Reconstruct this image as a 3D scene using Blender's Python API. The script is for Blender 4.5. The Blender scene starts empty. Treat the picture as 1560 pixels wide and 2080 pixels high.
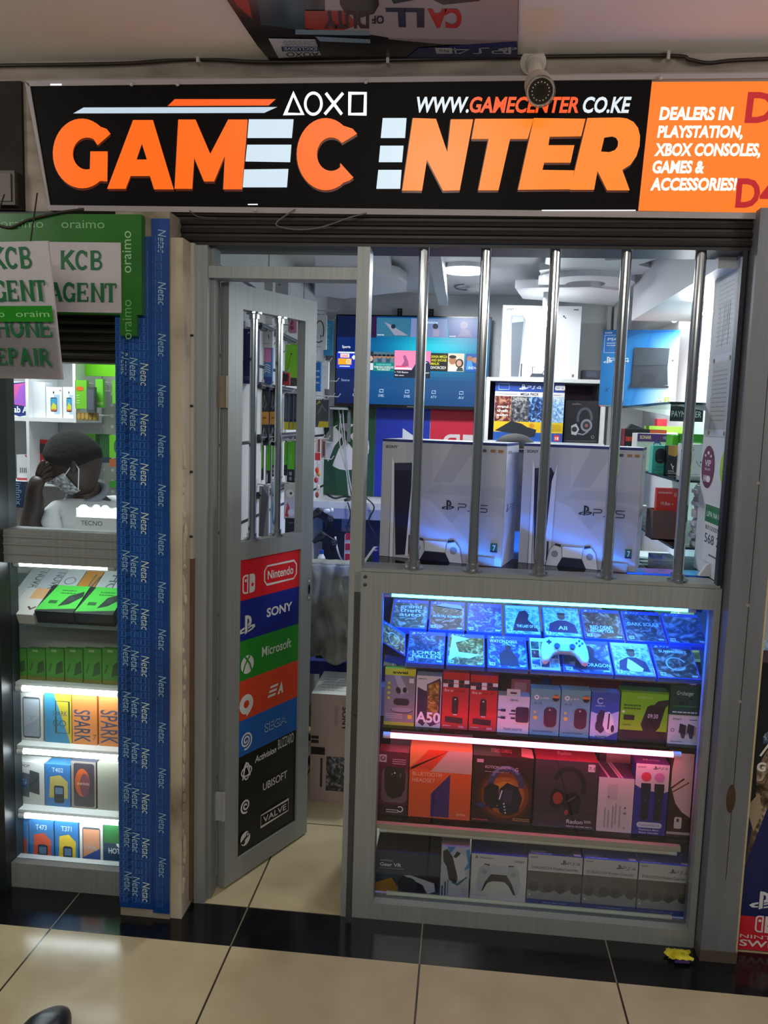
import bpy, bmesh, math, random
import numpy as np
from mathutils import Vector
random.seed(7)
sc = bpy.context.scene
COL = sc.collection
PI = math.pi

# ------------------------------------------------------------------ camera
FPX = 1640.0
YAW, PITCH, ROLL = math.radians(5.52), math.radians(6.6), math.radians(1.755)
CAM = Vector((0, -2.449, 1.6))
_f = Vector((-math.sin(YAW)*math.cos(PITCH), math.cos(YAW)*math.cos(PITCH), -math.sin(PITCH)))
_r = Vector((math.cos(YAW), math.sin(YAW), 0))
_u = _r.cross(_f)
RGT = _r*math.cos(ROLL) + _u*math.sin(ROLL)
UPV = _u*math.cos(ROLL) - _r*math.sin(ROLL)
FWD = _f
cam = bpy.data.cameras.new('camera'); camo = bpy.data.objects.new('camera', cam); COL.objects.link(camo)
from mathutils import Matrix
camo.matrix_world = Matrix(((RGT.x, UPV.x, -FWD.x, CAM.x), (RGT.y, UPV.y, -FWD.y, CAM.y), (RGT.z, UPV.z, -FWD.z, CAM.z), (0, 0, 0, 1)))
cam.sensor_fit = 'VERTICAL'; cam.sensor_height = 36; cam.lens = FPX/2080*36; cam.clip_start = .01
sc.camera = camo

# ------------------------------------------------------------------ world, exposure, lamps of the place and added fills
w = bpy.data.worlds.new('world'); sc.world = w; w.use_nodes = True
w.node_tree.nodes['Background'].inputs[0].default_value = (.48, .49, .5, 1)
w.node_tree.nodes['Background'].inputs[1].default_value = .16
sc.view_settings.view_transform = 'Standard'; sc.view_settings.look = 'None'
sc.view_settings.exposure = 0; sc.view_settings.gamma = 1; sc.view_settings.use_curve_mapping = False
sc.cycles.use_denoising = True
sc.cycles.max_bounces = 8; sc.cycles.transparent_max_bounces = 24
sc.cycles.sample_clamp_indirect = 4

def lamp(name, kind, loc, energy, color, size=.1, size_y=None, rot=(0, 0, 0), spread=None):
    l = bpy.data.lights.new(name, kind); l.energy = energy; l.color = color
    if kind == 'AREA':
        l.size = size
        if size_y: l.shape = 'RECTANGLE'; l.size_y = size_y
        if spread: l.spread = spread
    else: l.shadow_soft_size = size
    o = bpy.data.objects.new(name, l); o.location = loc; o.rotation_euler = rot; COL.objects.link(o); return o
# corridor fluorescent fittings behind the photographer, then point fills added to brighten the ceiling
lamp('corridor_lamp', 'AREA', (-.6, -3.3, 2.55), 21, (1, .97, .90), 1.6, .25, (math.radians(20), 0, 0))
lamp('corridor_lamp_far', 'AREA', (1.2, -4.6, 2.55), 14, (1, .96, .88), 1.6, .25, (math.radians(25), 0, 0))
lamp('ceiling_fill_lamp', 'POINT', (1.7, -1.0, 2.33), 22, (1, .95, .90), .12)
lamp('ceiling_fill_lamp', 'POINT', (-2.1, -1.0, 2.40), 10, (1, .97, .93), .12)
lamp('ceiling_fill_lamp', 'POINT', (-.2, -2.0, 2.3), 10, (1, .98, .92), .12)
# round ceiling light, bulb and wall tube inside the shop; the left shop's ceiling light
lamp('shop_ceiling_lamp', 'AREA', (-.03, 1.35, 2.255), 18, (.90, .96, 1), .17, None, (0, 0, 0))
lamp('shop_bulb_lamp', 'POINT', (.352, 1.42, 2.075), 9, (.92, .97, 1), .03)
lamp('shop_tube_lamp', 'AREA', (.885, .62, 2.09), 34, (.92, .98, 1), 1.1, .04, (0, math.radians(15), PI/2))
lamp('kiosk_ceiling_lamp', 'AREA', (-1.75, .38, 2.2), 16, (.93, .97, 1), .6, .25, (0, 0, 0))

# ------------------------------------------------------------------ pixel -> point on a plane of the place
def ray(px, py): return FWD + RGT*((px-780)/FPX) - UPV*((py-1040)/FPX)
def P(px, py, Y=None, Z=None, X=None):
    r = ray(px, py)
    t = (Y-CAM.y)/r.y if Y is not None else (Z-CAM.z)/r.z if Z is not None else (X-CAM.x)/r.x
    return CAM + r*t
def PN(px, py, O, N):
    r = ray(px, py); return CAM + r*((O-CAM).dot(N)/r.dot(N))

# ------------------------------------------------------------------ materials
def s2l(c): return c/12.92 if c <= .04045 else ((c+.055)/1.055)**2.4
def rgb(h):
    h = h.lstrip('#'); h = ''.join(c+c for c in h) if len(h) == 3 else h; return tuple(s2l(int(h[i:i+2], 16)/255) for i in (0, 2, 4))
MATS = {}
def newmat(name):
    m = bpy.data.materials.new(name); m.use_nodes = True
    return m, m.node_tree, m.node_tree.nodes.get('Principled BSDF')
def mat(c, r=.45, m=0.0):
    if not isinstance(c, str): return c
    k = (c, r, m)
    if k in MATS: return MATS[k]
    if c[0] == 'e':                                   # gives off light: screens, signs, lamps
        st, h = c[1:].split('#'); st = float(st) if st else 1.0
        M, nt, b = newmat('glow_'+h)
        b.inputs['Base Color'].default_value = (0, 0, 0, 1); b.inputs['Roughness'].default_value = .3
        b.inputs['Emission Color'].default_value = (*rgb(h), 1); b.inputs['Emission Strength'].default_value = st
    else:
        M, nt, b = newmat(('metal_' if m else 'paint_')+c[1:])
        b.inputs['Base Color'].default_value = (*rgb(c), 1)
        b.inputs['Roughness'].default_value = r; b.inputs['Metallic'].default_value = m
    MATS[k] = M; return M
def noise_mat(name, cols, scale=8, detail=6, rough=.5, bump=0, stretch=(1, 1, 1), metal=0, pos=None, dist=.0):
    k = ('n', name)
    if k in MATS: return MATS[k]
    M, nt, b = newmat(name)
    tc = nt.nodes.new('ShaderNodeTexCoord'); mp = nt.nodes.new('ShaderNodeMapping'); mp.inputs['Scale'].default_value = stretch
    n = nt.nodes.new('ShaderNodeTexNoise'); n.inputs['Scale'].default_value = scale; n.inputs['Detail'].default_value = detail
    n.inputs['Distortion'].default_value = dist
    cr = nt.nodes.new('ShaderNodeValToRGB'); el = cr.color_ramp.elements
    pos = pos or [.3+.4*i/(len(cols)-1) for i in range(len(cols))]
    while len(el) < len(cols): el.new(.5)
    for e, c, p in zip(el, cols, pos): e.position = p; e.color = (*rgb(c), 1)
    L = nt.links.new
    L(tc.outputs['Object'], mp.inputs['Vector']); L(mp.outputs[0], n.inputs['Vector']); L(n.outputs[0], cr.inputs[0]); L(cr.outputs[0], b.inputs['Base Color'])
    b.inputs['Roughness'].default_value = rough; b.inputs['Metallic'].default_value = metal
    if bump:
        bn = nt.nodes.new('ShaderNodeBump'); bn.inputs['Strength'].default_value = bump; bn.inputs['Distance'].default_value = .01
        L(n.outputs[0], bn.inputs['Height']); L(bn.outputs[0], b.inputs['Normal'])
    MATS[k] = M; return M
def glass_mat(name, tint=(1, 1, 1), refl=.5, rough=.02):
    M = bpy.data.materials.new(name); M.use_nodes = True; nt = M.node_tree; nt.nodes.clear()
    o = nt.nodes.new('ShaderNodeOutputMaterial'); t = nt.nodes.new('ShaderNodeBsdfTransparent'); g = nt.nodes.new('ShaderNodeBsdfGlossy')
    t.inputs[0].default_value = (*tint, 1); g.inputs['Roughness'].default_value = rough
    fr = nt.nodes.new('ShaderNodeFresnel'); fr.inputs[0].default_value = 1.45; mu = nt.nodes.new('ShaderNodeMath'); mu.operation = 'MULTIPLY'; mu.inputs[1].default_value = refl
    mx = nt.nodes.new('ShaderNodeMixShader'); L = nt.links.new
    L(fr.outputs[0], mu.inputs[0]); L(mu.outputs[0], mx.inputs[0]); L(t.outputs[0], mx.inputs[1]); L(g.outputs[0], mx.inputs[2]); L(mx.outputs[0], o.inputs[0])
    return M
GLASS = glass_mat('clear_glass', (.97, .99, .98), .9)
GREENGLASS = glass_mat('green_glass', (.86, .95, .92), 1.0)
FILM = glass_mat('clear_film', (.93, .94, .96), 2.2, .12)
EDGE = mat('#1d3a3a', .1)
ALU = noise_mat('brushed_aluminium', ['#8f9494', '#9a9e9d'], 3, 2, .42, 0, (60, 60, .6), .25)
ALUD = noise_mat('dull_aluminium', ['#7d817f', '#888c8a'], 4, 3, .5, 0, (40, 40, .8), .15)
CHROME = mat('#cdd1d5', .15, 1.0)
STEEL = noise_mat('grey_steel_paint', ['#63666b', '#6e7176', '#76797d'], 3, 6, .5, .02, (6, 6, .7))
def A(i):                                              # printed pictures: mottled colour
    sets = [('#0d1520', '#3b5570', '#aeb9c4'), ('#14120f', '#5c4a3a', '#c9b79c'), ('#101828', '#2e5a8f', '#b7d3ea'), ('#181014', '#6d2d2a', '#d0a080'),
            ('#0c1410', '#31523e', '#a9bda5'), ('#16161a', '#45454d', '#a5a5ab'), ('#0a1226', '#26447e', '#93c4f0'), ('#201808', '#8a5a1c', '#f0c060'), ('#d8e6f2', '#86b4dc', '#2d5d9c')]
    return noise_mat('printed_picture_%d' % i, sets[i % len(sets)], 22+3*i, 4, .35, 0, dist=1.5)

# ------------------------------------------------------------------ text outlines (built-in font)
TX = {}
def txt(s, bold=0.0, shear=0.0):
    k = (s, bold, shear)
    if k not in TX:
        c = bpy.data.curves.new('t', 'FONT'); c.body = s; c.size = 1; c.offset = bold; c.shear = shear; c.resolution_u = 3; c.fill_mode = 'FRONT'
        o = bpy.data.objects.new('t', c); me = bpy.data.meshes.new_from_object(o)
        v = np.array([x.co[:2] for x in me.vertices]).reshape(-1, 2); f = [tuple(p.vertices) for p in me.polygons]
        bpy.data.objects.remove(o); bpy.data.curves.remove(c); bpy.data.meshes.remove(me)
        TX[k] = (v, f)
    return TX[k]
_H = txt('H')[0]; CAPH = float(_H[:, 1].max()-_H[:, 1].min())

# ------------------------------------------------------------------ mesh builder
ORG = {}
class MB:
    def __init__(s): s.v = []; s.f = []; s.m = []; s.mats = []
    def mi(s, m):
        m = mat(m)
        if m not in s.mats: s.mats.append(m)
        return s.mats.index(m)
    def add(s, vs, fs, m):
        b = len(s.v); s.v += [tuple(x) for x in vs]; i = s.mi(m)
        for f in fs: s.f.append([b+k for k in f]); s.m.append(i)
    def poly(s, pts, m): s.add(pts, [range(len(pts))], m)
    def obox(s, O, U, V, W, m, front=None, top=None, right=None, left=None):
        O, U, V, W = map(Vector, (O, U, V, W))       # U right, V up, W into depth
        c = [O, O+U, O+U+W, O+W, O+V, O+U+V, O+U+V+W, O+V+W]
        s.add(c, [(0, 3, 2, 1)], m); s.add(c, [(3, 7, 6, 2)], m)
        s.add(c, [(0, 1, 5, 4)], front or m); s.add(c, [(4, 5, 6, 7)], top or m)
        s.add(c, [(1, 2, 6, 5)], right or m); s.add(c, [(0, 4, 7, 3)], left or right or m)
        return s
    def box(s, x0, y0, z0, x1, y1, z1, m, **k): return s.obox((x0, y0, z0), (x1-x0, 0, 0), (0, 0, z1-z0), (0, y1-y0, 0), m, **k)
    def tube(s, pts, r, m, n=8, cap=True):
        pts = [Vector(p) for p in pts]; R = r if isinstance(r, (list, tuple)) else [r]*len(pts); vs = []; up = None
        for i, p in enumerate(pts):
            d = (pts[min(i+1, len(pts)-1)]-pts[max(i-1, 0)]).normalized()
            if up is None: up = Vector((0, 0, 1)) if abs(d.z) < .9 else Vector((1, 0, 0))
            a = d.cross(up).normalized(); b = a.cross(d).normalized(); up = b
            vs += [p+(a*math.cos(2*PI*k/n)+b*math.sin(2*PI*k/n))*R[i] for k in range(n)]
        fs = [(i*n+k, i*n+(k+1) % n, (i+1)*n+(k+1) % n, (i+1)*n+k) for i in range(len(pts)-1) for k in range(n)]
        if cap: fs += [tuple(range(n))[::-1], tuple(range((len(pts)-1)*n, len(pts)*n))]
        s.add(vs, fs, m); return s
    def ball(s, c, rx, ry, rz, m, n=16, k=10):
        c = Vector(c); vs = []; fs = []
        for i in range(k+1):
            t = PI*i/k
            for j in range(n): vs.append(c+Vector((rx*math.sin(t)*math.cos(2*PI*j/n), ry*math.sin(t)*math.sin(2*PI*j/n), rz*math.cos(t))))
        for i in range(k):
            for j in range(n): fs.append((i*n+j, (i+1)*n+j, (i+1)*n+(j+1) % n, i*n+(j+1) % n))
        s.add(vs, fs, m); return s
    def prism(s, pts, vec, m, side=None):
        pts = [Vector(p) for p in pts]; vec = Vector(vec); n = len(pts)
        s.add(pts, [range(n)], m); s.add([p+vec for p in pts], [range(n-1, -1, -1)], side or m)
        s.add(pts+[p+vec for p in pts], [(i, i+n, (i+1) % n+n, (i+1) % n) for i in range(n)], side or m); return s
    def grid(s, fn, nu, nv, m):
        vs = [fn(i/nu, j/nv) for j in range(nv+1) for i in range(nu+1)]
        s.add(vs, [(j*(nu+1)+i, j*(nu+1)+i+1, (j+1)*(nu+1)+i+1, (j+1)*(nu+1)+i) for j in range(nv) for i in range(nu)], m); return s
    def build(s, name, parent=None, org=None, bevel=0, smooth=False, sub=0, solid=0, weld=False):
        if parent is not None: org = ORG[parent.name]
        if org is None:
            a = np.array(s.v); lo, hi = a.min(0), a.max(0); org = Vector(((lo[0]+hi[0])/2, (lo[1]+hi[1])/2, lo[2]))
        org = Vector(org); me = bpy.data.meshes.new(name)
        me.from_pydata([tuple(Vector(x)-org) for x in s.v], [], s.f)
        for m in s.mats: me.materials.append(m)
        me.polygons.foreach_set('material_index', s.m)
        if smooth: me.polygons.foreach_set('use_smooth', [True]*len(me.polygons))
        me.update()
        if weld:
            b = bmesh.new(); b.from_mesh(me); bmesh.ops.remove_doubles(b, verts=b.verts, dist=1e-5); bmesh.ops.recalc_face_normals(b, faces=b.faces); b.to_mesh(me); b.free()
        o = bpy.data.objects.new(name, me); COL.objects.link(o); ORG[o.name] = org
        if parent is not None: o.parent = parent
        else: o.location = org
        if solid: x = o.modifiers.new('s', 'SOLIDIFY'); x.thickness = solid; x.offset = 0
        if bevel: x = o.modifiers.new('b', 'BEVEL'); x.width = bevel; x.segments = 2; x.limit_method = 'ANGLE'
        if sub: x = o.modifiers.new('u', 'SUBSURF'); x.levels = sub; x.render_levels = sub
        return o
def tag(o, label=None, cat=None, group=None, kind=None):
    if label: o['label'] = label
    if cat: o['category'] = cat
    if group: o['group'] = group
    if kind: o['kind'] = kind
    return o
def thing(name, label, cat, loc, group=None, kind=None):
    o = bpy.data.objects.new(name, None); COL.objects.link(o); o.location = loc; o.empty_display_size = .05; ORG[o.name] = Vector(loc)
    return tag(o, label, cat, group, kind)
def struct(mb, name, **k): return tag(mb.build(name, **k), kind='structure')
def lab(o, label): o['label'] = label; return o

# ------------------------------------------------------------------ printing on a flat face; u right, v up, both 0..1
class Face:
    def __init__(s, mb, O, U, V, off=.0004):
        s.mb = mb; s.O, s.U, s.V = Vector(O), Vector(U), Vector(V); s.N = s.U.cross(s.V).normalized(); s.l = off; s.a = s.U.length/s.V.length; s.clip = True; s.um = 1.0
    def pt(s, u, v):
        if s.clip: u = min(s.um, max(0, u)); v = min(1, max(0, v))
        return s.O+s.U*u+s.V*v+s.N*s.l
    def p(s, pts, c): s.l += .00012; s.mb.poly([s.pt(*q) for q in pts], c); return s
    def r(s, x0, y0, x1, y1, c): return s.p([(x0, y0), (x1, y0), (x1, y1), (x0, y1)], c)
    def e(s, cx, cy, rx, c, ry=None, n=24, a0=0, a1=360, rot=0):
        ry = rx*s.a if ry is None else ry; k = n+(a1-a0 < 360); pts = []
        for i in range(k):
            t = math.radians(a0+(a1-a0)*i/n); x, y = math.cos(t)*rx*s.a, math.sin(t)*ry
            q = math.radians(rot); pts.append((cx+(x*math.cos(q)-y*math.sin(q))/s.a, cy+x*math.sin(q)+y*math.cos(q)))
        return s.p(pts, c)
    def rr(s, x0, y0, x1, y1, rad, c):                 # rounded rectangle, radius relative to height
        rx = rad/s.a; pts = []
        for cx, cy, b in ((x1-rx, y1-rad, 0), (x0+rx, y1-rad, 90), (x0+rx, y0+rad, 180), (x1-rx, y0+rad, 270)):
            for i in range(5): t = math.radians(b+22.5*i); pts.append((cx+rx*math.cos(t), cy+rad*math.sin(t)))
        return s.p(pts, c)
    def st(s, pts, w, c, closed=False):                # stroke of width w (relative to face height)
        q = [np.array((x*s.a, y)) for x, y in pts]; n = len(q); L = []; R = []
        for i in range(n):
            a = q[i-1] if (i > 0 or closed) else q[i]; b = q[(i+1) % n] if (i < n-1 or closed) else q[i]
            d = b-a; d = d/(np.linalg.norm(d)+1e-9); k = np.array((-d[1], d[0]))
            sc_ = 1.0
            if 0 < i < n-1 or closed:
                e = q[i]-q[i-1]; e = e/(np.linalg.norm(e)+1e-9); sc_ = 1/max(.5, abs(d @ e))
            L.append(q[i]+k*w/2*sc_); R.append(q[i]-k*w/2*sc_)
        s.l += .00012; vs = [s.pt(x[0]/s.a, x[1]) for x in L+R]
        s.mb.add(vs, [(i, n+i, n+(i+1) % n, (i+1) % n) for i in range(n if closed else n-1)], c); return s
    def ring(s, cx, cy, rx, w, c, ry=None, a0=0, a1=360, n=28):
        ry = rx*s.a if ry is None else ry; full = a1-a0 >= 360; k = n if full else n+1
        return s.st([(cx+math.cos(math.radians(a0+(a1-a0)*i/n))*rx, cy+math.sin(math.radians(a0+(a1-a0)*i/n))*ry) for i in range(k)], w, c, full)
    def t(s, tx, x, y, h, c, al='l', b=.012, sh=0.0, w=None, vert=0):
        """text with cap height h (relative to face height); w = wanted width; vert=1 reads downwards, -1 upwards"""
        v, f = txt(tx, b, sh)
        if len(v) == 0: return s
        x0, x1 = v[:, 0].min(), v[:, 0].max(); k = h/CAPH; s.l += .00012; W = (x1-x0)*k
        if vert:
            kw = (w/W) if w else 1; W *= kw; o = {'l': 0, 'c': -.5, 'r': -1}[al]*W
            P2 = [(x+(q[1]*k*vert)/s.a, y-vert*(o+(q[0]-x0)*k*kw)) for q in v]
        else:
            W /= s.a; kw = (w/W) if w else 1; W *= kw; o = {'l': 0, 'c': -.5, 'r': -1}[al]*W
            P2 = [(x+o+(q[0]-x0)*k*kw/s.a, y+q[1]*k) for q in v]
        s.mb.add([s.pt(*q) for q in P2], f, c); return s
    def lines(s, x0, y0, x1, y1, n, c, th=.3):         # fine print
        for i in range(n):
            y = y1-(y1-y0)*(i+.5)/n; hh = (y1-y0)/n*th/2; x = x0
            while x < x1-.01:
                q = min(x1, x+random.uniform(.06, .2)*(x1-x0)); s.r(x, y-hh, q, y+hh, c); x = q+.03*(x1-x0); s.l -= .00012
        return s
    def sub(s, x0, y0, x1, y1):
        g = Face(s.mb, s.O+s.U*x0+s.V*y0, s.U*(x1-x0), s.V*(y1-y0)); g.l = s.l; return g

# marks that recur on the goods
def m_ps(f, cx, cy, h, c):                             # upright P on a lying S; h = height
    k = h/f.a; X = lambda x: cx+x*k; Y = lambda y: cy+y*h
    f.p([(X(-.16), Y(-.5)), (X(.03), Y(-.42)), (X(.03), Y(.5)), (X(-.16), Y(.5))], c)
    f.p([(X(.03), Y(.5)), (X(.03), Y(.33)), (X(.14), Y(.27)), (X(.16), Y(.1)), (X(.07), Y(.03)), (X(.07), Y(-.12)), (X(.28), Y(-.06)), (X(.36), Y(.1)), (X(.32), Y(.32)), (X(.2), Y(.44))], c)
    f.p([(X(-.2), Y(-.1)), (X(-.2), Y(-.2)), (X(-.42), Y(-.28)), (X(-.36), Y(-.34)), (X(-.2), Y(-.32)), (X(-.2), Y(-.4)), (X(-.5), Y(-.42)), (X(-.66), Y(-.3)), (X(-.5), Y(-.18))], c)
    f.p([(X(.07), Y(-.42)), (X(.4), Y(-.34)), (X(.64), Y(-.22)), (X(.6), Y(-.08)), (X(.36), Y(-.06)), (X(.07), Y(-.16)), (X(.07), Y(-.25)), (X(.3), Y(-.18)), (X(.44), Y(-.18)), (X(.36), Y(-.25)), (X(.07), Y(-.33))], c)
def m_num(f, n, cx, cy, h, c, w=.09):                  # thin P S 4 / P S 5
    k = h/f.a; S = lambda pts: f.st([(cx+x*k, cy+(y-.5)*h) for x, y in pts], w*h, c)
    S([(-2.1, .95), (-1.15, .95), (-1.0, .88), (-1.0, .6), (-1.15, .52), (-1.9, .52), (-2.05, .44), (-2.05, .02)])
    S([(.5, .95), (.1, .95), (-.05, .88), (-.05, .12), (-.2, .04), (-.75, .04)])
    if n == 5: S([(2.0, .95), (1.0, .95), (.9, .88), (.9, .6), (1.05, .52), (1.8, .52), (1.95, .44), (1.95, .12), (1.8, .04), (.8, .04)])
    else: S([(1.85, .02), (1.85, .95), (1.55, .95), (.8, .3), (2.1, .3)])
def m_switch(f, cx, cy, h, c, bg):
    g = f.sub(cx-h*.5/f.a, cy-h/2, cx+h*.5/f.a, cy+h/2)
    g.rr(.02, 0, .46, 1, .2, c); g.r(.3, 0, .46, 1, c); g.rr(.11, .09, .37, .91, .13, bg); g.r(.28, .09, .37, .91, bg); g.e(.26, .7, .085, c)
    g.rr(.54, 0, .98, 1, .2, c); g.r(.54, 0, .7, 1, c); g.e(.78, .42, .1, bg)
def m_xbox(f, cx, cy, h, c, bg):
    k = h/f.a; f.e(cx, cy, h/2/f.a, c, ry=h/2)
    for sx in (-1, 1): f.st([(cx+sx*k*x, cy+h*y) for x, y in ((-.2, .44), (-.02, .26), (.2, -.02), (.34, -.4))], .11*h, bg)
def m_spiral(f, cx, cy, h, c, turns=2.2, w=.1, d=1):
    n = 40; f.st([(cx+math.cos(d*t)*h*.5*q/f.a, cy+math.sin(d*t)*h*.5*q) for i in range(n+1) for q in [.12+.88*i/n] for t in [2*PI*turns*i/n]], w*h, c)

def carton(name, label, cat, px, Y, d, base, art=None, z0=None, top=None, side=None, group=None, topart=None, rot=0, sideart=None, z1=None, bevel=0, parent=None, x01=None):
    """closed carton whose front face fills the pixel box px at depth Y and whose body goes d back"""
    a, b, c, e = px; ym = (b+e)/2; xm = (a+c)/2
    X0, X1 = x01 if x01 else (P(a, ym, Y=Y).x, P(c, ym, Y=Y).x)
    Z0 = P(xm, e, Y=Y).z if z0 is None else z0; Z1 = P(xm, b, Y=Y).z if z1 is None else z1
    wd = X1-X0; q = math.radians(rot); ud = Vector((math.cos(q), math.sin(q), 0)); wdv = Vector((-math.sin(q), math.cos(q), 0)); mid = Vector(((X0+X1)/2, Y, Z0))
    O = mid-ud*wd/2; U = ud*wd; V = Vector((0, 0, Z1-Z0)); W = wdv*d; mb = MB()
    mb.obox(O, U, V, W, base, top=top, right=side)
    if art: art(Face(mb, O, U, V))
    if topart: topart(Face(mb, O+V, U, W))
    if sideart: sideart(Face(mb, O+U, W, V))
    o = mb.build(name, parent)
    return tag(o, label, cat, group) if parent is None else o
# ------------------------------------------------------------------ the setting
def tile_mat(name, cols, x0, y0, joint, p=.572, rough=.2, w=.006):
    M, nt, b = newmat(name); L = nt.links.new; N = nt.nodes.new
    g = N('ShaderNodeNewGeometry'); sp = N('ShaderNodeSeparateXYZ'); L(g.outputs['Position'], sp.inputs[0]); mk = []
    for ax, o in ((0, x0), (1, y0)):
        if o is None: continue
        a = N('ShaderNodeMath'); a.operation = 'SUBTRACT'; a.inputs[1].default_value = o-p*20; L(sp.outputs[ax], a.inputs[0])
        d = N('ShaderNodeMath'); d.operation = 'DIVIDE'; d.inputs[1].default_value = p; L(a.outputs[0], d.inputs[0])
        f = N('ShaderNodeMath'); f.operation = 'FRACT'; L(d.outputs[0], f.inputs[0])
        c = N('ShaderNodeMath'); c.operation = 'LESS_THAN'; c.inputs[1].default_value = w/p; L(f.outputs[0], c.inputs[0]); mk.append(c)
    no = N('ShaderNodeTexNoise'); no.inputs['Scale'].default_value = 5; no.inputs['Detail'].default_value = 8; L(g.outputs['Position'], no.inputs['Vector'])
    cr = N('ShaderNodeValToRGB'); cr.color_ramp.elements[0].position = .35; cr.color_ramp.elements[1].position = .65
    for e, c in zip(cr.color_ramp.elements, cols): e.color = (*rgb(c), 1)
    L(no.outputs[0], cr.inputs[0]); out = cr.outputs[0]
    for c in mk:
        mx = N('ShaderNodeMix'); mx.data_type = 'RGBA'; L(c.outputs[0], mx.inputs[0]); L(out, mx.inputs[6]); mx.inputs[7].default_value = (*rgb(joint), 1); out = mx.outputs[2]
    L(out, b.inputs['Base Color']); b.inputs['Roughness'].default_value = rough
    return M
TILE = tile_mat('beige_floor_tile', ('#b7a780', '#c5b690'), -.071, -.225, '#3d3326')
TILE2 = tile_mat('beige_shop_tile', ('#b3a581', '#c0b28e'), -.071, -.032, '#4a4030')
BAND = tile_mat('black_granite', ('#0d0d0e', '#17171a'), -.071, None, '#7d7462', rough=.16, w=.004)
tag(MB().box(-2.8, -5.2, -.05, 2.0, -.225, 0, TILE).build('floor'), kind='structure')
tag(MB().box(-2.8, -.225, -.05, 2.0, -.03, 0, BAND).build('trim_1'), kind='structure')
tag(MB().box(-2.8, -.03, -.05, 1.15, 2.25, 0, TILE2).build('floor'), kind='structure')
PLASTER = noise_mat('warm_plaster', ['#eae4dd', '#efe9e3', '#f1ece7'], 2.5, 8, .75, .05)
GRIME = noise_mat('grimy_plaster', ['#5d554c', '#a89b8e', '#b9ada0'], 3, 8, .8, .04, (1, 1, 6), pos=[.25, .5, .7])
WHITE = noise_mat('white_wall_paint', ['#cfd2d4', '#dcdfe0'], 3, 5, .55)
DIRTY = noise_mat('scuffed_white_wall', ['#9fa3a6', '#c6c9cb', '#d6d9da'], 4, 8, .6, 0, pos=[.25, .45, .65])
tag(MB().box(-2.8, -5.2, 2.62, 2.0, 0, 2.7, PLASTER).build('ceiling'), kind='structure')
tag(MB().box(-2.8, 0, 2.2, 2.0, .12, 2.7, GRIME).build('wall_front'), kind='structure')
m = MB(); m.prism([(-2.8, -.035, 2.62), (-2.8, 0, 2.62), (-2.8, 0, 2.585)], (4.8, 0, 0), GRIME); struct(m, 'trim_2')
tag(MB().box(-2.8, -.012, 2.2, -1.372, .0, 2.575, noise_mat('painted_recess_shade', ['#0d0a08', '#1c1611', '#2a221a'], 5, 6, .8)).build('trim_2'), kind='structure')  # flat dark panel over the wall, painting in the shade of a recess
# dark roller-shutter housing over the opening
m = MB(); m.box(-.93, -.03, 2.098, 1.3, .10, 2.2, '#191512')
for i in range(4): m.tube([(-.93, -.032, 2.115+i*.024), (1.3, -.032, 2.115+i*.024)], .008, '#221d19', 8)
struct(m, 'trim_3')
m = MB(); m.box(.79, .0, 0, 2.0, .12, 2.2, '#4a443e'); struct(m, 'wall_front')
# shop walls
GROOVE = '#2a2c2e'
m = MB(); m.box(-.86, .02, 0, -.80, 2.2, 2.42, WHITE)
f = Face(m, (-.80, .02, 0), (0, 2.18, 0), (0, 0, 2.42))
for z in (.35, .63, .92, 1.20, 1.49, 1.78, 2.06, 2.3): f.r(0, z/2.42, 1, (z+.012)/2.42, GROOVE)
for y in (.75, 1.45): f.r(y/2.18, .3, (y+.008)/2.18, 1, GROOVE)
struct(m, 'wall_left')
m = MB(); m.box(-.86, 2.15, 0, 1.05, 2.22, 2.42, DIRTY)
f = Face(m, (-.86, 2.15, 0), (1.91, 0, 0), (0, 0, 2.42)); f.r(.0, .0, .6, 1.08/2.42, noise_mat('navy_wall', ['#3d425c', '#474d69'], 4, 4, .6))
struct(m, 'wall_back')
m = MB(); m.box(.97, .0, 0, 1.05, 2.2, 2.42, WHITE); struct(m, 'wall_right')
m = MB(); m.box(.768, -.0, 1.145, .97, .265, 2.3, WHITE); struct(m, 'wall_jamb')
tag(MB().box(-.86, .02, 2.29, 1.05, 2.2, 2.36, WHITE).build('ceiling'), kind='structure')
# gypsum shapes under the shop ceiling
def plate(pix, z, th, m='#d8dade', nm='trim_4'):
    b = MB(); b.prism([P(x, y, Z=z) for x, y in pix], (0, 0, th), m); b.build(nm, weld=True)['kind'] = 'structure'
plate([(1046, 585), (1062, 607), (1248, 621), (1270, 592), (1200, 583)], 2.20, .035)
plate([(1095, 549), (1100, 562), (1140, 557), (1206, 552), (1262, 559), (1308, 557), (1322, 544), (1296, 538), (1338, 525), (1230, 529), (1222, 518), (1180, 520), (1110, 522), (1107, 536), (1140, 544)], 2.235, .03, nm='trim_5')
m = MB(); c = P(1190, 577, Z=2.21); n = 40; rr = .205
vs = [c+Vector((math.cos(2*PI*i/n)*r_, math.sin(2*PI*i/n)*r_*1.0, h)) for r_, h in ((rr, 0), (.085, 0), (.085, .03), (rr, .03)) for i in range(n)]
m.add(vs, [(k*n+i, k*n+(i+1) % n, ((k+1) % 4)*n+(i+1) % n, ((k+1) % 4)*n+i) for k in range(4) for i in range(n)], '#d8dade'); struct(m, 'trim_6', weld=True)
plate([(755, 553), (810, 566), (826, 577), (826, 592), (700, 607), (640, 600), (640, 565)], 2.215, .05, nm='trim_7')
plate([(640, 512), (745, 512), (790, 520), (795, 548), (755, 545), (640, 540)], 2.24, .03, nm='trim_8')
m = MB(); m.box(-.165, .45, 2.2, -.115, 1.9, 2.29, '#b9bcc0'); struct(m, 'trim_9')  # beam coloured greyer than the plates to paint in its shaded side
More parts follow.
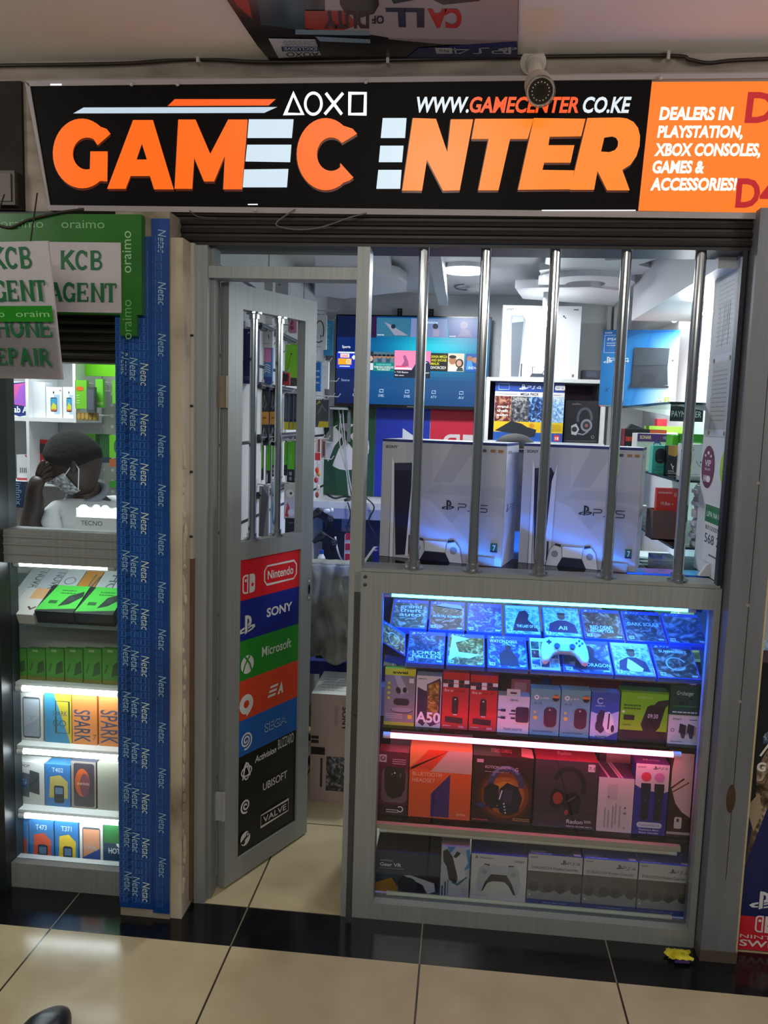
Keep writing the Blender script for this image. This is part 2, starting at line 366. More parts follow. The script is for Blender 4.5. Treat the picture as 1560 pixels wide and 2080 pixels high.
m = MB(); m.box(.715, .06, 2.065, .97, 1.3, 2.29, '#d3d5da'); struct(m, 'trim_10')
m = MB(); m.box(.88, 1.3, 2.10, .97, 2.15, 2.29, '#d3d5da'); struct(m, 'trim_11')
for x in (.74, .775): MB().box(x, 2.1, 1.2, x+.02, 2.15, 2.24, '#d9dbdc').build('trim_12')['kind'] = 'structure'

# ------------------------------------------------------------------ left shop's shell
m = MB(); m.box(-2.8, .86, 0, -.86, .93, 2.42, noise_mat('pegboard_wall', ['#b9bbb6', '#c6c8c3'], 3, 3, .6))
f = Face(m, (P(154, 850, Y=.84).x, .86, 1.0), (.7, 0, 0), (0, 0, .85))
for i in range(16):
    for j in range(18): f.e(.03+.062*i, .03+.054*j, .011, '#f0f2f0', n=8); f.l -= .00012
struct(m, 'wall_back')
m = MB(); m.box(-2.8, .03, 2.25, -.86, .9, 2.32, WHITE); struct(m, 'ceiling')
m = MB(); m.box(-2.8, .0, 0, -2.72, .9, 2.3, WHITE); struct(m, 'wall_left')
m = MB(); m.box(-2.8, .0, 1.745, -.86, .08, 2.2, '#16140f')
for i in range(7): m.tube([(-2.8, -.004, 1.765+i*.026), (-1.06, -.004, 1.765+i*.026)], .011, noise_mat('black_shutter', ['#1d1c18', '#2b2a25'], 6, 4, .45), 8)
struct(m, 'trim_13')
m = MB(); m.box(-1.480, -.06, 0, -1.452, .05, 1.06, '#1a2226'); m.box(-1.66, -.06, 1.06, -1.452, .05, 1.75, '#1a2226')
f = Face(m, (-1.6, -.061, 0), (.148, 0, 0), (0, 0, 1.2)); struct(m, 'trim_14')
m = MB(); m.box(-1.66, -.06, .0, -1.481, -.03, 1.055, '#1f7a25'); f = Face(m, (-1.66, -.06, 0), (.179, 0, 0), (0, 0, 1.055))
for k in range(5): f.t('oraimo', .97, .02+k*.2, .03, '#7fb083', vert=-1, w=.15)
tag(m.build('tape_strip'), 'green printed tape down the edge of the left shop window', 'tape')
# window frame of the left shop: sill, bottom rail, pane
wn = thing('window_1', 'aluminium framed window of the phone shop on the left', 'window', (-1.27, 0, 0), kind='structure')
m = MB(); m.box(-1.452, -.03, 1.105, -.86, .05, 1.213, ALU)
for z in (1.135, 1.165, 1.19): m.box(-1.452, -.034, z, -.86, -.03, z+.004, '#8e8f8c')
m.build('window_sill', wn)
m = MB(); m.box(-1.452, -.03, .0, -.86, .03, .085, ALU); m.build('bottom_rail', wn)
m = MB(); m.box(-1.452, .0, 1.213, -.86, .004, 1.745, GLASS); m.build('window_pane', wn)
m = MB(); m.box(-1.452, .0, .085, -.86, .004, 1.105, GLASS); m.build('window_pane', wn)

# ------------------------------------------------------------------ taped pillar, plaster jamb, cover strip
NETAC = noise_mat('blue_tape', ['#0a2458', '#0f4088', '#154f9c'], 5, 5, .3, 0, (1, 1, .4), pos=[.2, .5, .75])
pl = MB(); pl.box(-1.03, -.125, 0, -.868, .03, 2.17, noise_mat('rough_cement', ['#3b352c', '#8d8474', '#a9a08f'], 9, 9, .9, .4, pos=[.25, .45, .7]))
pillar = struct(pl, 'wall_pillar')
def netac(nm, label, x0, x1, z0, z1, cols, y, ztop=9):
    m = MB(); m.box(x0, y-.003, z0, x1, y, z1, NETAC); f = Face(m, (x0, y-.003, z0), (x1-x0, 0, 0), (0, 0, z1-z0)); H = z1-z0
    lc = '#2b68b4'
    z = .02
    while z < H-.05:                                   # printed keycaps on the tape
        for c in cols:
            for k in range(3):
                u = c/(x1-x0)-.14+.12*k
                if 0 < u < .9: f.st([(u, z/H), (u+.1, z/H), (u+.1, (z+.018)/H), (u, (z+.018)/H)], .0016/H, lc, True); f.l -= .00012
        z += .024
    for j, c in enumerate(cols):
        zz = min(H-.03, ztop)-.015*j
        while zz > .08:
            f.t('Netac', c/(x1-x0), zz/H, .024/H, ['#8fb6cf', '#9fc4d6', '#cfe0d8'][j % 3], vert=1, b=0, w=.066/H, sh=.2)
            zz -= .147
    return tag(m.build(nm), label, 'tape', 'blue printed tape on the pillar')
netac('tape_strip', 'wide blue tape band with three columns of lettering, left side of the pillar', -1.032, -.922, .03, 2.10, (.018, .045, .078), -.126, 1.74)
netac('tape_strip', 'narrow blue tape band up the right edge of the pillar front', -.9215, -.868, .02, 2.15, (.02,), -.126)
m = MB(); z = .05
CEM = noise_mat('chipped_plaster', ['#54493a', '#b3a793', '#c8bda9'], 6, 9, .9, .3, (1, 1, .6), pos=[.2, .42, .65])
m.box(-.868, -.118, 0, -.832, -.0, 2.10, CEM)
zz = .1
while zz < 1.5:
    m.ball((-.830+random.uniform(-.004, .004), -.11+random.uniform(0, .01), zz), .006, .006, random.uniform(.01, .03), CEM, 6, 5); zz += random.uniform(.02, .06)
struct(m, 'wall_jamb')
m = MB(); m.box(-.832, -.05, 1.15, -.822, .0, 2.10, '#b6b3aa'); m.box(-.832, -.05, 0.02, -.822, .0, 1.15, '#6a5138'); struct(m, 'trim_15')
for z in (1.22, 1.42, 1.62, 1.83): tag(MB().ball((-.827, -.052, z), .006, .004, .004, '#1a1a1a', 8, 6).build('screw'), kind='structure')

# ------------------------------------------------------------------ door: frame, transom and the leaf standing open
dj = thing('door_1', 'aluminium door frame with transom light over the open door', 'door frame', (-.56, 0, 0), kind='structure')
m = MB(); m.box(-.822, -.03, 0, -.787, .06, 2.098, ALU); m.box(-.787, -.0, 0, -.775, .06, 2.098, ALUD); m.build('jamb', dj)
m = MB(); m.box(-.787, -.02, 2.005, -.33, .05, 2.04, ALU); m.build('transom_bar', dj)
m = MB(); m.box(-.787, .01, 2.04, -.33, .014, 2.098, GLASS); m.build('transom_pane', dj)
A0 = Vector((-.745, .053, .008)); A1 = Vector((-.543, .46, .008)); dd = (A1-A0); LW = dd.length; dd.normalize()
nn = Vector((dd.y, -dd.x, 0)); LH = 1.998; TH = .034
leaf = thing('door_2', 'aluminium door standing open with a column of company logos', 'door', A0, kind='structure')
def LP(s, z, t=0): return A0+dd*s+Vector((0, 0, z))-nn*t
def lbox(mb, s0, s1, z0, z1, t0, t1, m): mb.obox(LP(s0, z0, t0), dd*(s1-s0), (0, 0, z1-z0), -nn*(t1-t0), m)
SW = .066
def leaf_sz(px, py): q = PN(px, py, A0, nn)-A0; return q.dot(dd), q.z
m = MB(); lbox(m, 0, SW, 0, LH, 0, TH, ALU); m.build('stile', leaf, bevel=.002)
m = MB(); lbox(m, LW-SW, LW, 0, LH, 0, TH, ALU); m.build('stile', leaf, bevel=.002)
m = MB(); lbox(m, SW, LW-SW, LH-.075, LH, 0, TH, ALU); m.build('top_rail', leaf, bevel=.002)
zm0, zm1 = leaf_sz(488, 1140)[1]+.002, leaf_sz(488, 1102)[1]
m = MB(); lbox(m, SW, LW-SW, zm0, zm1, 0, TH, ALU); m.build('mid_rail', leaf, bevel=.002)
m = MB(); lbox(m, SW, LW-SW, 0, .075, 0, TH, ALU); m.build('bottom_rail', leaf, bevel=.002)
for px in (522, 573):
    s_ = leaf_sz(px, 850)[0]; m = MB(); m.tube([LP(s_, zm1, TH/2), LP(s_, LH-.075, TH/2)], .0125, CHROME, 16)
    for z, k in ((zm1, 1), (LH-.075, -1)): m.tube([LP(s_, z, TH/2), LP(s_, z+.006*k, TH/2)], .026, CHROME, 16); m.tube([LP(s_, z+.006*k, TH/2), LP(s_, z+.022*k, TH/2)], .017, CHROME, 16)
    m.build('security_bar', leaf, smooth=False)
for z, mm in ((1.66, '#8a7a66'), (.29, '#a3a5a6')):
    m = MB(); lbox(m, -.012, .0, z-.05, z+.05, -.002, .004, mm)
    m.obox(A0+Vector((-.034, -.002, z-.05)), (.03, 0, 0), (0, 0, .1), (0, .003, 0), mm)
    for k in range(5): m.tube([A0+Vector((-.034, -.006, z-.05+.02*k+.001)), A0+Vector((-.034, -.006, z-.05+.02*k+.018))], .006, mm, 10)
    lab(m.build('hinge', leaf), 'steel butt hinge')
s_, z_ = leaf_sz(627, 1197)
m = MB(); f = Face(m, LP(LW-.028, z_-.045), dd*.024, (0, 0, .09), .001); f.rr(0, 0, 1, 1, .12, '#7c7d7e'); f.rr(.25, .3, .75, .7, .1, '#111111'); f.e(.5, .15, .2, '#c9cbcd'); f.e(.5, .86, .2, '#c9cbcd')
lab(m.build('lock_plate', leaf), 'small steel lock plate')
# the logo panel
s0, z0 = SW, .075; s1, z1 = LW-SW, zm0
m = MB(); lbox(m, s0, s1, z0, z1, .008, .02, '#101213')
f = Face(m, LP(s0, z0, .008), dd*(s1-s0), (0, 0, z1-z0))
WT = '#dfe0dc'; b = [1-k for k in (0, .134, .268, .401, .535, .657)]
for i, c in enumerate(('#d8121f', '#0a1f86', '#1f8c22', '#d9441c', '#1560b4')): f.r(0, b[i+1], 1, b[i], c)
cy = [(b[i]+b[i+1])/2-.004 for i in range(5)]
m_switch(f, .15, cy[0]-.012, .062, WT, '#d8121f')
f.st([(.44, cy[0]-.03), (.90, cy[0]-.03), (.945, cy[0]-.015), (.945, cy[0]+.018), (.90, cy[0]+.033), (.44, cy[0]+.033), (.40, cy[0]+.018), (.40, cy[0]-.015)], .0055, WT, True)
f.t('Nintendo', .67, cy[0]-.012, .028, WT, 'c', .02, w=.44)
m_ps(f, .13, cy[1]-.012, .062, WT); f.t('SONY', .66, cy[1]-.006, .028, WT, 'c', .03, w=.44)
m_xbox(f, .14, cy[2]-.012, .062, WT, '#1f8c22'); f.t('Microsoft', .62, cy[2]-.004, .032, WT, 'c', .008, w=.5)
f.ring(.13, cy[3]-.012, .075, .02, WT); f.p([(.13, cy[3]-.04), (.2, cy[3]-.04), (.13, cy[3]-.055)], WT)
x = .62; y = cy[3]-.002
for k in range(3): f.p([(x-.13+.02*k-.02, y-.02+k*.015), (x+.0+.02*k-.02, y-.02+k*.015), (x+.015+.02*k-.02, y-.012+k*.015), (x-.115+.02*k-.02, y-.012+k*.015)], WT)
f.p([(x+.02, y-.022), (x+.09, y+.022), (x+.12, y-.022), (x+.09, y-.022), (x+.085, y-.012), (x+.06, y-.012), (x+.055, y-.022)], WT)
m_spiral(f, .13, cy[4]-.008, .06, WT, 2.3, .1, -1)
for o_, c in ((.0, WT), (.012, '#1560b4')): f.t('SEGA', .62, cy[4]-.01+o_*.1, .03, c, 'c', .035-o_*1.6, w=.38-o_)
rows = [.657-.075*0, .0]
cyb = [.285, .17, .055]
f.st([(.08, cyb[0]-.025), (.13, cyb[0]+.03), (.2, cyb[0]-.02)], .006, WT); f.ring(.14, cyb[0], .08, .005, WT, ry=.016); f.ring(.14, cyb[0], .045, .005, WT, ry=.028)
f.t('Activision', .27, cyb[0]+.014, .022, WT, b=.02, sh=.2, w=.36); f.t('BLIZZARD', .66, cyb[0]+.02, .034, WT, b=.0, w=.28)
m_spiral(f, .13, cyb[1]-.004, .05, WT, 1.8, .13, 1); f.t('UBISOFT', .62, cyb[1]+.014, .026, WT, 'c', .012, w=.42)
f.e(.13, cyb[2]-.004, .078, WT, rot=0); f.e(.17, cyb[2]+.006, .028, '#101213'); f.e(.17, cyb[2]+.006, .015, WT); f.st([(.06, cyb[2]-.014), (.16, cyb[2]+.002)], .009, '#101213'); f.e(.10, cyb[2]-.014, .024, '#101213')
f.st([(.38, cyb[2]+.002), (.86, cyb[2]+.002), (.86, cyb[2]+.044), (.38, cyb[2]+.044)], .004, WT, True); f.t('VALVE', .62, cyb[2]+.012, .021, WT, 'c', .012, w=.4)
lab(m.build('logo_panel', leaf), 'column of coloured company logo stripes')

# ------------------------------------------------------------------ shop front: post, bars
sf = thing('window_2', 'aluminium shop front post with five chrome security bars above the counter', 'window', (.22, 0, 1.14), kind='structure')
m = MB(); m.box(-.335, -.03, 0, -.298, .05, 2.098, ALU); m.build('post', sf, bevel=.002)
for xt, xb in ((862, 840), (987, 960), (1130, 1095), (1275, 1233), (1425, 1378)):
    x = P(xb, 1148, Y=.0).x; m = MB(); m.tube([(x, 0, 1.142), (x, 0, 2.1)], .0155, CHROME, 20)
    m.tube([(x, 0, 1.142), (x, 0, 1.150)], .030, CHROME, 20); m.tube([(x, 0, 1.15), (x, 0, 1.168)], .020, CHROME, 20)
    m.build('security_bar', sf)
m = MB(); m.box(.755, -.03, 1.142, .768, .0, 2.098, '#1b2033'); m.build('jamb', sf)  # dark navy strip painting the shadowed gap beside the steel post

# ------------------------------------------------------------------ grey steel post, its cream edge and wall poster on the right
m = MB(); m.box(.775, -.085, .0, .876, .0, 2.2, STEEL)
f = Face(m, (.775, -.085, 0), (.101, 0, 0), (0, 0, 2.2)); f.r(.54, .12, .56, 1, '#26251f')
f.e(.5, .235, .13, noise_mat('rust_stain', ['#3a2417', '#4a3526'], 20, 4, .7), ry=.02)
for z in (.95, .66, .5, .37): f.e(.52, z, .05, '#8a8a84')
m.box(.772, -.09, .0, .879, -.0, .035, '#574f42')
struct(m, 'trim_16')
m = MB(); m.box(.8765, -.075, 0, .885, .0, 2.2, '#c9ba8d'); struct(m, 'trim_17')
# ------------------------------------------------------------------ lightbox sign over the shop
SO = Vector((0, -.045, 2.2)); SV = Vector((0, -.05, .37)).normalized(); SNN = Vector((1, 0, 0)).cross(SV)
def SP(x, y, off=0): return PN(x, y, SO, SNN)+SNN*off
def SF(mb, tl, tr, bl, off=.003): O = SP(*bl); f = Face(mb, O, SP(*tr)-SP(*tl), SP(*tl)-O, off); f.clip = False; return f
sign = thing('lightbox_sign', 'long black and orange lightbox sign above the shop front', 'sign', SP(700, 430))
m = MB(); back = Vector((0, .04, .0))
m.prism([SP(*q) for q in ((54, 168), (1700, 153), (1700, 447), (103, 428))], back, '#8b8480'); m.build('housing', sign)
m = MB()
def strip(a, b, c, d, off=.006): m.prism([SP(*q, off) for q in (a, b, c, d)], -SNN*.02, '#aaa1a2')
strip((52, 165), (1700, 148), (1700, 158), (60, 176)); strip((94, 417), (1700, 434), (1700, 447), (102, 428))
strip((52, 165), (62, 172), (104, 420), (102, 428)); m.build('frame', sign)
PANEL = newmat('black_sign_face'); PANEL[2].inputs['Base Color'].default_value = (.003, .002, .002, 1); PANEL[2].inputs['Roughness'].default_value = .5; PANEL[2].inputs['Specular IOR Level'].default_value = .12; PANEL = PANEL[0]
m = MB(); m.prism([SP(*q, .002) for q in ((61, 175), (1324, 163), (1296, 428), (102, 419))], -SNN*.006, PANEL)
DK = mat('e.35#7a2a06')
def Z1(p): return [(x/2, y/2) for x, y in p]
def Z2(p): return [(780+x/2, y/2) for x, y in p]
def arc(cx, cy, rx, ry, a0, a1, n=28): return [(cx+rx*math.cos(math.radians(a0+(a1-a0)*i/n)), cy-ry*math.sin(math.radians(a0+(a1-a0)*i/n))) for i in range(n+1)]
OR1, OR2 = mat('e1#ff6c14'), mat('e1.05#ff8422')
G = Z1([(452, 545), (436, 525)]+arc(337, 625, 117, 141, 50, 308)+[(438, 738), (440, 617), (372, 617), (370, 684)]+arc(357, 625, 58, 65, 283, 60)+[(400, 590)])
C_ = Z1([(1452, 545), (1434, 525)]+arc(1325, 628, 117, 146, 52, 308)+[(1420, 735), (1437, 722), (1384, 664)]+arc(1347, 628, 58, 68, 320, 42))
Al = Z1([(440, 768), (545, 490), (624, 490), (708, 770), (630, 770), (613, 716), (533, 716), (513, 768)])
Ah = Z1([(560, 650), (581, 587), (601, 650)])
Ml = Z1([(713, 768), (728, 488), (797, 488), (857, 628), (930, 488), (1008, 488), (985, 770), (910, 770), (917, 630), (872, 738), (832, 738), (791, 640), (783, 768)])
N_ = Z2([(75, 775), (118, 482), (212, 485), (258, 622), (272, 487), (362, 487), (308, 774), (240, 776), (175, 650), (155, 776)])
T_ = Z2([(370, 485), (607, 485), (583, 566), (512, 566), (465, 774), (383, 774), (425, 566), (356, 566)])
E_ = Z2([(544, 772), (608, 482), (817, 485), (800, 555), (672, 557), (667, 592), (772, 592), (757, 662), (650, 662), (643, 692), (772, 694), (756, 770)])
R_ = Z2([(755, 772), (825, 482), (955, 480), (985, 484), (1012, 498), (1030, 522), (1038, 555), (1036, 595), (1024, 635), (1000, 670), (966, 692), (996, 774), (905, 774), (866, 695), (852, 772)])
Rh = Z2([(880, 618), (893, 562), (925, 557), (941, 563), (949, 578), (947, 597), (936, 612), (914, 620)])
for q in (G, Al, Ml, C_, N_, T_, E_, R_):
    m.poly([SP(x+1.0+(x > 760)*-2, y+4.5, .0035) for x, y in q], DK); m.poly([SP(x-2, y+1, .0033) for x, y in q], DK)
lab(m.build('front_panel', sign), 'black front panel')
m = MB()
for q, c in ((G, OR1), (Al, OR1), (Ml, OR1), (C_, OR1), (N_, OR2), (T_, OR2), (E_, OR2), (R_, OR2)): m.prism([SP(*k, .008) for k in q], -SNN*.004, c)
for q in (Ah, Rh): m.poly([SP(*k, .0085) for k in q], PANEL)
WB = mat('e1#d3e6f2')
for q in (Z1([(1014, 487), (1194, 487), (1187, 562), (1008, 562)]), Z1([(1007, 590), (1185, 590), (1180, 660), (1000, 657)]), Z1([(995, 690), (1173, 688), (1167, 762), (989, 762)]),
          [(778, 241), (826, 241), (823, 281), (774, 281)], [(773, 297), (820, 297), (817, 330), (770, 330)], [(769, 346), (816, 346), (813, 384), (765, 384)]): m.prism([SP(*k, .008) for k in q], -SNN*.004, WB)
lab(m.build('sign_letters', sign), 'large glowing orange and white letters')
m = MB()
m.poly([SP(*k, .004) for k in Z1([(300, 462), (342, 438), (1128, 436), (1075, 460)])], mat('e1#c3d6e4')); m.poly([SP(*k, .004) for k in Z1([(683, 432), (712, 404), (1122, 404), (1093, 430)])], mat('e1#ff5f18'))
lab(m.build('accent_stripe', sign), 'white and orange slanted stripes'); m = MB()
f = SF(m, (574, 186), (748, 186), (574, 236)); W1 = mat('e1.2#ffffff')
f.st([(.035, .08), (.13, .9), (.24, .08)], .12, W1, True); f.ring(.365, .5, .095, .12, W1, ry=.43)
f.st([(.51, .93), (.70, .07)], .13, W1); f.st([(.71, .93), (.50, .07)], .13, W1); f.st([(.79, .08), (.97, .08), (.97, .92), (.79, .92)], .12, W1, True)
lab(m.build('symbol_row', sign), 'white triangle, circle, cross and square'); m = MB()
f = SF(m, (847, 197), (1285, 197), (847, 228)); f.t('WWW.', 0, 0, .95, mat('e1#e3edf4'), b=.03, sh=.22, w=.245); f.t('GAMECENTER', .25, 0, .95, mat('e1#ff5a1e'), b=.03, sh=.22, w=.505); f.t('CO.KE', .775, 0, .95, mat('e1#e3edf4'), b=.03, sh=.22, w=.22)
m.build('web_address', sign); m = MB()
for q in ((105, 172, 128, 175), (505, 415, 525, 417), (1100, 427, 1290, 429)): m = MB(); m.poly([SP(a, b, .0085) for a, b in ((q[0], q[1]), (q[2], q[1]-.2), (q[2], q[3]), (q[0], q[3]))], mat('e1.3#ffffff')); lab(m.build('light_gap', sign), 'sliver of light leaking at the frame')
m = MB(); m.prism([SP(*q, .003) for q in ((1324, 167), (1700, 165), (1700, 436), (1296, 428))], -SNN*.007, mat('e1#ff7d1c'))
WO = mat('e1.3#fff4e6'); RD = mat('e.8#d01a24')
for s, (a, b, c, d) in (('DEALERS IN', (1338, 219, 1490, 243)), ('PLAYSTATION,', (1334, 257, 1508, 279)), ('XBOX CONSOLES,', (1328, 293, 1544, 316)), ('GAMES &', (1325, 328, 1430, 351)), ('ACCESSORIES!', (1320, 363, 1497, 386))):
    SF(m, (a, b), (c, b), (a, d)).t(s, 0, 0, 1, WO, b=.042, sh=.2, w=1)
SF(m, (1511, 190), (1575, 190), (1511, 248)).t('D', 0, 0, 1, RD, b=.03, sh=.12, w=1)
SF(m, (1492, 365), (1580, 365), (1492, 420)).t('D4', 0, 0, 1, RD, b=.03, sh=.1, w=1)
lab(m.build('side_panel', sign), 'glowing orange panel with white slogan')
m = MB()
for x, y in ((270, 173), (363, 173), (744, 168), (1340, 160), (160, 424), (520, 427)): MB().ball(SP(x, y, .01), .006, .006, .006, '#b9b7b4', 8, 6).build('fixing_screw', sign)
pass

# ------------------------------------------------------------------ poster on the corridor ceiling, cable, camera
PP = lambda x, y, k=0: P(x, y, Z=2.612-k)
m = MB(); m.prism([PP(*q) for q in ((425, -60), (461, 0), (497, 55), (522, 92), (548, 123), (800, 125), (1051, 118), (1053, 0), (1054, -60))], (0, 0, .002), mat('#10121a', .25))
def pp(pts, c, k=.001): m.poly([PP(x, y, k) for x, y in pts], mat(c, .3))
pp([(660, -60), (1053, -60), (1051, 82), (800, 78), (700, 62), (660, 30)], '#a9a3a2'); pp([(780, 62), (1052, 70), (1051, 92), (900, 90), (790, 80)], '#8e8482', .0008)
pp([(478, -60), (505, 0), (512, 38), (480, 10), (455, -40)], '#a82414'); pp([(515, -60), (620, -60), (620, 62), (530, 50)], '#25404c'); pp([(618, 22), (700, 22), (730, 50), (690, 64), (620, 58)], '#a02414', .0012)
pp([(850, 98), (960, 90), (1050, 84), (1051, 118), (820, 122)], '#141c62', .0014)
pp([(545, 78), (640, 80), (652, 112), (566, 118)], '#c9ccd6', .0016)
pp([(690, -30), (765, -30), (770, 10), (760, 28), (735, 36), (700, 26), (690, 8)], '#2c1a12', .0016); pp([(600, 60), (750, 62), (752, 72), (600, 70)], '#7f9aa8', .0012); pp([(640, 74), (752, 80), (752, 88), (650, 84)], '#7f9aa8', .0012)
pp([(770, -40), (975, -40), (975, 2), (900, 10), (870, -5), (800, 8)], '#1d1c2c', .0016)
def pf(o, u, v, k=.0018): O = PP(*o, k); return Face(m, O, PP(*u, k)-O, PP(*v, k)-O, 0)
f = pf((938, 18), (868, 18), (938, 57)); f.t('CA', 0, 0, 1, '#b01c1c', b=.05, w=1)
f = pf((862, 17), (783, 16), (862, 56)); f.t('LL', 0, 0, 1, '#20233c', b=.05, w=1)
f = pf((780, 32), (755, 32), (780, 48)); f.t('OF', 0, 0, 1, '#20233c', b=.04, w=1)
f = pf((750, 22), (655, 22), (750, 58)); f.t('DUTY', 0, 0, 1, '#3a2024', b=.05, w=1)
f = pf((652, 80), (566, 80), (652, 117)); f.t('AOXO', .05, .7, .24, '#22305a', w=.8); f.r(.04, .38, .95, .64, '#2b3f74'); f.t('EXCLUSIVE', .1, .42, .16, '#d7dae4', w=.8); f.lines(.1, .04, .9, .34, 3, '#5a6070')
f = pf((1050, 95), (880, 95), (1050, 110)); m_ps(f, .1, .5, 1, '#b9bdd0'); m_num(f, 4, .45, .5, .8, '#b9bdd0', .14); f.r(.78, .1, .98, .9, '#b9bdd0'); f.t('Pro', .88, .3, .4, '#22305a', 'c', w=.12)
tag(m.build('poster'), 'glossy dark game poster stuck upside down on the corridor ceiling', 'poster')
def wire(name, label, pix, r, col, Y=-.03, cat='cable', group=None):
    pts = [P(x, y, Y=Y) if len(q) == 2 else P(x, y, Y=q[2]) for q in pix for x, y in [q[:2]]]; out = []
    for i in range(len(pts)-1):
        p0, p1, p2, p3 = pts[max(i-1, 0)], pts[i], pts[i+1], pts[min(i+2, len(pts)-1)]
        for k in range(5):
            t = k/5; out.append(.5*((2*p1)+(p2-p0)*t+(2*p0-5*p1+4*p2-p3)*t*t+(3*p1-p0-3*p2+p3)*t**3))
    out.append(pts[-1]); m = MB(); m.tube(out, r, col, 7); return tag(m.build(name, smooth=True), label, cat, group)
cb = wire('ceiling_cable', 'black cable clipped along the corridor ceiling edge above the sign', [(-150, 138), (0, 133), (150, 131), (270, 128), (400, 120), (540, 126), (780, 122), (1055, 116), (1355, 113), (1400, 121), (1440, 128), (1500, 122), (1700, 114)], .0052, '#2a211b', -.04)
for x, y in ((403, 120), (788, 122), (1357, 114)):
    c = P(x, y, Y=-.045); m = MB(); m.box(c.x-.004, c.y-.008, c.z-.011, c.x+.004, c.y+.01, c.z+.011, '#b9b0a6'); m.build('cable_clip', cb)
wire('sign_wire', 'thin grey wire looping under the sign above the barred window', [(600, 425), (560, 455), (600, 466), (650, 462), (710, 442), (745, 433)], .0022, '#6a655f', -.06)
wire('sign_wire', 'thin dark wire drooping below the left end of the sign', [(385, 428), (402, 440), (440, 443)], .002, '#4a4540', -.06)
wire('loose_wire', 'loose dark cable hanging across the top of the green board', [(-20, 452), (20, 462), (60, 446), (120, 432), (170, 425)], .004, '#241d17', -.16)
lc = P(1098, 185, Y=-.235); dr = Vector((.03, -.83, -.52)).normalized()
cc = thing('security_camera', 'white bullet security camera with a ring of infrared lamps over the sign', 'security camera', P(1083, 131, Y=-.06))
b_ = lc-dr*.105; CW = '#c9bfb4'
m = MB(); q = P(1083, 134, Y=-.05); m.tube([(q.x, -.0, 2.6), (q.x, -.045, 2.598)], .036, CW, 20); m.build('base_plate', cc)
m = MB(); m.tube([(q.x, -.04, 2.598), (q.x, -.07, 2.585), b_+dr*.02], [.02, .021, .018], CW, 14); m.ball((q.x, -.07, 2.585), .023, .023, .023, CW); m.build('bracket', cc, smooth=True)
m = MB(); m.tube([b_-dr*.008, b_, b_+dr*.02, lc-dr*.01, lc], [.022, .032, .036, .037, .036], CW, 24); chh = m.build('housing', cc, smooth=False)
m = MB(); m.tube([lc, lc+dr*.003], .031, mat('#17130f', .15), 24); m.tube([lc+dr*.003, lc+dr*.006], .012, mat('#050505', .05), 16)
a_ = dr.cross(Vector((0, 0, 1))).normalized(); c_ = a_.cross(dr)
for i in range(16): m.ball(lc+dr*.003+a_*.022*math.cos(PI*i/8)+c_*.022*math.sin(PI*i/8), .002, .002, .002, '#c9c2b2', 6, 4)
lab(m.build('lens_face', chh), 'dark lens face ringed by small lamps')
m = MB(); m.tube([lc-dr*.004, lc+dr*.008], .038, '#a99c8e', 24, cap=False); m.build('hood', chh)

# ------------------------------------------------------------------ green taped board with papers, hanging sign
GR = noise_mat('green_tape', ['#0d3c09', '#18660c', '#237c0e'], 4, 4, .35, pos=[.2, .5, .8])
bd = thing('taped_board', 'board wrapped in green printed tape over the left shop window', 'board', (-1.2, -.14, 1.85))
m = MB(); m.box(-1.62, -.155, 1.875, -.94, -.13, 2.155, GR); m.box(-1.005, -.155, 1.815, -.955, -.14, 1.875, GR)
f = Face(m, (-1.62, -.155, 1.875), (.68, 0, 0), (0, 0, .28)); f.clip = False; TG = '#7fb77f'
for x in (.12, .38, .65): f.t('oraimo', x, .86, .085, TG, w=.19, b=-.0)
f.t('oraimo', .955, .42, .1, '#9ecb9b', vert=-1, w=.19*.68/.28*.9, b=0); f.t('oraimo', .955, -.25, .1, '#6fae6c', vert=-1, w=.4, b=0)
m.build('board', bd)
SERIF = {'K': ([((.12, 0), (.12, 1)), ((.16, .42), (.78, 1)), ((.34, .56), (.86, 0))], [(.0, 0, .3), (.0, 1, .3), (.62, 1, .32), (.66, 0, .34)]),
 'I': ([((.3, 0), (.3, 1))], [(.12, 0, .36), (.12, 1, .36)]), 'E': ([((.14, 0), (.14, 1)), ((.1, .95), (.72, .95)), ((.1, .05), (.74, .05)), ((.14, .5), (.55, .5)), ((.7, .95), (.7, .74)), ((.73, .05), (.73, .27)), ((.55, .62), (.55, .38))], [(.0, 0, .3), (.0, 1, .3)]),
 'N': ([((.14, 0), (.14, 1)), ((.12, 1), (.76, 0)), ((.78, 0), (.78, 1))], [(.0, 0, .3), (.0, 1, .2), (.64, 1, .28)]), 'T': ([((.4, 0), (.4, 1)), ((.02, .95), (.78, .95)), ((.05, .95), (.05, .74)), ((.75, .95), (.75, .74))], [(.24, 0, .32)]),
 'A': ([((.08, 0), (.43, 1)), ((.43, 1), (.8, 0)), ((.22, .33), (.62, .33))], [(-.06, 0, .28), (.64, 0, .32)]), 'H': ([((.14, 0), (.14, 1)), ((.74, 0), (.74, 1)), ((.14, .5), (.74, .5))], [(.0, 0, .28), (.0, 1, .28), (.6, 0, .28), (.6, 1, .28)]),
 'C': ('arc', 40, 320), 'G': ('arc', 38, 330), 'O': ('arc', 0, 360), 'B': 'B', 'R': 'R', 'P': 'P'}
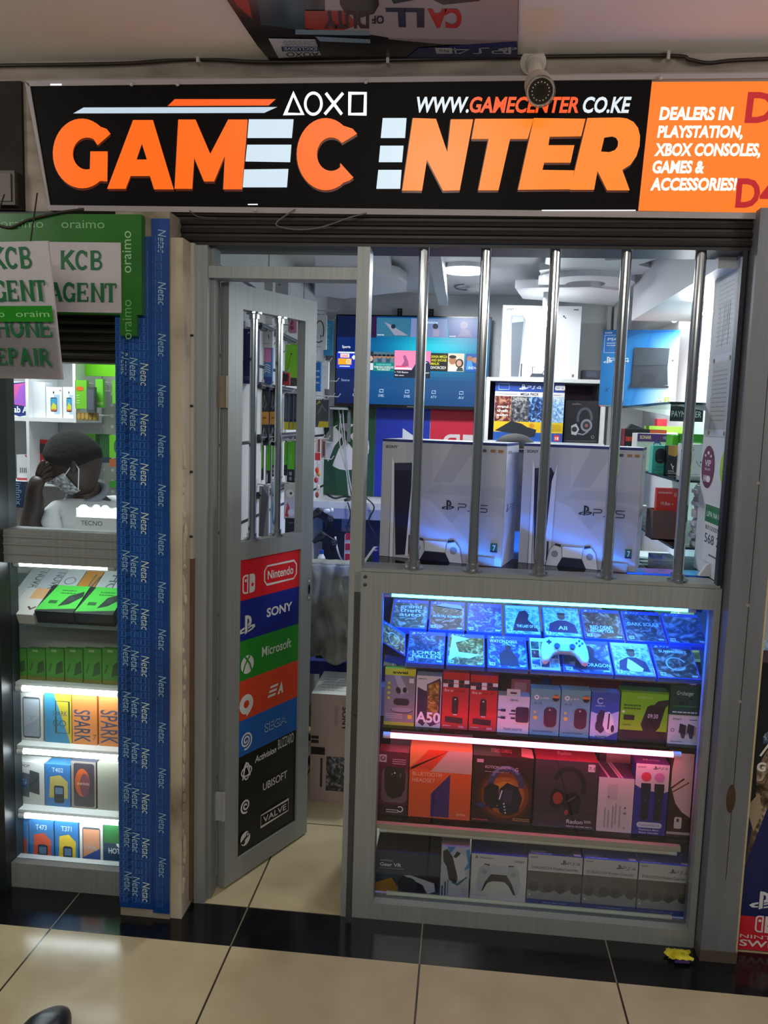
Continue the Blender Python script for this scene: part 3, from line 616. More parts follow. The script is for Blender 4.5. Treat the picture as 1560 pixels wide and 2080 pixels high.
def serif(f, s, x, y, h, wl, c):
    """bold slab-serif capitals; wl = advance per letter"""
    k = wl/.95
    for ch in s:
        g = SERIF[ch]
        T = lambda p: (x+p[0]*k, y+p[1]*h)
        wd = .2*h
        if g in ('B', 'R', 'P'):
            f.st([T((.14, 0)), T((.14, 1))], wd, c); f.st([T((0, .025)), T((.3, .025))], .05*h, c); f.st([T((0, .975)), T((.3, .975))], .05*h, c)
            bow = lambda cy, ry, rx: f.st([T((.14, cy+ry))]+[T((.42+rx*math.cos(t), cy+ry*math.sin(t))) for t in [PI/2-PI*i/12 for i in range(13)]]+[T((.14, cy-ry))], .13*h, c)
            bow(.74, .21, .22)
            if g == 'B': bow(.27, .22, .28)
            if g == 'R': f.st([T((.4, .5)), T((.8, .03)), T((.9, .03))], wd, c)
        elif g[0] == 'arc':
            f.st([T((.43+.34*math.cos(math.radians(a)), .5+.45*math.sin(math.radians(a)))) for a in [g[1]+(g[2]-g[1])*i/20 for i in range(21)]], .17*h, c, g[2] == 360)
            if ch in 'CG': f.st([T((.72, .95)), T((.72, .66))], .07*h, c)
            if ch == 'G': f.st([T((.72, .0)), T((.72, .42))], wd*.8, c); f.st([T((.56, .42)), T((.86, .42))], .06*h, c)
        else:
            for i, (a, b) in enumerate(g[0]): f.st([T(a), T(b)], wd if abs(a[0]-b[0]) < .45 and abs(a[1]-b[1]) > .5 or ch == 'K' else .09*h, c)
            for a, yy, ww in g[1]: f.st([T((a, yy*.95+.025)), T((a+ww, yy*.95+.025))], .05*h, c)
        x += wl*(.62 if ch == 'I' else 1)
PAPER = noise_mat('white_paper', ['#b9b2b6', '#c6c0c4'], 3, 3, .5); DG = mat('#17683a', .4)
m = MB(); m.box(-1.222, -.1585, 1.879, -1.0, -.1555, 2.076, PAPER); f = Face(m, (-1.222, -.1585, 1.879), (.222, 0, 0), (0, 0, .197)); serif(f, 'KCB', .19, .61, .27, .20, DG); serif(f, 'AGENT', .03, .15, .27, .19, DG)
tag(m.build('paper_notice'), 'flat white paper notice with green bank agent lettering on the green board', 'notice')
# board hanging nearer to the camera, turned a little
H0 = P(127, 771, Y=-.30); H1 = P(97, 489, Y=-.34); HU = Vector((1, -.14, 0)).normalized()*.26; O = H0-HU; V = H1-H0
hb = thing('hanging_sign', 'white phone repair sign with green tape hanging nearest the left edge', 'sign', O+HU/2)
nrm = HU.cross(V).normalized()
m = MB(); m.obox(O+Vector((0, 0, 0)), HU, V, -nrm*.006, PAPER); f = Face(m, O, HU, V)
serif(f, 'KCB', .31, .81, .15, .17, DG); serif(f, 'AGENT', .13, .575, .15, .165, DG)
serif(f, 'PHONE', .09, .315, .13, .18, DG); serif(f, 'REPAIR', .11, .105, .125, .145, DG)
f.r(0, .425, 1, .54, mat('#23881a', .3)); f.t('oraimo', .0, .46, .045, '#9ccf94', w=.42, b=0); f.t('oraim', .56, .46, .045, '#9ccf94', w=.4, b=0)
m.build('sign_board', hb)
m = MB()
f = Face(m, O, HU, V, .006); GL = glass_mat('plastic_sleeve', (1, 1, 1), 2.0, .12)
f.r(0, 0, 1, .4, GL); lab(m.build('plastic_sleeve', hb), 'clear shiny plastic sleeve')
m = MB(); m.tube([O+HU*.3+V, O+HU*.35+V+Vector((0, .06, .14))], .002, '#22201c', 6); m.build('hanging_cord', hb); m = MB(); m.tube([O+HU*.8+V, O+HU*.75+V+Vector((0, .06, .14))], .002, '#22201c', 6); m.build('hanging_cord', hb)
q = P(15, 385, Y=-.02); m = MB(); m.box(q.x-.05, -.04, q.z-.05, q.x+.035, 0, q.z+.05, '#4a4034'); m.box(q.x-.04, -.045, q.z-.04, q.x+.025, -.04, q.z+.04, '#5a5044'); tag(m.build('junction_box'), 'dim brown electrical box left of the lightbox sign', 'electrical box')

# ------------------------------------------------------------------ poster on the wall at the right edge
m = MB(); O = Vector((.888, -.02, .005)); U = Vector((.34, 0, 0)); V = Vector((0, 0, 2.1)); m.obox(O, U, V, (0, .004, 0), '#0b0e1c'); f = Face(m, O, U, V)
zf = lambda y: (P(1540, y, Y=-.02).z-.005)/2.1
f.r(0, zf(1345), 1, 1, A(8)); f.r(0, zf(1125), 1, zf(1040), A(2)); f.r(0, zf(1300), 1, zf(1220), '#a9b2c6'); f.r(0, zf(1345), 1, zf(1320), '#4a3a4a')
f.r(0, zf(1862), 1, zf(1640), mat('#0e1a58', .4)); f.r(0, 0, 1, zf(1862), mat('#cf2334', .4))
f.p([(.05, zf(1760)), (.1, zf(1640)), (.08, zf(1560)), (.2, zf(1500)), (.35, zf(1545)), (.4, zf(1680)), (.2, zf(1640))], A(1)); f.e(.2, zf(1500), .09, A(9))
f.p([(.02, zf(1640)), (.12, zf(1610)), (.16, zf(1650)), (.1, zf(1690))], '#9a8a70')
f.t('G', .08, zf(1565), .012, WT, b=.04); f.st([(.1, zf(1535)), (.16, zf(1512)), (.22, zf(1535))], .003, WT)
m_ps(f, .23, zf(1828), .028, '#d9dbe2'); m_switch(f, .26, .042, .026, '#e3dcda', '#cf2334')
f.t('NINTENDO', .06, .0185, .0055, '#e3dcda', b=0, w=.62); f.t('SWITCH', .06, .006, .0095, '#e3dcda', b=.02, w=.6)
tag(m.build('poster'), 'tall dark and red console poster on the wall right of the steel post', 'poster')

# ------------------------------------------------------------------ litter and a shoe on the corridor floor
q = P(1377, 1942, Z=.004); m = MB(); yl = noise_mat('yellow_foil', ['#8f8410', '#c9bb1a', '#e0d84a'], 40, 3, .3, .3)
def wr(u, v): return q+Vector((.038*(u-.5)*2*(1-.1*abs(v-.5))+.006*math.sin(v*9), (v-.5)*.05, .006+.007*math.sin(u*PI)*math.sin(v*PI)+.002*math.sin(u*23+v*17)))
m.grid(wr, 12, 10, yl); f = Face(m, q+Vector((-.02, -.04, .004)), (.05, 0, 0), (0, .02, 0)); f.p([(0, 0), (.9, .1), (1, 1), (.1, .9)], '#3d2a5a')
tag(m.build('sweet_wrapper', smooth=True), 'crumpled yellow sweet wrapper on the black floor band by the steel post', 'wrapper')
q = P(103, 2100, Z=0); sh = thing('shoe', 'toe of a dark shoe at the bottom left of the corridor floor', 'shoe', (q.x, q.y-.09, 0))
def shoe(u, v, top=1):
    t = v*PI; w_ = .060*(math.sin(min(1, v*2.2)*PI/2)**.55)*(1-.25*max(0, v-.5)); y = q.y+.072-.27*v; x = q.x+w_*math.cos(u*PI); z = .018+(.042+.03*v)*math.sin(u*PI)**.7*(min(1, v*3)**.5); return Vector((x, y, z))
m = MB(); m.grid(shoe, 16, 18, mat('#10131c', .35)); m.build('upper', sh, smooth=True)
m = MB(); pts = [shoe(0, i/18) for i in range(19)]+[shoe(1, i/18) for i in range(18, -1, -1)]; m.prism([Vector((p.x, p.y, .001)) for p in pts], (0, 0, .018), '#0b0c10'); m.build('sole', sh)
# ------------------------------------------------------------------ counter with glazed display cabinet
X0, X1 = -.231, .752
cab = thing('display_cabinet', 'aluminium counter cabinet with glazed front full of games and accessories', 'display cabinet', (.22, .2, 0))
m = MB(); m.box(-.318, -.03, .0, X0, .03, 1.068, ALU); m.build('stile', cab, bevel=.0015)
m = MB(); m.box(X1, -.03, .0, .771, .03, 1.068, ALU); m.build('stile', cab, bevel=.0015)
m = MB(); m.box(-.318, -.03, 1.068, .771, .03, 1.132, ALU); m.build('top_rail', cab, bevel=.0015)
m = MB(); m.box(X0, -.03, .0, X1, .03, .055, ALU); m.build('bottom_rail', cab, bevel=.0015)
m = MB(); m.box(-.318, -.028, 1.133, .766, .085, 1.143, ALU); m.build('ledge', cab, bevel=.0015)
m = MB(); m.box(-.30, .085, 1.135, .866, .46, 1.141, GREENGLASS); m.build('counter_glass', cab)
m = MB(); m.box(X0, .004, .055, X1, .008, 1.068, GLASS); m.build('front_pane', cab)
m = MB(); m.box(-.315, .03, 0, -.305, .46, 1.133, '#9a9aa0'); m.build('side_panel', cab)
m = MB(); m.box(.862, .03, 0, .868, .46, 1.133, '#7a7a84'); m.box(.771, .012, 0, .862, .03, 1.133, '#4a4a54'); m.build('side_panel', cab)
m = MB(); m.box(-.305, .452, .32, .862, .46, 1.0, noise_mat('dark_back_panel', ['#2c2433', '#393043'], 3, 4, .6)); m.build('back_panel', cab)
m = MB(); m.box(-.305, .03, .0, .862, .46, .046, '#c7bfae'); m.build('bottom_shelf', cab)
SH = [(.612, .618, .03, .40), (.303, .311, .03, .40)]
for i, (a, b, y0, y1) in enumerate(SH):
    m = MB(); m.box(-.305, y0, a, .862, y1, b, GREENGLASS); lab(m.build('shelf', cab), 'green tinted glass shelf')
m = MB(); m.box(X0, .012, .287, X1-.03, .03, .303, '#b7b0a0'); m.build('shelf_strip', cab)
# sloping board that carries the games
SB = Vector((0, .045, .818)); tl = math.radians(25); SD = Vector((0, math.cos(tl), math.sin(tl))); SN = Vector((0, -math.sin(tl), math.cos(tl)))
m = MB(); m.obox(Vector((-.228, .045, .818))-SN*.006, (1.085, 0, 0), SD*.36, -SN*-.006, GREENGLASS); lab(m.build('sloping_shelf', cab), 'sloping glass shelf under the games')
for x, z in ((-.297, 1.115), (-.297, 1.09)): pass
m = MB()
for z in (1.117, 1.092): m.ball((-.285, -.031, z), .006, .003, .006, '#3a3a3c', 8, 6)
m.build('screw', cab)
def tube_light(name, label, a, b, r, col, off='#cfd2c8', holder='#cfcfca', grp=None):
    a, b = Vector(a), Vector(b); t = thing(name, label, 'light tube', (a+b)/2, grp); d = (b-a).normalized()
    m = MB(); m.tube([a, b], r, mat(col), 12); lab(m.build('tube', t), 'lit tube' if col[0] == 'e' else 'unlit tube')
    for p, k in ((a, 1), (b, -1)): m = MB(); m.tube([p-d*.012*k, p+d*.012*k], r*1.15, holder, 10); m.build('end_cap', t)
    return t
LEDB = 'e1#12c4ff'
def glow(name, rgbv, s):
    M, nt, b = newmat(name); b.inputs['Base Color'].default_value = (0, 0, 0, 1); b.inputs['Emission Color'].default_value = (*rgbv, 1); b.inputs['Emission Strength'].default_value = s; return M
BLUE = glow('blue_led', (.01, .17, 1), 9); PINK = glow('pink_led', (1, .10, .22), 19); COOL = glow('cool_white_tube', (.86, .95, 1), 26)
def led(name, label, a, b, r, M, grp=None):
    a, b = Vector(a), Vector(b); t = thing(name, label, 'light tube', (a+b)/2, grp); d = (b-a).normalized()
    m = MB(); m.tube([a, b], r, M, 12); lab(m.build('tube', t), 'glowing tube')
    for p, k in ((a, 1), (b, -1)): m = MB(); m.tube([p-d*.014*k, p+d*.010*k], r*1.2, '#d7d7d2', 10); m.build('end_cap', t)
    return t
BLUE = glow('blue_led', (.004, .16, 1), 210)
led('light_tube', 'blue LED tube under the top rail of the counter cabinet', (-.215, .022, 1.056), (.70, .022, 1.056), .0085, BLUE)
m = MB(); c = P(1245, 1228, Y=.02); m.box(c.x-.04, .018, 1.060, c.x+.045, .03, 1.069, BLUE); tag(m.build('led_strip'), 'short glowing blue LED joint above the blue tube', 'LED strip')
led('light_tube', 'glowing pink red LED tube under the second cabinet shelf', (-.205, .022, .597), (.69, .022, .597), .0085, PINK)
tube_light('light_tube', 'unlit white tube along the front of the third cabinet shelf', (-.21, .018, .279), (.70, .018, .279), .0065, '#c9c5b4')
tube_light('light_tube', 'unlit white tube along the bottom rail of the cabinet', (-.18, .018, .0645), (.70, .018, .0645), .0065, '#d5dcd0')

# games lying on the sloping board: (x from, x to in px), title, look
def game(k, row, x, wd, art, label, yaw=0):
    ln = .155; O = SB+SD*(.006+row*.168)+SN*.0005; O = Vector((x, O.y, O.z)); U = Vector((math.cos(yaw), 0, 0))*wd+SD*(math.sin(yaw)*wd); V = SD*math.cos(yaw)*ln-Vector((math.sin(yaw)*ln, 0, 0))
    g = thing('game_case', label, 'game case', O+U/2+V/2, 'game cases on the sloping shelf')
    m = MB(); m.obox(O+SN*.012, U, V, -SN*.012, mat('#2c5fd0', .2)); m.build('case', g, bevel=.001)
    m = MB(); f = Face(m, O+SN*.0122+U*.03+V*.02, U*.95, V*.96, .0003); art(f); m.build('cover_sleeve', g)
def cover(bg, title, tx=.5, ty=.2, th=.1, band='#1d4fc0', age='18', fig=None, tc='#dfe6ee', wdt=.7, sub_=None):
    def fn(f):
        f.r(0, 0, 1, 1, bg)
        if fig == 'bust': f.p([(.1, .12), (.15, .42), (.38, .55), (.62, .55), (.85, .42), (.92, .12)], '#1a2140'); f.e(.5, .68, .11, '#6a4a38', ry=.12); f.p([(.38, .74), (.4, .82), (.6, .82), (.62, .74)], '#15151c')
        if fig == 'man': f.p([(.3, .05), (.28, .4), (.4, .56), (.62, .54), (.75, .32), (.8, .05)], '#131722'); f.e(.52, .63, .09, '#2a2018', ry=.085)
        if fig == 'ring': f.ring(.5, .42, .24, .03, '#b8c4da', a0=20, a1=330)
        if fig == 'grid':
            for i in range(3):
                for j in range(3): f.r(.03+.32*i, .08+.28*j, .32+.32*i, .33+.28*j, A(i*3+j+2))
            f.r(.3, .38, .7, .62, '#e6e6e6')
        if fig == 'head': f.p([(.2, .1), (.3, .5), (.42, .8), (.6, .85), (.7, .7), (.66, .5), (.9, .25), (.95, .1)], '#1a2030')
        if band: f.r(0, .9, 1, 1, band); m_ps(f, .1, .95, .07, '#e8ecf2'); m_num(f, 4, .32, .95, .045, '#e8ecf2', .14)
        if title:
            for i, s in enumerate(title.split('|')): f.t(s, tx, ty-i*th*1.25, th, tc, 'c', .015, w=wdt)
        if sub_: f.p(*sub_)
        if age: f.r(.03, .03, .17, .13, '#d8d8d8'); f.t(age, .10, .05, .06, '#1a1a1a', 'c', .02)
        f.r(.82, .03, .96, .08, '#cfd3d8')
    return fn
fr = [(828, 905, cover(A(5), 'LORDS|FALLEN', .52, .26, .1, tc='#e6e6ee', wdt=.8, fig=None), 'game case with a fallen lords cover, left end of the front row'),
 (908, 986, cover(A(7), '', fig=None, sub_=([(.02, .1), (.1, .95), (.6, .85), (.2, .7), (.3, .4), (.9, .35), (.6, .2), (.25, .25)], '#e9d9b8')), 'game case with a pale glaring cover, second in the front row'),
 (990, 1072, cover(A(6), 'WATCH DOGS', .4, .78, .09, fig='man', band='#174aa8', wdt=.75), 'game case showing a crouching man under the title, front row'),
 (1076, 1138, cover('#d8dde4', '', fig='grid', band='#d4d8dc', age='18'), 'game case with a comic grid cover left of the white controller'),
 (1141, 1242, cover(A(0), 'DRAGON', .74, .18, .1, band='#174aa8', wdt=.5, fig='head'), 'game case with a dragon cover behind the white controller'),
 (1244, 1326, cover(A(8), '', fig='bust', band='#c8d4da', age='3', sub_=([(.3, .2), (.38, .5), (.5, .42), (.75, .2), (.7, .1), (.4, .1)], '#f0d8a0')), 'football game case with a man in a shirt, front row'),
 (1330, 1416, cover(A(1), 'SUMMERSET', .5, .76, .075, fig='ring', band='#173a78', age='18', wdt=.72), 'game case with a ring emblem at the right end of the front row')]
for i, (a, b_, art, label) in enumerate(fr):
    p = SB+SD*.08; xa, xb = P(a, 1325, Y=p.y).x, P(b_, 1325, Y=p.y).x; game(i, 0, xa, xb-xa-.003, art, label)
bk = [(797, 870, cover(A(4), 'grand|theft|auto', .5, .7, .12, fig=None, age=None, wdt=.65), 'crime game case at the left end of the back row'),
 (872, 945, cover(A(3), 'MORTAL KOMBAT', .5, .42, .08, fig=None, wdt=.85, sub_=([(.1, .85), (.4, .95), (.9, .9), (.95, .75), (.5, .8)], '#c9b090')), 'fighting game case with dragon mark, second in the back row'),
 (948, 1020, cover(A(6), '', fig=None), 'game case with a misty landscape cover, back row'),
 (1024, 1098, cover(A(8), 'THE LAST OF US', .62, .22, .09, fig='head', wdt=.6, band='#c9d6e0'), 'game case with a dark head in profile, back row'),
 (1102, 1180, cover(A(8), 'All', .5, .22, .12, fig='bust', age='3', wdt=.25, band=None), 'football game case with a player in dark shirt, back row'),
 (1183, 1264, cover(A(3), 'RED DEAD|REDEMPTION', .45, .32, .1, fig=None, wdt=.6), 'western game case with slab title, back row'),
 (1267, 1347, cover(A(5), 'DARK SOULS', .5, .5, .11, fig=None, wdt=.85), 'game case with a plain dark cover and pale title, back row'),
 (1350, 1428, cover(A(0), '', fig=None, age='18'), 'dark game case at the right end of the back row')]
for i, (a, b_, art, label) in enumerate(bk):
    p = SB+SD*.25; xa, xb = P(a, 1268, Y=p.y).x, P(b_, 1268, Y=p.y).x; game(i, 1, xa, xb-xa-.003, art, label)
# one case propped against the left side
O = P(777, 1304, Y=.085); U = P(823, 1333, Y=.06)-O; V = P(778, 1259, Y=.125)-O
g = thing('game_case', 'game case propped at an angle against the left side of the sloping shelf', 'game case', O, 'game cases on the sloping shelf'); W = U.cross(V).normalized()*-.012
m = MB(); m.obox(O, U, V, W, mat('#2c5fd0', .2)); m.build('case', g); m = MB(); f = Face(m, O+U*.03+V*.03, U*.94, V*.94); cover(A(7), '', fig='ring', age=None)(f); m.build('cover_sleeve', g)
# white controller on the front row
def controller(name, label, O, U, V, N, s, body, dark, cat='game controller', stick='#101218'):
    """O centre, U right, V up (towards the shoulder buttons), N towards the viewer, s = width"""
    t = thing(name, label, cat, O); K = lambda x, y, n=0: O+U*(x*s)+V*(y*s)+N*(n*s)
    half = [(0, .27), (.14, .285), (.30, .30), (.40, .26), (.455, .15), (.49, -.02), (.50, -.18), (.475, -.30), (.42, -.345), (.35, -.31), (.29, -.2), (.22, -.105), (.12, -.075), (0, -.07)]
    out = half+[(-x, y) for x, y in half[-2:0:-1]]; n = len(out); m = MB(); c = (0, .09)
    rings = [(1.0, -.05, .0), (1.04, 0, 0), (1.0, .055, 0), (.86, .085, 0)]
    vs = []
    for k, h, _ in rings:
        for x, y in out:
            cx_ = .36*(1 if x > .2 else -1 if x < -.2 else 0); cx_ = max(-.36, min(.36, x*.95)); cy_ = .1 if abs(x) < .3 else min(.15, max(-.2, y))
            vs.append(K(cx_+(x-cx_)*k, cy_+(y-cy_)*k, h))
    fs = [(r*n+i, r*n+(i+1) % n, (r+1)*n+(i+1) % n, (r+1)*n+i) for r in range(3) for i in range(n)]
    m.add(vs, fs, body)
    m.f += [list(range(n))[::-1], list(range(3*n, 4*n))]; m.m += [m.mi(body)]*2
    m.build('shell', t, smooth=True, weld=True)
    m = MB(); m.prism([K(*p, .088) for p in ((-.24, .04), (-.2, .1), (.2, .1), (.24, .04), (.2, -.04), (.12, -.07), (-.12, -.07), (-.2, -.04))], -N*.01*s, dark); lab(m.build('centre_panel', t), 'darker panel between the grips')
    m = MB(); m.prism([K(*p, .093) for p in ((-.17, .27), (-.15, .1), (.15, .1), (.17, .27))], -N*.02*s, body); m.build('touchpad', t)
    for x in (-.16, .16):
        m = MB(); m.tube([K(x, .02, .07), K(x, .02, .13)], .045*s, stick, 14); m.tube([K(x, .02, .13), K(x, .02, .15)], .062*s, stick, 16); m.build('thumb_stick', t)
    m = MB()
    for x, y, w_, h in ((-.32, .14, .035, .105), (-.32, .14, .105, .035)): m.prism([K(x-w_/2*1, y-h/2, .105), K(x+w_/2, y-h/2, .105), K(x+w_/2, y+h/2, .105), K(x-w_/2, y+h/2, .105)], -N*.03*s, stick if body != stick else '#3a3c42')
    m.build('direction_pad', t)
    for a in range(4):
        x, y = .32+.06*math.cos(a*PI/2), .14+.06*math.sin(a*PI/2); m = MB(); m.tube([K(x, y, .07), K(x, y, .108)], .025*s, '#3b4048' if body[1] > '8' else '#6a6d74', 10); m.build('button', t)
    return t
c0 = SB+SD*.062+SN*.05; c0 = Vector((P(1145, 1335, Y=c0.y).x, c0.y, c0.z))
controller('game_controller', 'white game controller lying on the front row of games', c0, Vector((1, 0, 0)), (SD*.97+SN*.24).normalized(), (SN*.97-SD*.24).normalized(), .148, '#e4e8ea', '#b9c0c6')

# ---- second shelf
Z2_ = .6185; ys = .055
S = lambda c: (lambda f: f.r(0, 0, 1, 1, c))
def earbuds(f):
    f.r(0, .88, 1, 1, '#d8d02a'); f.t('awei', .5, .91, .05, '#20201a', 'c', .03, w=.5); f.r(0, .06, 1, .88, '#8a8384'); f.r(0, 0, 1, .06, '#d9c02a')
    f.p([(.3, .88), (.5, .88), (.78, .6), (.55, .55)], '#b7aeb0'); f.e(.45, .62, .08, '#231d22', ry=.06, rot=20); f.e(.66, .63, .07, '#231d22', ry=.05)
    f.rr(.3, .36, .82, .48, .055, '#2a2026'); f.e(.58, .27, .36, '#3a3036', ry=.05); f.e(.58, .28, .34, '#9a9294', ry=.045)
    for y in (.74, .66, .57, .48): f.e(.14, y, .05, '#d8d02a')
    f.r(.8, .76, .95, .84, '#dfe3e6'); f.lines(.06, .12, .6, .22, 3, '#cfcacb'); f.r(.78, .13, .92, .2, '#d8c62a')
def a50(f):
    f.p([(.05, .1), (.05, .78), (.3, .72), (.45, .7), (.45, .12), (.3, .02)], '#3a2340'); f.p([(.42, .1), (.42, .84), (.6, .88), (.93, .97), (.97, .9), (.97, .1), (.6, .02)], '#4a2a48'); f.p([(.46, .14), (.46, .82), (.9, .92), (.9, .3)], A(7))
    f.t('SAMSUNG', .05, .93, .025, '#222', b=.01, w=.35); f.t('A50', .5, .1, .19, '#ededf0', 'c', .03, w=.98)
def firetv(f):
    for i in range(5):
        for j in range(2): f.r(.02+.2*i, .74+.07*j, .2+.2*i, .80+.07*j, ['#e9e4e6', '#23283e', '#f0eef0', '#2d2a3a', '#1d2a52'][(i+j*3) % 5]); f.l -= .0001
    f.t('fire tv', .08, .66, .05, '#efd9d4', b=.01, w=.34); f.t('stick 4K', .46, .66, .045, '#8a1414', b=.01, w=.42)
    f.rr(.38, .26, .62, .58, .05, '#3a1a20'); f.p([(.14, .22), (.8, .2), (.8, .1), (.14, .12)], '#36161c'); f.e(.5, .53, .03, '#f0e0e0'); f.r(.44, .25, .58, .27, '#d9c9c9'); f.t('amazon', .06, .05, .025, '#f0c9c4', w=.3); f.r(.65, .03, .85, .07, '#d98a84')
def adapter(f):
    f.t('SAMSUNG', .5, .87, .05, '#33303a', 'c', .01, w=.26); f.rr(.57, .3, .99, .72, .06, '#42203e'); f.r(.36, .5, .58, .53, '#42203e')
    for y in (.6, .4): f.r(.0, y-.01, .1, y+.02, '#35203a'); f.r(.1, y-.03, .25, y+.04, '#35203a'); f.r(.42, y-.02, .56, y+.03, '#35203a')
    f.t('TRAVEL ADAPTER', .5, .07, .06, '#3a3440', 'c', .0, w=.6)
def router(f):
    f.ring(.2, .82, .06, .03, '#eef3f4'); f.t('p-link', .32, .79, .05, '#e6eef0', b=.0, w=.3); f.t('4G LTE', .12, .67, .035, '#2a4a50', b=.01, w=.26)
    f.e(.85, .82, .12, '#2a2430'); f.r(.74, .82, .96, .88, '#e0803a'); f.rr(.47, .18, .9, .62, .1, '#4a2038'); f.e(.66, .56, .03, '#d9c9d0'); f.e(.16, .5, .05, '#d9c95a'); f.e(.18, .38, .07, '#e3c33a'); f.lines(.1, .06, .8, .1, 1, '#3a6a70', .5)
def mouseb(f):
    f.r(0, .0, 1, 1, '#3557b4'); f.p([(0, .05), (0, .58), (.5, .5), (1, .62), (1, .18), (.5, .02)], '#b9cdea'); f.p([(.5, 0), (1, .16), (1, 0)], '#3a3f9a')
    f.ring(.32, .82, .1, .02, '#c9d6f4', a0=40, a1=330); f.t('GAMING', .32, .7, .03, '#c9d6f4', 'c', w=.34)
    f.p([(.22, .2), (.22, .5), (.36, .64), (.5, .6), (.5, .18), (.38, .12)], '#3a1f4a'); f.p([(.44, .3), (.5, .58), (.66, .6), (.8, .48), (.86, .26), (.76, .14), (.6, .14)], '#e9ecf2'); f.st([(.64, .22), (.66, .56)], .03, '#242430'); f.e(.24, .28, .06, '#2a2030', ry=.1); f.e(.8, .24, .06, '#2a2030', ry=.08); f.t('POWER', .2, .02, .05, '#22283a', b=.02, w=.4)
def watch(f):
    f.r(0, 0, 1, .22, '#241420'); f.r(0, .22, 1, 1, '#7fc81e'); f.p([(.0, .96), (1, .96), (1, 1), (0, 1)], '#5f9a24'); f.t('oraimo', .5, .85, .07, '#b4dc84', 'c', .0, w=.34)
    f.p([(.62, .66), (.78, .82), (1, .86), (1, .76), (.86, .6)], '#2c1c2c'); f.p([(.5, .24), (.44, .12), (.74, .06), (.74, .26)], '#2a1826')
    f.p([(.44, .34), (.56, .7), (.64, .74), (.9, .74), (.94, .68), (.84, .3), (.76, .22), (.5, .22)], '#2a1a28'); f.p([(.5, .36), (.6, .68), (.88, .68), (.8, .3), (.54, .28)], '#161018')
    f.t('09:30', .58, .48, .08, '#d8d4dc', b=.005, w=.22, sh=.1); f.lines(.06, .62, .42, .74, 2, '#3a6a14', .5); f.r(.07, .42, .3, .52, '#26301c'); f.e(.06, .58, .03, '#d8e8c0'); f.lines(.06, .28, .24, .36, 1, '#4a7a1a')
def gplus(f): f.r(0, 0, 1, 1, '#12463a'); f.t('G+charger', .48, .68, .13, '#d9e4dc', 'c', .005, w=.55); f.e(.38, .36, .1, '#0b2c20', ry=.1); f.ring(.66, .42, .14, .05, '#0b2c20', a0=20, a1=300); f.e(.5, .3, .42, '#1d7a44', ry=.03); f.lines(.1, .05, .9, .14, 1, '#c9dcd0', .5)
def swatch(f):
    f.t('Smart', .12, .84, .06, '#33303a', w=.3, sh=.2); f.r(.65, .84, .9, .87, '#5a5660')
    for x in (.46, .72): f.p([(x-.12, .4), (x-.1, .72), (x+.1, .66), (x+.1, .34)], '#2d2535'); f.p([(x+.1, .34), (x+.1, .66), (x+.17, .62), (x+.16, .32)], '#b98a7a'); f.p([(x-.08, .4), (x+.1, .34), (x+.06, .2), (x-.02, .22)], '#4a4450')
    f.ring(.14, .48, .05, .02, '#4a4450'); f.lines(.1, .06, .5, .12, 1, '#5a5660')
G2 = 'packaged accessories on the second cabinet shelf'
row2 = [('earphone_box', 'grey earbuds box with yellow top and bottom at the left of the second shelf', (781, 1358, 843, 1465), '#8a8384', earbuds, '#c9c228'),
 ('phone_box', 'white phone box with dark tilted phones and big A50 lettering', (845, 1373, 896, 1470), '#d9d6da', a50, '#b7b5bd'),
 ('streaming_stick_box', 'red streaming stick box next to the white phone box', (898, 1366, 952, 1473), '#c8242a', firetv, '#b0323a'),
 ('streaming_stick_box', 'red streaming stick box beside the white travel adapter box', (954, 1372, 1010, 1478), '#c8242a', firetv, '#b0323a'),
 ('adapter_box', 'white travel adapter box with hang tab on the second shelf', (1011, 1414, 1075, 1481), '#d9d5d6', adapter, '#c9c4c6'),
 ('router_box', 'pale teal pocket router box next to the travel adapter', (1077, 1400, 1137, 1487), '#74a8b4', router, '#8fb9c9'),
 ('router_box', 'pale teal pocket router box next to the blue mouse box', (1139, 1402, 1198, 1492), '#74a8b4', router, '#8fb9c9'),
 ('mouse_box', 'blue and white gaming mouse box on the second shelf', (1200, 1407, 1257, 1494), '#3557b4', mouseb, '#8f9ccf'),
 ('watch_box', 'bright green smart watch box showing the time 09:30', (1260, 1404, 1356, 1502), '#7fc81e', watch, '#4f8a3a'),
 ('watch_box', 'white box with two small smart watches under the dark green box', (1357, 1453, 1421, 1508), '#dcd8d6', swatch, '#d0ccca')]
for nm, lb, px, c, art, top in row2:
    o = carton(nm, lb, 'box', px, ys, .045, c, art, z0=Z2_, top=top, group=G2)
    if nm == 'adapter_box':
        a = P(1030, 1400, Y=ys); b_ = P(1057, 1414, Y=ys); mm = MB(); zt = ORG[o.name].z+.0
        z1 = max(v[2] for v in [(o.matrix_basis @ v.co) for v in o.data.vertices]); mm.obox((a.x, ys+.001, z1), (b_.x-a.x, 0, 0), (0, 0, .022), (0, .002, 0), '#d9d5d6'); f = Face(mm, (a.x, ys+.001, z1), (b_.x-a.x, 0, 0), (0, 0, .022)); f.rr(.25, .3, .75, .6, .15, '#5a4a58'); mm.build('hang_tab', o)
z_ = P(1390, 1453, Y=ys).z
carton('charger_box', 'dark green charger box standing on the white watch box', 'box', (1361, 1393, 1424, 1453), ys, .045, '#12463a', gplus, z0=z_+.0005, top='#2a4a44', group=G2)
carton('cardboard_box', 'dark box behind the travel adapter on the second shelf', 'box', (1012, 1375, 1098, 1440), .16, .09, '#4a2a3c', lambda f: (f.r(.3, .55, .75, .95, '#d86a78'), f.r(.38, .62, .66, .88, '#e8a0a0')), z0=Z2_)
carton('cardboard_box', 'low red box behind the pocket routers on the second shelf', 'box', (1120, 1372, 1260, 1440), .2, .08, '#8a2c48', None, z0=Z2_)
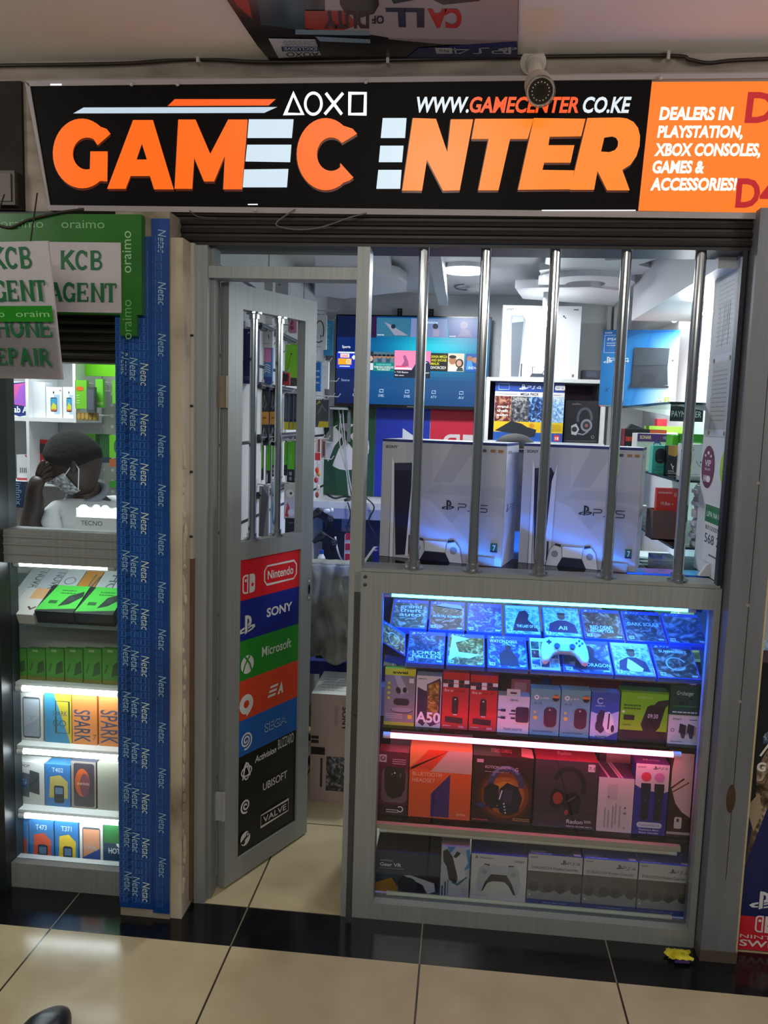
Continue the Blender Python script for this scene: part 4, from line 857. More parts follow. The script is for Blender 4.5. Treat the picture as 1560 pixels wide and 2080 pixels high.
carton('phone_box', 'pale box standing behind the earbuds at the left end', 'box', (772, 1395, 800, 1460), .13, .05, '#b7bcc8', None, z0=Z2_)

# ---- third shelf
Z3 = .3115; ys = .06
def hp(f):
    f.r(0, 0, 1, 1, '#5a1030'); f.r(0, 0, 1, .16, '#1c0c14'); f.r(.02, .83, .26, .95, '#c9bcc4'); f.ring(.14, .89, .07, .012, '#2a2030'); f.t('hp', .14, .865, .05, '#2a2030', 'c', .0, w=.1, sh=.2); f.lines(.46, .8, .9, .9, 3, '#c9a0b0', .4)
    f.rr(.12, .2, .97, .74, .08, '#6d5a60'); f.p([(.2, .68), (.24, .76), (.86, .76), (.92, .66), (.9, .42), (.78, .3), (.5, .26), (.32, .3), (.22, .42)], '#241a1e'); f.e(.55, .67, .03, '#d9d0d4'); f.e(.46, .65, .02, '#b9b0b4'); f.e(.74, .64, .03, '#6a5a60', ry=.04)
    f.ring(.76, .1, .09, .016, '#e9e4e6', a0=200, a1=500); f.lines(.3, .03, .7, .1, 2, '#d9c9cf', .4)
def bt(f):
    f.r(0, 0, 1, 1, '#d95c20'); f.p([(0, .72), (0, 1), (.3, 1)], '#d98a4c'); f.p([(0, .72), (.0, .68), (.32, 1.0), (.64, 1.0), (.64, .98), (.34, .7)], '#c9401e'); f.p([(.62, 1), (1, 1), (1, .68), (.34, .68)], '#b9a892')
    f.p([(.36, .02), (.36, .36), (.66, .66), (.66, .02)], '#3a2468'); f.t('BLUETOOTH', .05, .61, .055, '#efc4a0', b=-.0, w=.47); f.t('HEADSET', .05, .52, .055, '#efc4a0', b=-.0, w=.37); f.t('EXTRA', .78, .06, .03, '#f0d0b0', b=.005, w=.15)
def kotion(f):
    f.r(0, 0, 1, 1, '#2c0e14')
    for r_, c in ((.46, '#4a1c10'), (.40, '#7a3812'), (.33, '#a85c18'), (.25, '#c88424')): f.e(.55, .42, r_, c)
    f.ring(.56, .55, .26, .09, '#3a3a5a', ry=.28, a0=0, a1=180); f.ring(.56, .57, .26, .035, '#6a70a0', ry=.28, a0=40, a1=150)
    f.p([(.2, .32), (.2, .52), (.3, .6), (.44, .56), (.46, .3), (.34, .2)], '#15131f'); f.p([(.44, .26), (.46, .52), (.58, .62), (.76, .56), (.84, .4), (.78, .18), (.6, .12), (.48, .16)], '#1b1a2a'); f.p([(.52, .34), (.54, .52), (.68, .5), (.66, .3)], '#34344c'); f.st([(.46, .36), (.5, .5)], .02, '#c9cce0')
    for k in range(4): f.e(.54+.01*k, .3-.045*k, .014, '#e4e4f0')
    f.st([(.7, .22), (.45, .24), (.18, .26)], .03, '#2a2c48'); f.e(.15, .26, .07, '#2c3c7a', ry=.03); f.t('KOTION EACH', .2, .82, .04, '#d8c4c0', b=.0, w=.42, sh=.2); f.t('G', .7, .8, .05, '#d8c4c0', b=.0); f.lines(.2, .75, .6, .79, 1, '#a8807a'); f.r(.06, .9, .17, .95, '#b9a0a4'); f.lines(.02, .02, .3, .06, 1, '#b05030', .5); f.lines(.7, .05, .97, .1, 2, '#d8a060', .4)
def radon(f):
    f.r(0, 0, 1, 1, '#3a2a36'); f.ring(.55, .62, .24, .07, '#1c1620', ry=.26, a0=-20, a1=160); f.p([(.26, .34), (.26, .52), (.36, .6), (.48, .52), (.5, .36), (.38, .26)], '#1a131a'); f.e(.38, .44, .08, '#9a3428', ry=.09); f.p([(.46, .3), (.5, .5), (.66, .56), (.76, .44), (.72, .24), (.56, .18)], '#16101a'); f.e(.53, .24, .03, '#a83a30', ry=.04); f.st([(.54, .4), (.66, .48)], .02, '#5a4a58')
    f.t('Radon', .54, .08, .055, '#d9d0d4', b=.015, w=.26); f.t('200', .82, .1, .035, '#d9d0d4', b=.01, w=.11); f.lines(.54, .025, .95, .05, 1, '#b9a8b0', .6); f.r(.84, .86, .95, .97, '#c9c0c6'); f.t('7.1', .895, .89, .04, '#3a2a36', 'c', w=.09)
def textbox(f):
    f.r(0, 0, 1, 1, '#d4c9c4')
    for x in (.2, .3, .42, .5, .62): f.r(x, .06+random.random()*.1, x+.04, .35+random.random()*.2, '#a39a98')
    f.r(.26, .6, .54, .88, '#c4b8b4'); f.r(.28, .63, .32, .66, '#6a6068'); f.e(.78, .46, .03, '#5a5258'); f.r(.74, .34, .82, .38, '#8a8288'); f.e(.78, .09, .03, '#c9802a')
def move(f):
    f.r(0, 0, 1, 1, '#2a2a90'); f.p([(0, .7), (0, 1), (1, 1), (1, .63), (.85, .6), (.5, .62), (.15, .66)], '#d4ccd2'); f.t('SONY', .05, .94, .025, '#22202e', b=.01, w=.26); m_ps(f, .58, .95, .05, '#22202e'); m_num(f, 4, .8, .95, .03, '#22202e', .16)
    for x, c in ((.32, '#cf3c58'), (.72, '#c87ab0')):
        f.e(x, .82, .15, c); f.p([(x-.14, .73), (x+.15, .73), (x+.16, .66), (x+.12, .5), (x+.13, .25), (x+.06, .2), (x-.06, .2), (x-.12, .25), (x-.1, .5), (x-.14, .66)], '#1b1630'); f.e(x+.01, .5, .02, '#6a6480')
    f.rr(.12, .1, .88, .18, .04, '#cfd4e4'); f.t('PLAYSTATION VR', .5, .125, .022, '#3a3a70', 'c', .0, w=.6); f.t('PlayStation Move', .5, .06, .025, '#e4e0f0', 'c', .01, w=.6); f.t('Motion Controller', .5, .02, .025, '#e4e0f0', 'c', .01, w=.6)
def hpcard(f):
    f.r(0, 0, 1, 1, '#33151c'); f.p([(.15, 1), (.06, .8), (.06, .6), (.3, .4), (.6, .3), (.96, .24), (.96, 1)], '#d4b8ac'); f.st([(.08, .58), (.6, .7)], .02, '#2c1c20'); f.st([(.12, .53), (.82, .66)], .014, '#4a3034'); f.st([(.2, .6), (.5, .67)], .01, '#b04030'); f.rr(.3, .1, .62, .24, .02, '#d4ccc4'); f.r(.4, .18, .5, .22, '#3a3034'); f.r(0, .03, 1, .06, '#b9aaa0')
G3 = 'boxed headsets and accessories on the third cabinet shelf'
def flap(c, art=None):
    return lambda f: (f.r(0, 0, 1, 1, c), art(f) if art else None)
row3 = [('mouse_box', 'maroon mouse box with window at the left end of the third shelf', (768, 1527, 829, 1651), '#5a1030', hp, '#8a1440', .06, None),
 ('headset_box', 'orange Bluetooth headset box with a purple stripe', (831, 1524, 957, 1662), '#d95c20', bt, '#e0703c', .08, None),
 ('headset_box', 'dark headset box with a gaming headset over an orange glow', (959, 1537, 1081, 1673), '#2c0e14', kotion, '#4a1824', .10, lambda f: (f.t('STEREO GAMING', .3, .3, .3, '#d87080', w=.35), f.p([(.8, .1), (1, .0), (1, .7), (.82, .8)], '#e0a090'))),
 ('headset_box', 'charcoal headset box with black headset and rounded flap', (1085, 1545, 1212, 1684), '#3a2a36', radon, '#9a2440', .11, lambda f: f.t('Radon', .38, .4, .25, '#e8b0b8', w=.22)),
 ('accessory_box', 'plain white box printed with small text standing between headset and motion controllers', (1214, 1580, 1286, 1682), '#d4c9c4', textbox, '#5a2a58', .12, lambda f: [f.p([(x, 0), (x+.06, 0), (x-.1, 1), (x-.16, 1)], '#d8a0b0') for x in (.25, .55, .63)]),
 ('controller_box', 'blue and white motion controller box with two glowing orbs', (1288, 1552, 1356, 1690), '#2a2a90', move, '#6a2a7a', .06, lambda f: (f.t('Move', .5, .4, .25, '#e0b0d0', 'c', w=.5),)),
 ('accessory_box', 'tall black box with a pale curve at the right end of the third shelf', (1359, 1530, 1407, 1690), '#33151c', hpcard, '#4a2028', .03, None)]
for nm, lb, px, c, art, top, d, ta in row3: carton(nm, lb, 'box', px, ys, d, c, art, z0=Z3, top=top, group=G3, topart=ta)
carton('cardboard_box', 'long grey carton behind the boxes on the third shelf', 'box', (792, 1490, 958, 1600), .24, .08, '#8d8084', None, z0=Z3)
carton('cardboard_box', 'purple carton behind the white text box on the third shelf', 'box', (1215, 1520, 1285, 1640), .24, .06, '#5a2c50', lambda f: f.r(.2, .75, .9, 1, '#b98a94'), z0=Z3)

# ---- bottom shelf
Z4 = .0465; ys = .055
def gear(f):
    f.r(0, 0, 1, 1, '#33434f'); f.t('SAMSUNG', .07, .76, .04, '#c9d2d6', b=.0, w=.2); f.t('Gear VR', .07, .64, .085, '#e6ecee', b=.015, w=.33); f.lines(.07, .57, .44, .61, 1, '#8a9aa2', .4)
    f.p([(.0, .0), (.0, .2), (.26, .36), (.36, .12), (.36, 0)], '#a8761a'); f.p([(.38, .12), (.36, .3), (.44, .44), (.58, .4), (.98, .3), (.98, .1), (.7, .02), (.5, .02)], '#15181c'); f.p([(.44, .44), (.54, .46), (.92, .3), (.94, .1), (.82, .02), (.74, .24), (.56, .36)], '#b9c0c4'); f.e(.52, .2, .14, '#2c3036', ry=.2); f.p([(.6, .46), (.9, .5), (1, .46), (1, .3), (.8, .36)], '#2a1c1c')
def camera_box(f):
    f.r(0, 0, 1, 1, '#b9c0c8'); f.p([(.2, 1), (.5, 1), (.3, .86)], '#3a8ac4'); f.p([(.85, .95), (1, .98), (1, .6), (.8, .55), (.95, .7)], '#3a8ac4'); f.e(.62, .72, .3, '#cfd4d8'); f.p([(.06, .9), (.2, .95), (.4, .8), (.6, .4), (.56, .28), (.3, .34), (.2, .6), (.08, .7)], '#2f3038'); f.p([(.44, .78), (.7, .84), (.9, .4), (.85, .34), (.62, .36)], '#d4d4d2'); f.p([(.42, .8), (.55, .92), (.68, .88), (.52, .78)], '#2a2a30'); f.st([(.4, .3), (.6, .26), (.92, .42)], .03, '#3a6a7a'); f.r(.04, .0, .1, .22, '#4a5468'); f.r(.15, .0, .2, .3, '#4a5468'); f.r(.25, .0, .28, .34, '#6a7488'); f.lines(.75, .04, .95, .2, 4, '#8a94a0')
def dualsense(f):
    f.r(0, 0, 1, 1, '#cfd0c9'); m_ps(f, .09, .93, .06, '#23232c'); f.t('PlayStation', .16, .91, .03, '#23232c', b=.01, w=.24); f.t('SONY', .78, .87, .04, '#23232c', b=.02, w=.18)
    for k in (-1, 1): f.p([(.5+k*x, y) for x, y in ((.14, .62), (.16, .76), (.28, .78), (.36, .68), (.4, .36), (.36, .18), (.3, .16), (.24, .34), (.16, .46))], '#b4b9bd'); f.p([(.5+k*.16, .76), (.5+k*.27, .78), (.5+k*.27, .8), (.5+k*.17, .79)], '#2a2a2c')
    f.p([(.34, .62), (.36, .78), (.64, .78), (.66, .62), (.6, .58), (.4, .58)], '#bcc1c4'); f.p([(.2, .2), (.26, .4), (.36, .58), (.64, .58), (.74, .4), (.82, .16), (.78, .16), (.68, .36), (.6, .43), (.4, .43), (.3, .38), (.22, .2)], '#2a1f26'); f.e(.24, .62, .05, '#9aa0a4'); f.e(.76, .6, .05, '#9aa0a4'); f.lines(.04, .08, .3, .12, 1, '#9a9a94')
def dual4(i):
    def fn(f):
        f.r(0, 0, 1, 1, '#59504c'); f.r(0, .67, 1, 1, '#c9c6c0'); f.r(0, 0, 1, .11, '#1c3a80')
        f.p([(0, .11), (1, .11), (1, .3), (.85, .38), (.62, .24), (.5, .3), (.32, .24), (.14, .32), (0, .28)], '#8d8f8c')
        for x in (.12, .4, .62, .9): f.e(x, .36, .1, '#3f3432', ry=.1)
        f.t('SONY', .04, .93, .03, '#2a2a30', b=.01, w=.14); m_ps(f, .66, .88, .09, '#26283a'); m_num(f, 4, .84, .87, .055, '#26283a', .14)
        f.t('DUALSHOCK4 Wireless Controller', .07, .72, .055, '#3a3636', b=.0, w=.86); f.lines(.3, .04, .75, .08, 1, '#6a90c8', .5); f.e(.05, .2, .02, '#d8d4cc')
    return fn
G4 = 'boxes on the bottom shelf of the cabinet'
row4 = [('headset_box', 'dark slate virtual reality headset box at the left of the bottom shelf', (762, 1733, 893, 1826), '#33434f', gear, '#2a2c3a', .13),
 ('camera_box', 'narrow pale grey box with tilted gadgets on the bottom shelf', (895, 1720, 953, 1830), '#b9c0c8', camera_box, '#9a8a90', .08),
 ('controller_box', 'white box picturing a white game controller on the bottom shelf', (956, 1737, 1069, 1838), '#cfd0c9', dualsense, '#2a2a74', .10),
 ('controller_box', 'blue window box of a controller, leftmost of the three on the bottom shelf', (1071, 1738, 1181, 1844), '#2c3f8e', dual4(0), '#23285a', .09),
 ('controller_box', 'blue window box of a controller, middle one of the three on the bottom shelf', (1183, 1747, 1293, 1856), '#2c3f8e', dual4(1), '#3a4a9a', .09),
 ('controller_box', 'blue window box of a controller, rightmost of the three by the cabinet stile', (1295, 1756, 1398, 1862), '#2c3f8e', dual4(2), '#3a4a9a', .09)]
for i, (nm, lb, px, c, art, top, d) in enumerate(row4): carton(nm, lb, 'box', px, ys, d, c, art, z0=Z4, top=top, group=G4, topart=(lambda f: (f.t('DUALSHOCK 4', .04, .16, .1, '#c4cce8', b=0, w=.3), f.t('Wireless Controller', .04, .03, .1, '#c4cce8', b=0, w=.4), f.r(.84, .06, .97, .2, '#b9bfd0'), m_ps(f, .7, .8, .14, '#5a6ac0'))) if 'window' in lb else None)
carton('cream_block', 'cream carton seen behind the headset box on the bottom shelf', 'box', (783, 1650, 905, 1725), .26, .08, '#cfc6a8', lambda f: (f.r(0, .45, 1, .48, '#7a7260'), f.r(.7, 0, .72, 1, '#7a7260')), z0=Z4)
carton('cardboard_box', 'dim carton behind the white controller box on the bottom shelf', 'box', (965, 1672, 1075, 1740), .24, .08, '#4a3040', lambda f: f.r(.8, .5, 1, .9, '#b9a890'), z0=Z4)
# ------------------------------------------------------------------ the two big console cartons on the counter
def console_front(f):
    f.r(0, 0, 1, .978, '#b2b5b9')
    f.p([(.2, .5), (.2, .978), (.42, .978), (.42, .5)], '#acaeb3'); f.p([(.58, .978), (.78, .978), (.5, .52), (.3, .45), (.36, .5)], '#a4a6ac'); f.r(.3, .4, 1, .66, '#aeb1b5'); f.p([(.36, .56), (1, .56), (1, .64), (.48, .64)], '#a5a8ad')
    f.ring(.82, .2, .3, .1, '#a8abb0', a0=30, a1=180); f.p([(.3, .54), (.42, .5), (.72, .2), (.7, .1), (.3, .1)], '#bbbec3')
    f.t('SONY', .03, .925, .022, '#23242c', b=.02, w=.1)
    f.p([(.08, 0), (.085, .86), (.12, .79), (.12, .02), (.115, 0)], '#7e808a'); f.p([(.09, .0), (.085, .86), (.11, .8), (.115, 0)], '#d8d9dc')
    f.p([(.105, .8), (.25, .81), (.27, .77), (.3, .79), (.27, .70), (.23, .03), (.14, .02), (.11, .6)], '#12132e'); f.p([(.115, .74), (.115, .8), (.25, .81), (.25, .75)], '#2b2c48'); f.p([(.3, .84), (.26, .7), (.22, .02), (.28, .02)], '#d6d8dd'); f.r(.245, .04, .262, .2, '#26283a')
    m_ps(f, .56, .475, .085, '#262838'); m_num(f, 5, .76, .465, .06, '#2c2e3c', .12); f.t('PlayStation', .8, .36, .012, '#9a9ba2', b=0, w=.07)
    for k, x in enumerate((.83, .9, .96)): f.r(x-.022, .925, x+.016, .947, '#9a6a3a' if k else '#4a4a50')
    f.r(.91, .115, .965, .19, '#1f6a58'); f.t('7', .94, .128, .045, '#e4e8e6', 'c', .02, w=.022); f.r(.91, .115, .965, .13, '#1a2a44'); f.r(.72, .0, .945, .07, '#a58a78')
    for k in (-1, 1): f.p([(.47+k*x, y) for x, y in ((.085, .08), (.1, .16), (.16, .175), (.2, .13), (.225, 0), (.12, 0))], '#d4d8de'); f.p([(.47+k*.1, .16), (.47+k*.155, .175), (.47+k*.15, .19), (.47+k*.1, .182)], '#22232c'); f.st([(.47+k*x, y) for x, y in ((.1, .16), (.16, .175), (.2, .13), (.225, 0))], .005, '#666c7a'); f.e(.47+k*.15, .1, .03, '#8a909c')
    f.p([(.385, .08), (.38, .17), (.56, .17), (.555, .08)], '#dde0e5'); f.st([(.385, .08), (.38, .17), (.56, .17), (.555, .08)], .004, '#7a808c'); f.p([(.345, 0), (.385, .075), (.555, .075), (.595, 0)], '#1a1c30')
def console_side(f):
    f.r(0, 0, 1, .978, '#d3d6dc'); f.r(.3, 0, .75, .5, '#c6cad4'); f.t('SONY', .12, .915, .022, '#23242c', b=.02, w=.3); m_ps(f, .25, .47, .07, '#262838'); m_num(f, 5, .65, .47, .05, '#2c2e3c', .12)
ZC = 1.142
gb = thing
def big_box(label, px, Y, rot, d):
    carton('console_carton', label, 'box', px, Y, d, '#16286e', lambda f: console_front(f), z0=ZC, z1=ZC+.392, rot=rot, group='large console cartons on the counter', top='#b9bfca', side='#16286e', sideart=console_side)
big_box('large white console carton on the counter, nearer the door', (766, 895, 1027, 1145), .165, -15, .19)
big_box('large white console carton on the counter, nearer the right jamb', (1056, 900, 1296, 1160), .165, -16, .16)
led('led_strip', 'blue LED strip under the counter glass in front of the console cartons', (-.13, .100, 1.127), (.58, .100, 1.127), .004, glow('added_blue_glow', (.012, .2, 1), 130))  # unseen strip added to throw a blue glow onto the carton bottoms
m = MB(); q = P(1345, 1157, Y=.12); m.box(q.x-.11, .10, 1.1415, q.x+.13, .19, 1.146, '#2f6ad0'); f = Face(m, (q.x-.11, .10, 1.146), (.24, 0, 0), (0, .09, 0)); f.r(.25, 0, .75, 1, '#8a5ad0'); f.r(.75, 0, 1, 1, '#3fa0d8'); f.e(.5, .7, .06, '#5a2a90')
tag(m.build('magazine'), 'colourful blue and violet booklet lying on the counter right of the cartons', 'booklet')

# ------------------------------------------------------------------ back wall: television, posters, console shelf
tvw = P(683, 640, Y=2.06).x; tve = P(1000, 645, Y=2.06).x; tz1 = P(840, 641, Y=2.06).z; tz0 = P(840, 829, Y=2.06).z
tv = thing('television', 'flat television on the back wall showing a blue menu screen', 'television', ((tvw+tve)/2, 2.09, tz0))
m = MB(); m.box(tvw, 2.062, tz0, tve, 2.11, tz1, mat('#0b0c10', .25)); m.build('bezel', tv, bevel=.003)
m = MB(); f = Face(m, (tvw+.008, 2.061, tz0+.016), (tve-tvw-.016, 0, 0), (0, 0, tz1-tz0-.024), .001)
g = lambda c, s=1.15: mat('e%g#%s' % (s, c))
nb = 42
for i in range(nb):
    for jj in range(27):
        j = jj/3; ii = i/3; u = math.exp(-((ii-9)/4.5)**2)*max(0, 1-abs(j-5.8)/3.5); b0 = .25+.25*(1-abs(j-2.5)/6)
        c = '%02x%02x%02x' % (int(4+16*u), int(70*b0+38+150*u*.9), int(96+60*b0+100*u))
        if ii < 2: c = '%02x%02x%02x' % (4, int(20+2*j), int(70+4*j))
        f.r(i/nb, jj/27, (i+1)/nb, (jj+1)/27, g(c, 1.3)); f.l -= .00012
f.l += .0003
f.r(0, .76, .12, 1, g('061238')); f.r(.21, .76, .26, 1, g('2a1538'))
for x0, x1, c in ((.26, .485, '3f86a8'), (.485, .725, '8aa0d8'), (.73, .965, '4a63b8')): f.r(x0, .775, x1-.004, .985, g(c, .7))
f.p([(.31, .94), (.35, .91), (.47, .79), (.38, .79)], g('a8b0c4', .7)); f.e(.37, .89, .015, g('1a2a40')); f.e(.645, .90, .018, g('1a1c30')); f.r(.63, .79, .67, .87, g('b8b4d8', .7)); f.e(.83, .92, .025, g('9a90c0', .7)); f.p([(.79, .79), (.82, .88), (.86, .87), (.89, .79)], g('8a84b8', .7)); f.t('vevo', .265, .785, .02, g('e0e8f0'), w=.045); f.t('vevo', .735, .785, .02, g('e0e8f0'), w=.045); f.t('Madeleine', .56, .93, .03, g('b8d8f0'), w=.1, sh=.3)
f.t('Sports', .035, .635, .03, g('e4ecf4'), b=.01, w=.055); f.t('Source', .035, .255, .028, g('8fb4d8'), b=.0, w=.055)
f.r(0, .4, .12, .59, g('1430b8')); f.r(.01, .575, .12, .592, g('d8e4f4')); f.r(.025, .525, .085, .57, g('f0d4d8')); f.t('LIVE', .055, .532, .025, g('d0303a'), 'c', .01, w=.04); f.r(.01, .445, .1, .515, g('f0a424')); f.ring(.08, .48, .014, .006, g('ffffff')); f.t('+12', .08, .472, .015, g('ffffff'), 'c', w=.014); f.r(.02, .42, .09, .432, g('d8e4f4')); f.p([(.1, .53), (.115, .56), (.13, .53), (.115, .5)], g('e0ecf8'))
f.r(.2, .38, .245, .6, g('2c2a34')); f.e(.225, .52, .018, g('c8a890')); f.r(.21, .39, .245, .47, g('d4dce0'))
f.r(.245, .38, .385, .6, g('12807c')); f.r(.245, .48, .385, .6, g('5a8aa0', .7))
for i in range(5): f.e(.258+.028*i, .545, .012, g('a87858')); f.e(.258+.028*i, .56, .013, g('1c1a20'), ry=.012); f.l -= .0001; f.r(.246+.028*i, .48, .27+.028*i, .522, g(['8a98a8', '3a6a8a'][i % 2], .7))
f.t('CLEAN BOWLED', .315, .445, .02, g('7fe0dc'), 'c', w=.1); f.t('TEAM INDIA UNDERGOES', .315, .415, .022, g('e8f4f0'), 'c', .01, w=.13); f.t('THE BIGGEST', .315, .388, .022, g('e8f4f0'), 'c', .01, w=.09)
f.r(.385, .31, .622, .62, g('1a2034')); f.r(.385, .4, .622, .62, g('f08ab4')); f.p([(.5, .4), (.53, .49), (.56, .52), (.61, .5), (.622, .46), (.622, .4)], g('16264a')); f.e(.567, .55, .022, g('c08868'), ry=.05); f.e(.567, .595, .022, g('1a1416'), ry=.02); f.p([(.43, .44), (.45, .5), (.44, .56), (.455, .57), (.475, .5), (.48, .44)], g('a85a8a')); f.st([(.53, .49), (.56, .465), (.6, .49)], .008, g('f0f0f4')); f.r(.39, .405, .5, .425, g('f4e4ec')); f.r(.395, .435, .46, .445, g('d83050')); f.t('1 T20 Batter', .39, .365, .018, g('e8ecf0'), w=.09); f.t('The Match', .555, .365, .018, g('e8ecf0'), w=.06); f.t('926 views', .39, .33, .016, g('e8ecf0'), w=.06)
f.r(.622, .395, .735, .6, g('14160f')); f.t('SANIA MIRZA', .678, .545, .028, g('e8e020'), 'c', .015, w=.105); f.t('AND SHOAIB', .675, .505, .028, g('e8e020'), 'c', .015, w=.1); f.t('MALIK', .626, .465, .028, g('e8e020'), 'l', .015, w=.055); f.t('DIVORCED?', .674, .42, .03, g('f4f4f0'), 'c', .015, w=.1)
f.r(.735, .395, .84, .6, g('e8dcc8')); f.e(.765, .52, .024, g('b88058'), ry=.045); f.e(.765, .56, .024, g('1c1614'), ry=.02); f.p([(.737, .4), (.745, .46), (.79, .46), (.8, .4)], g('f0ece4')); f.e(.81, .49, .026, g('2c1a16'), ry=.05); f.e(.808, .49, .017, g('d8a890'), ry=.035); f.p([(.79, .4), (.8, .44), (.83, .44), (.838, .4)], g('2c4a4a'))
f.r(.85, .395, .985, .6, g('1858b0')); f.e(.875, .54, .02, g('a87858')); f.p([(.855, .42), (.86, .52), (.89, .52), (.9, .42)], g('50a0e8')); f.e(.91, .53, .018, g('b88868')); f.r(.955, .42, .985, .55, g('10141c')); f.t('INDIA', .9, .43, .025, g('e8f0f8'), 'c', .01, w=.06); f.t('BY 2', .95, .4, .025, g('b8e850'), 'c', .01, w=.04)
for x, s in ((.135, 'DVB'), (.305, 'DVBC'), (.475, 'DVBS'), (.65, 'ATV'), (.83, 'AV')): f.t(s, x, .085, .03, g('b8d4ec'), 'c', .0, w=.038); f.st([(x-.012, .14), (x+.012, .14), (x+.012, .17), (x-.012, .17)], .006, g('a8c8e8'), True)
lab(m.build('screen', tv), 'glowing blue menu screen')
m = MB(); f = Face(m, ((tvw+tve)/2-.02, 2.061, tz0+.004), (.04, 0, 0), (0, 0, .006), .001); f.t('SAMSUNG', 0, .1, .8, '#8a8c92', w=1); m.build('badge', tv)
for x in (812, 876):
    q = P(x, 636, Y=2.13); m = MB(); m.box(q.x-.013, 2.12, tz1-.02, q.x+.013, 2.15, tz1+.045, '#17181a'); f = Face(m, (q.x-.013, 2.12, tz1-.02), (.026, 0, 0), (0, 0, .065)); f.e(.5, .8, .16, '#7a7a78'); f.e(.5, .55, .16, '#7a7a78'); m.build('wall_bracket', tv)
def wallposter(name, label, x0, x1, z0, z1, col, art):
    m = MB(); m.box(x0, 2.143, z0, x1, 2.149, z1, col); f = Face(m, (x0, 2.143, z0), (x1-x0, 0, 0), (0, 0, z1-z0)); art(f); return tag(m.build(name), label, 'poster', 'console posters under the television')
pz = 1.155; gx = -.505; bx = -.195
def xb(f):
    m_xbox(f, .53, .55, .86*.62, '#cbc8c8', '#12442a')
wallposter('wall_poster', 'dark green poster with a white crossed ball under the television', -.86, gx-.004, pz, 1.66, '#12442a', xb)
wallposter('wall_poster', 'deep blue poster with a white console mark under the television', gx, bx-.003, pz, 1.66, '#0f2a9c', lambda f: (f.p([(.5, .62), (.5, .78), (.7, .7), (.85, .6), (.85, .4), (.5, .5)], '#c9ccd8'), f.e(.3, .46, .16, '#c9ccd8', ry=.06)))
wallposter('wall_poster', 'crimson poster with a white two part console mark under the television', bx, .12, pz, 1.66, '#c01838', lambda f: m_switch(f, .56, .52, .42, '#d4c9cc', '#c01838'))
# white console carton and its shelf unit
SY = 1.70
su = thing('shelf_unit', 'white framed shelf unit on the back wall right of the television', 'shelf unit', (.36, 1.9, 1.49))
ux0 = P(986, 830, Y=SY).x; ux1 = P(1232, 830, Y=SY).x; uz1 = P(1080, 768, Y=SY).z; uz0 = P(1080, 897, Y=SY).z
FRM = '#cfd2d2'
m = MB(); m.box(ux0, SY, uz1-.018, ux1, 2.055, uz1, FRM); m.build('top_board', su)
m = MB(); m.box(ux0, SY, uz0-.02, ux1, 2.055, uz0, FRM); m.build('bottom_board', su)
for x in (ux0, P(1226, 830, Y=SY).x-.01): m = MB(); m.box(x, SY, uz0, x+.018, 2.055, uz1-.018, FRM); m.build('side_board', su)
m = MB(); m.box(ux0, 2.04, uz0, ux1, 2.055, uz1, '#7a6a80'); m.build('back_board', su)
m = MB(); m.box(ux0, SY+.05, .0, ux0+.03, 2.055, uz0-.02, '#b9bcbc'); m.box(ux0+.03, 1.95, 0, ux1, 1.97, uz0-.02, '#9fa3a6'); m.build('lower_panel', su)
def ps5w(f):
    f.r(0, 0, 1, 1, '#dfe2e6'); f.t('SONY', .04, .93, .03, '#22242a', b=.02, w=.1); f.p([(.1, .86), (.26, .86), (.3, .8), (.24, .0), (.14, .0)], '#8d949c'); f.p([(.12, .76), (.27, .78), (.24, .02), (.14, .02)], '#5d646e'); f.p([(.12, .76), (.13, .85), (.26, .85), (.27, .78)], '#a5acb4'); f.r(.26, .02, .28, .2, '#4a5058')
    for k in (-1, 1): f.st([(.48+k*.06, .06), (.5+k*.09, .16), (.5+k*.05, .16)], .01, '#4a5260')
    f.p([(.38, .02), (.41, .07), (.55, .07), (.58, .02)], '#3a404c'); f.r(.92, .03, .95, .07, '#6a6e74'); f.e(.78, .86, .012, '#5a4a42'); f.e(.8, .84, .01, '#5a4a42'); f.r(.9, .945, .96, .96, '#5a5a60')
carton('console_carton', 'white console carton glowing under the bulb on top of the shelf unit', 'box', (1019, 621, 1178, 765), 1.74, .18, '#dfe2e6', ps5w, z0=uz1+.0005, side='#cfd2d6')
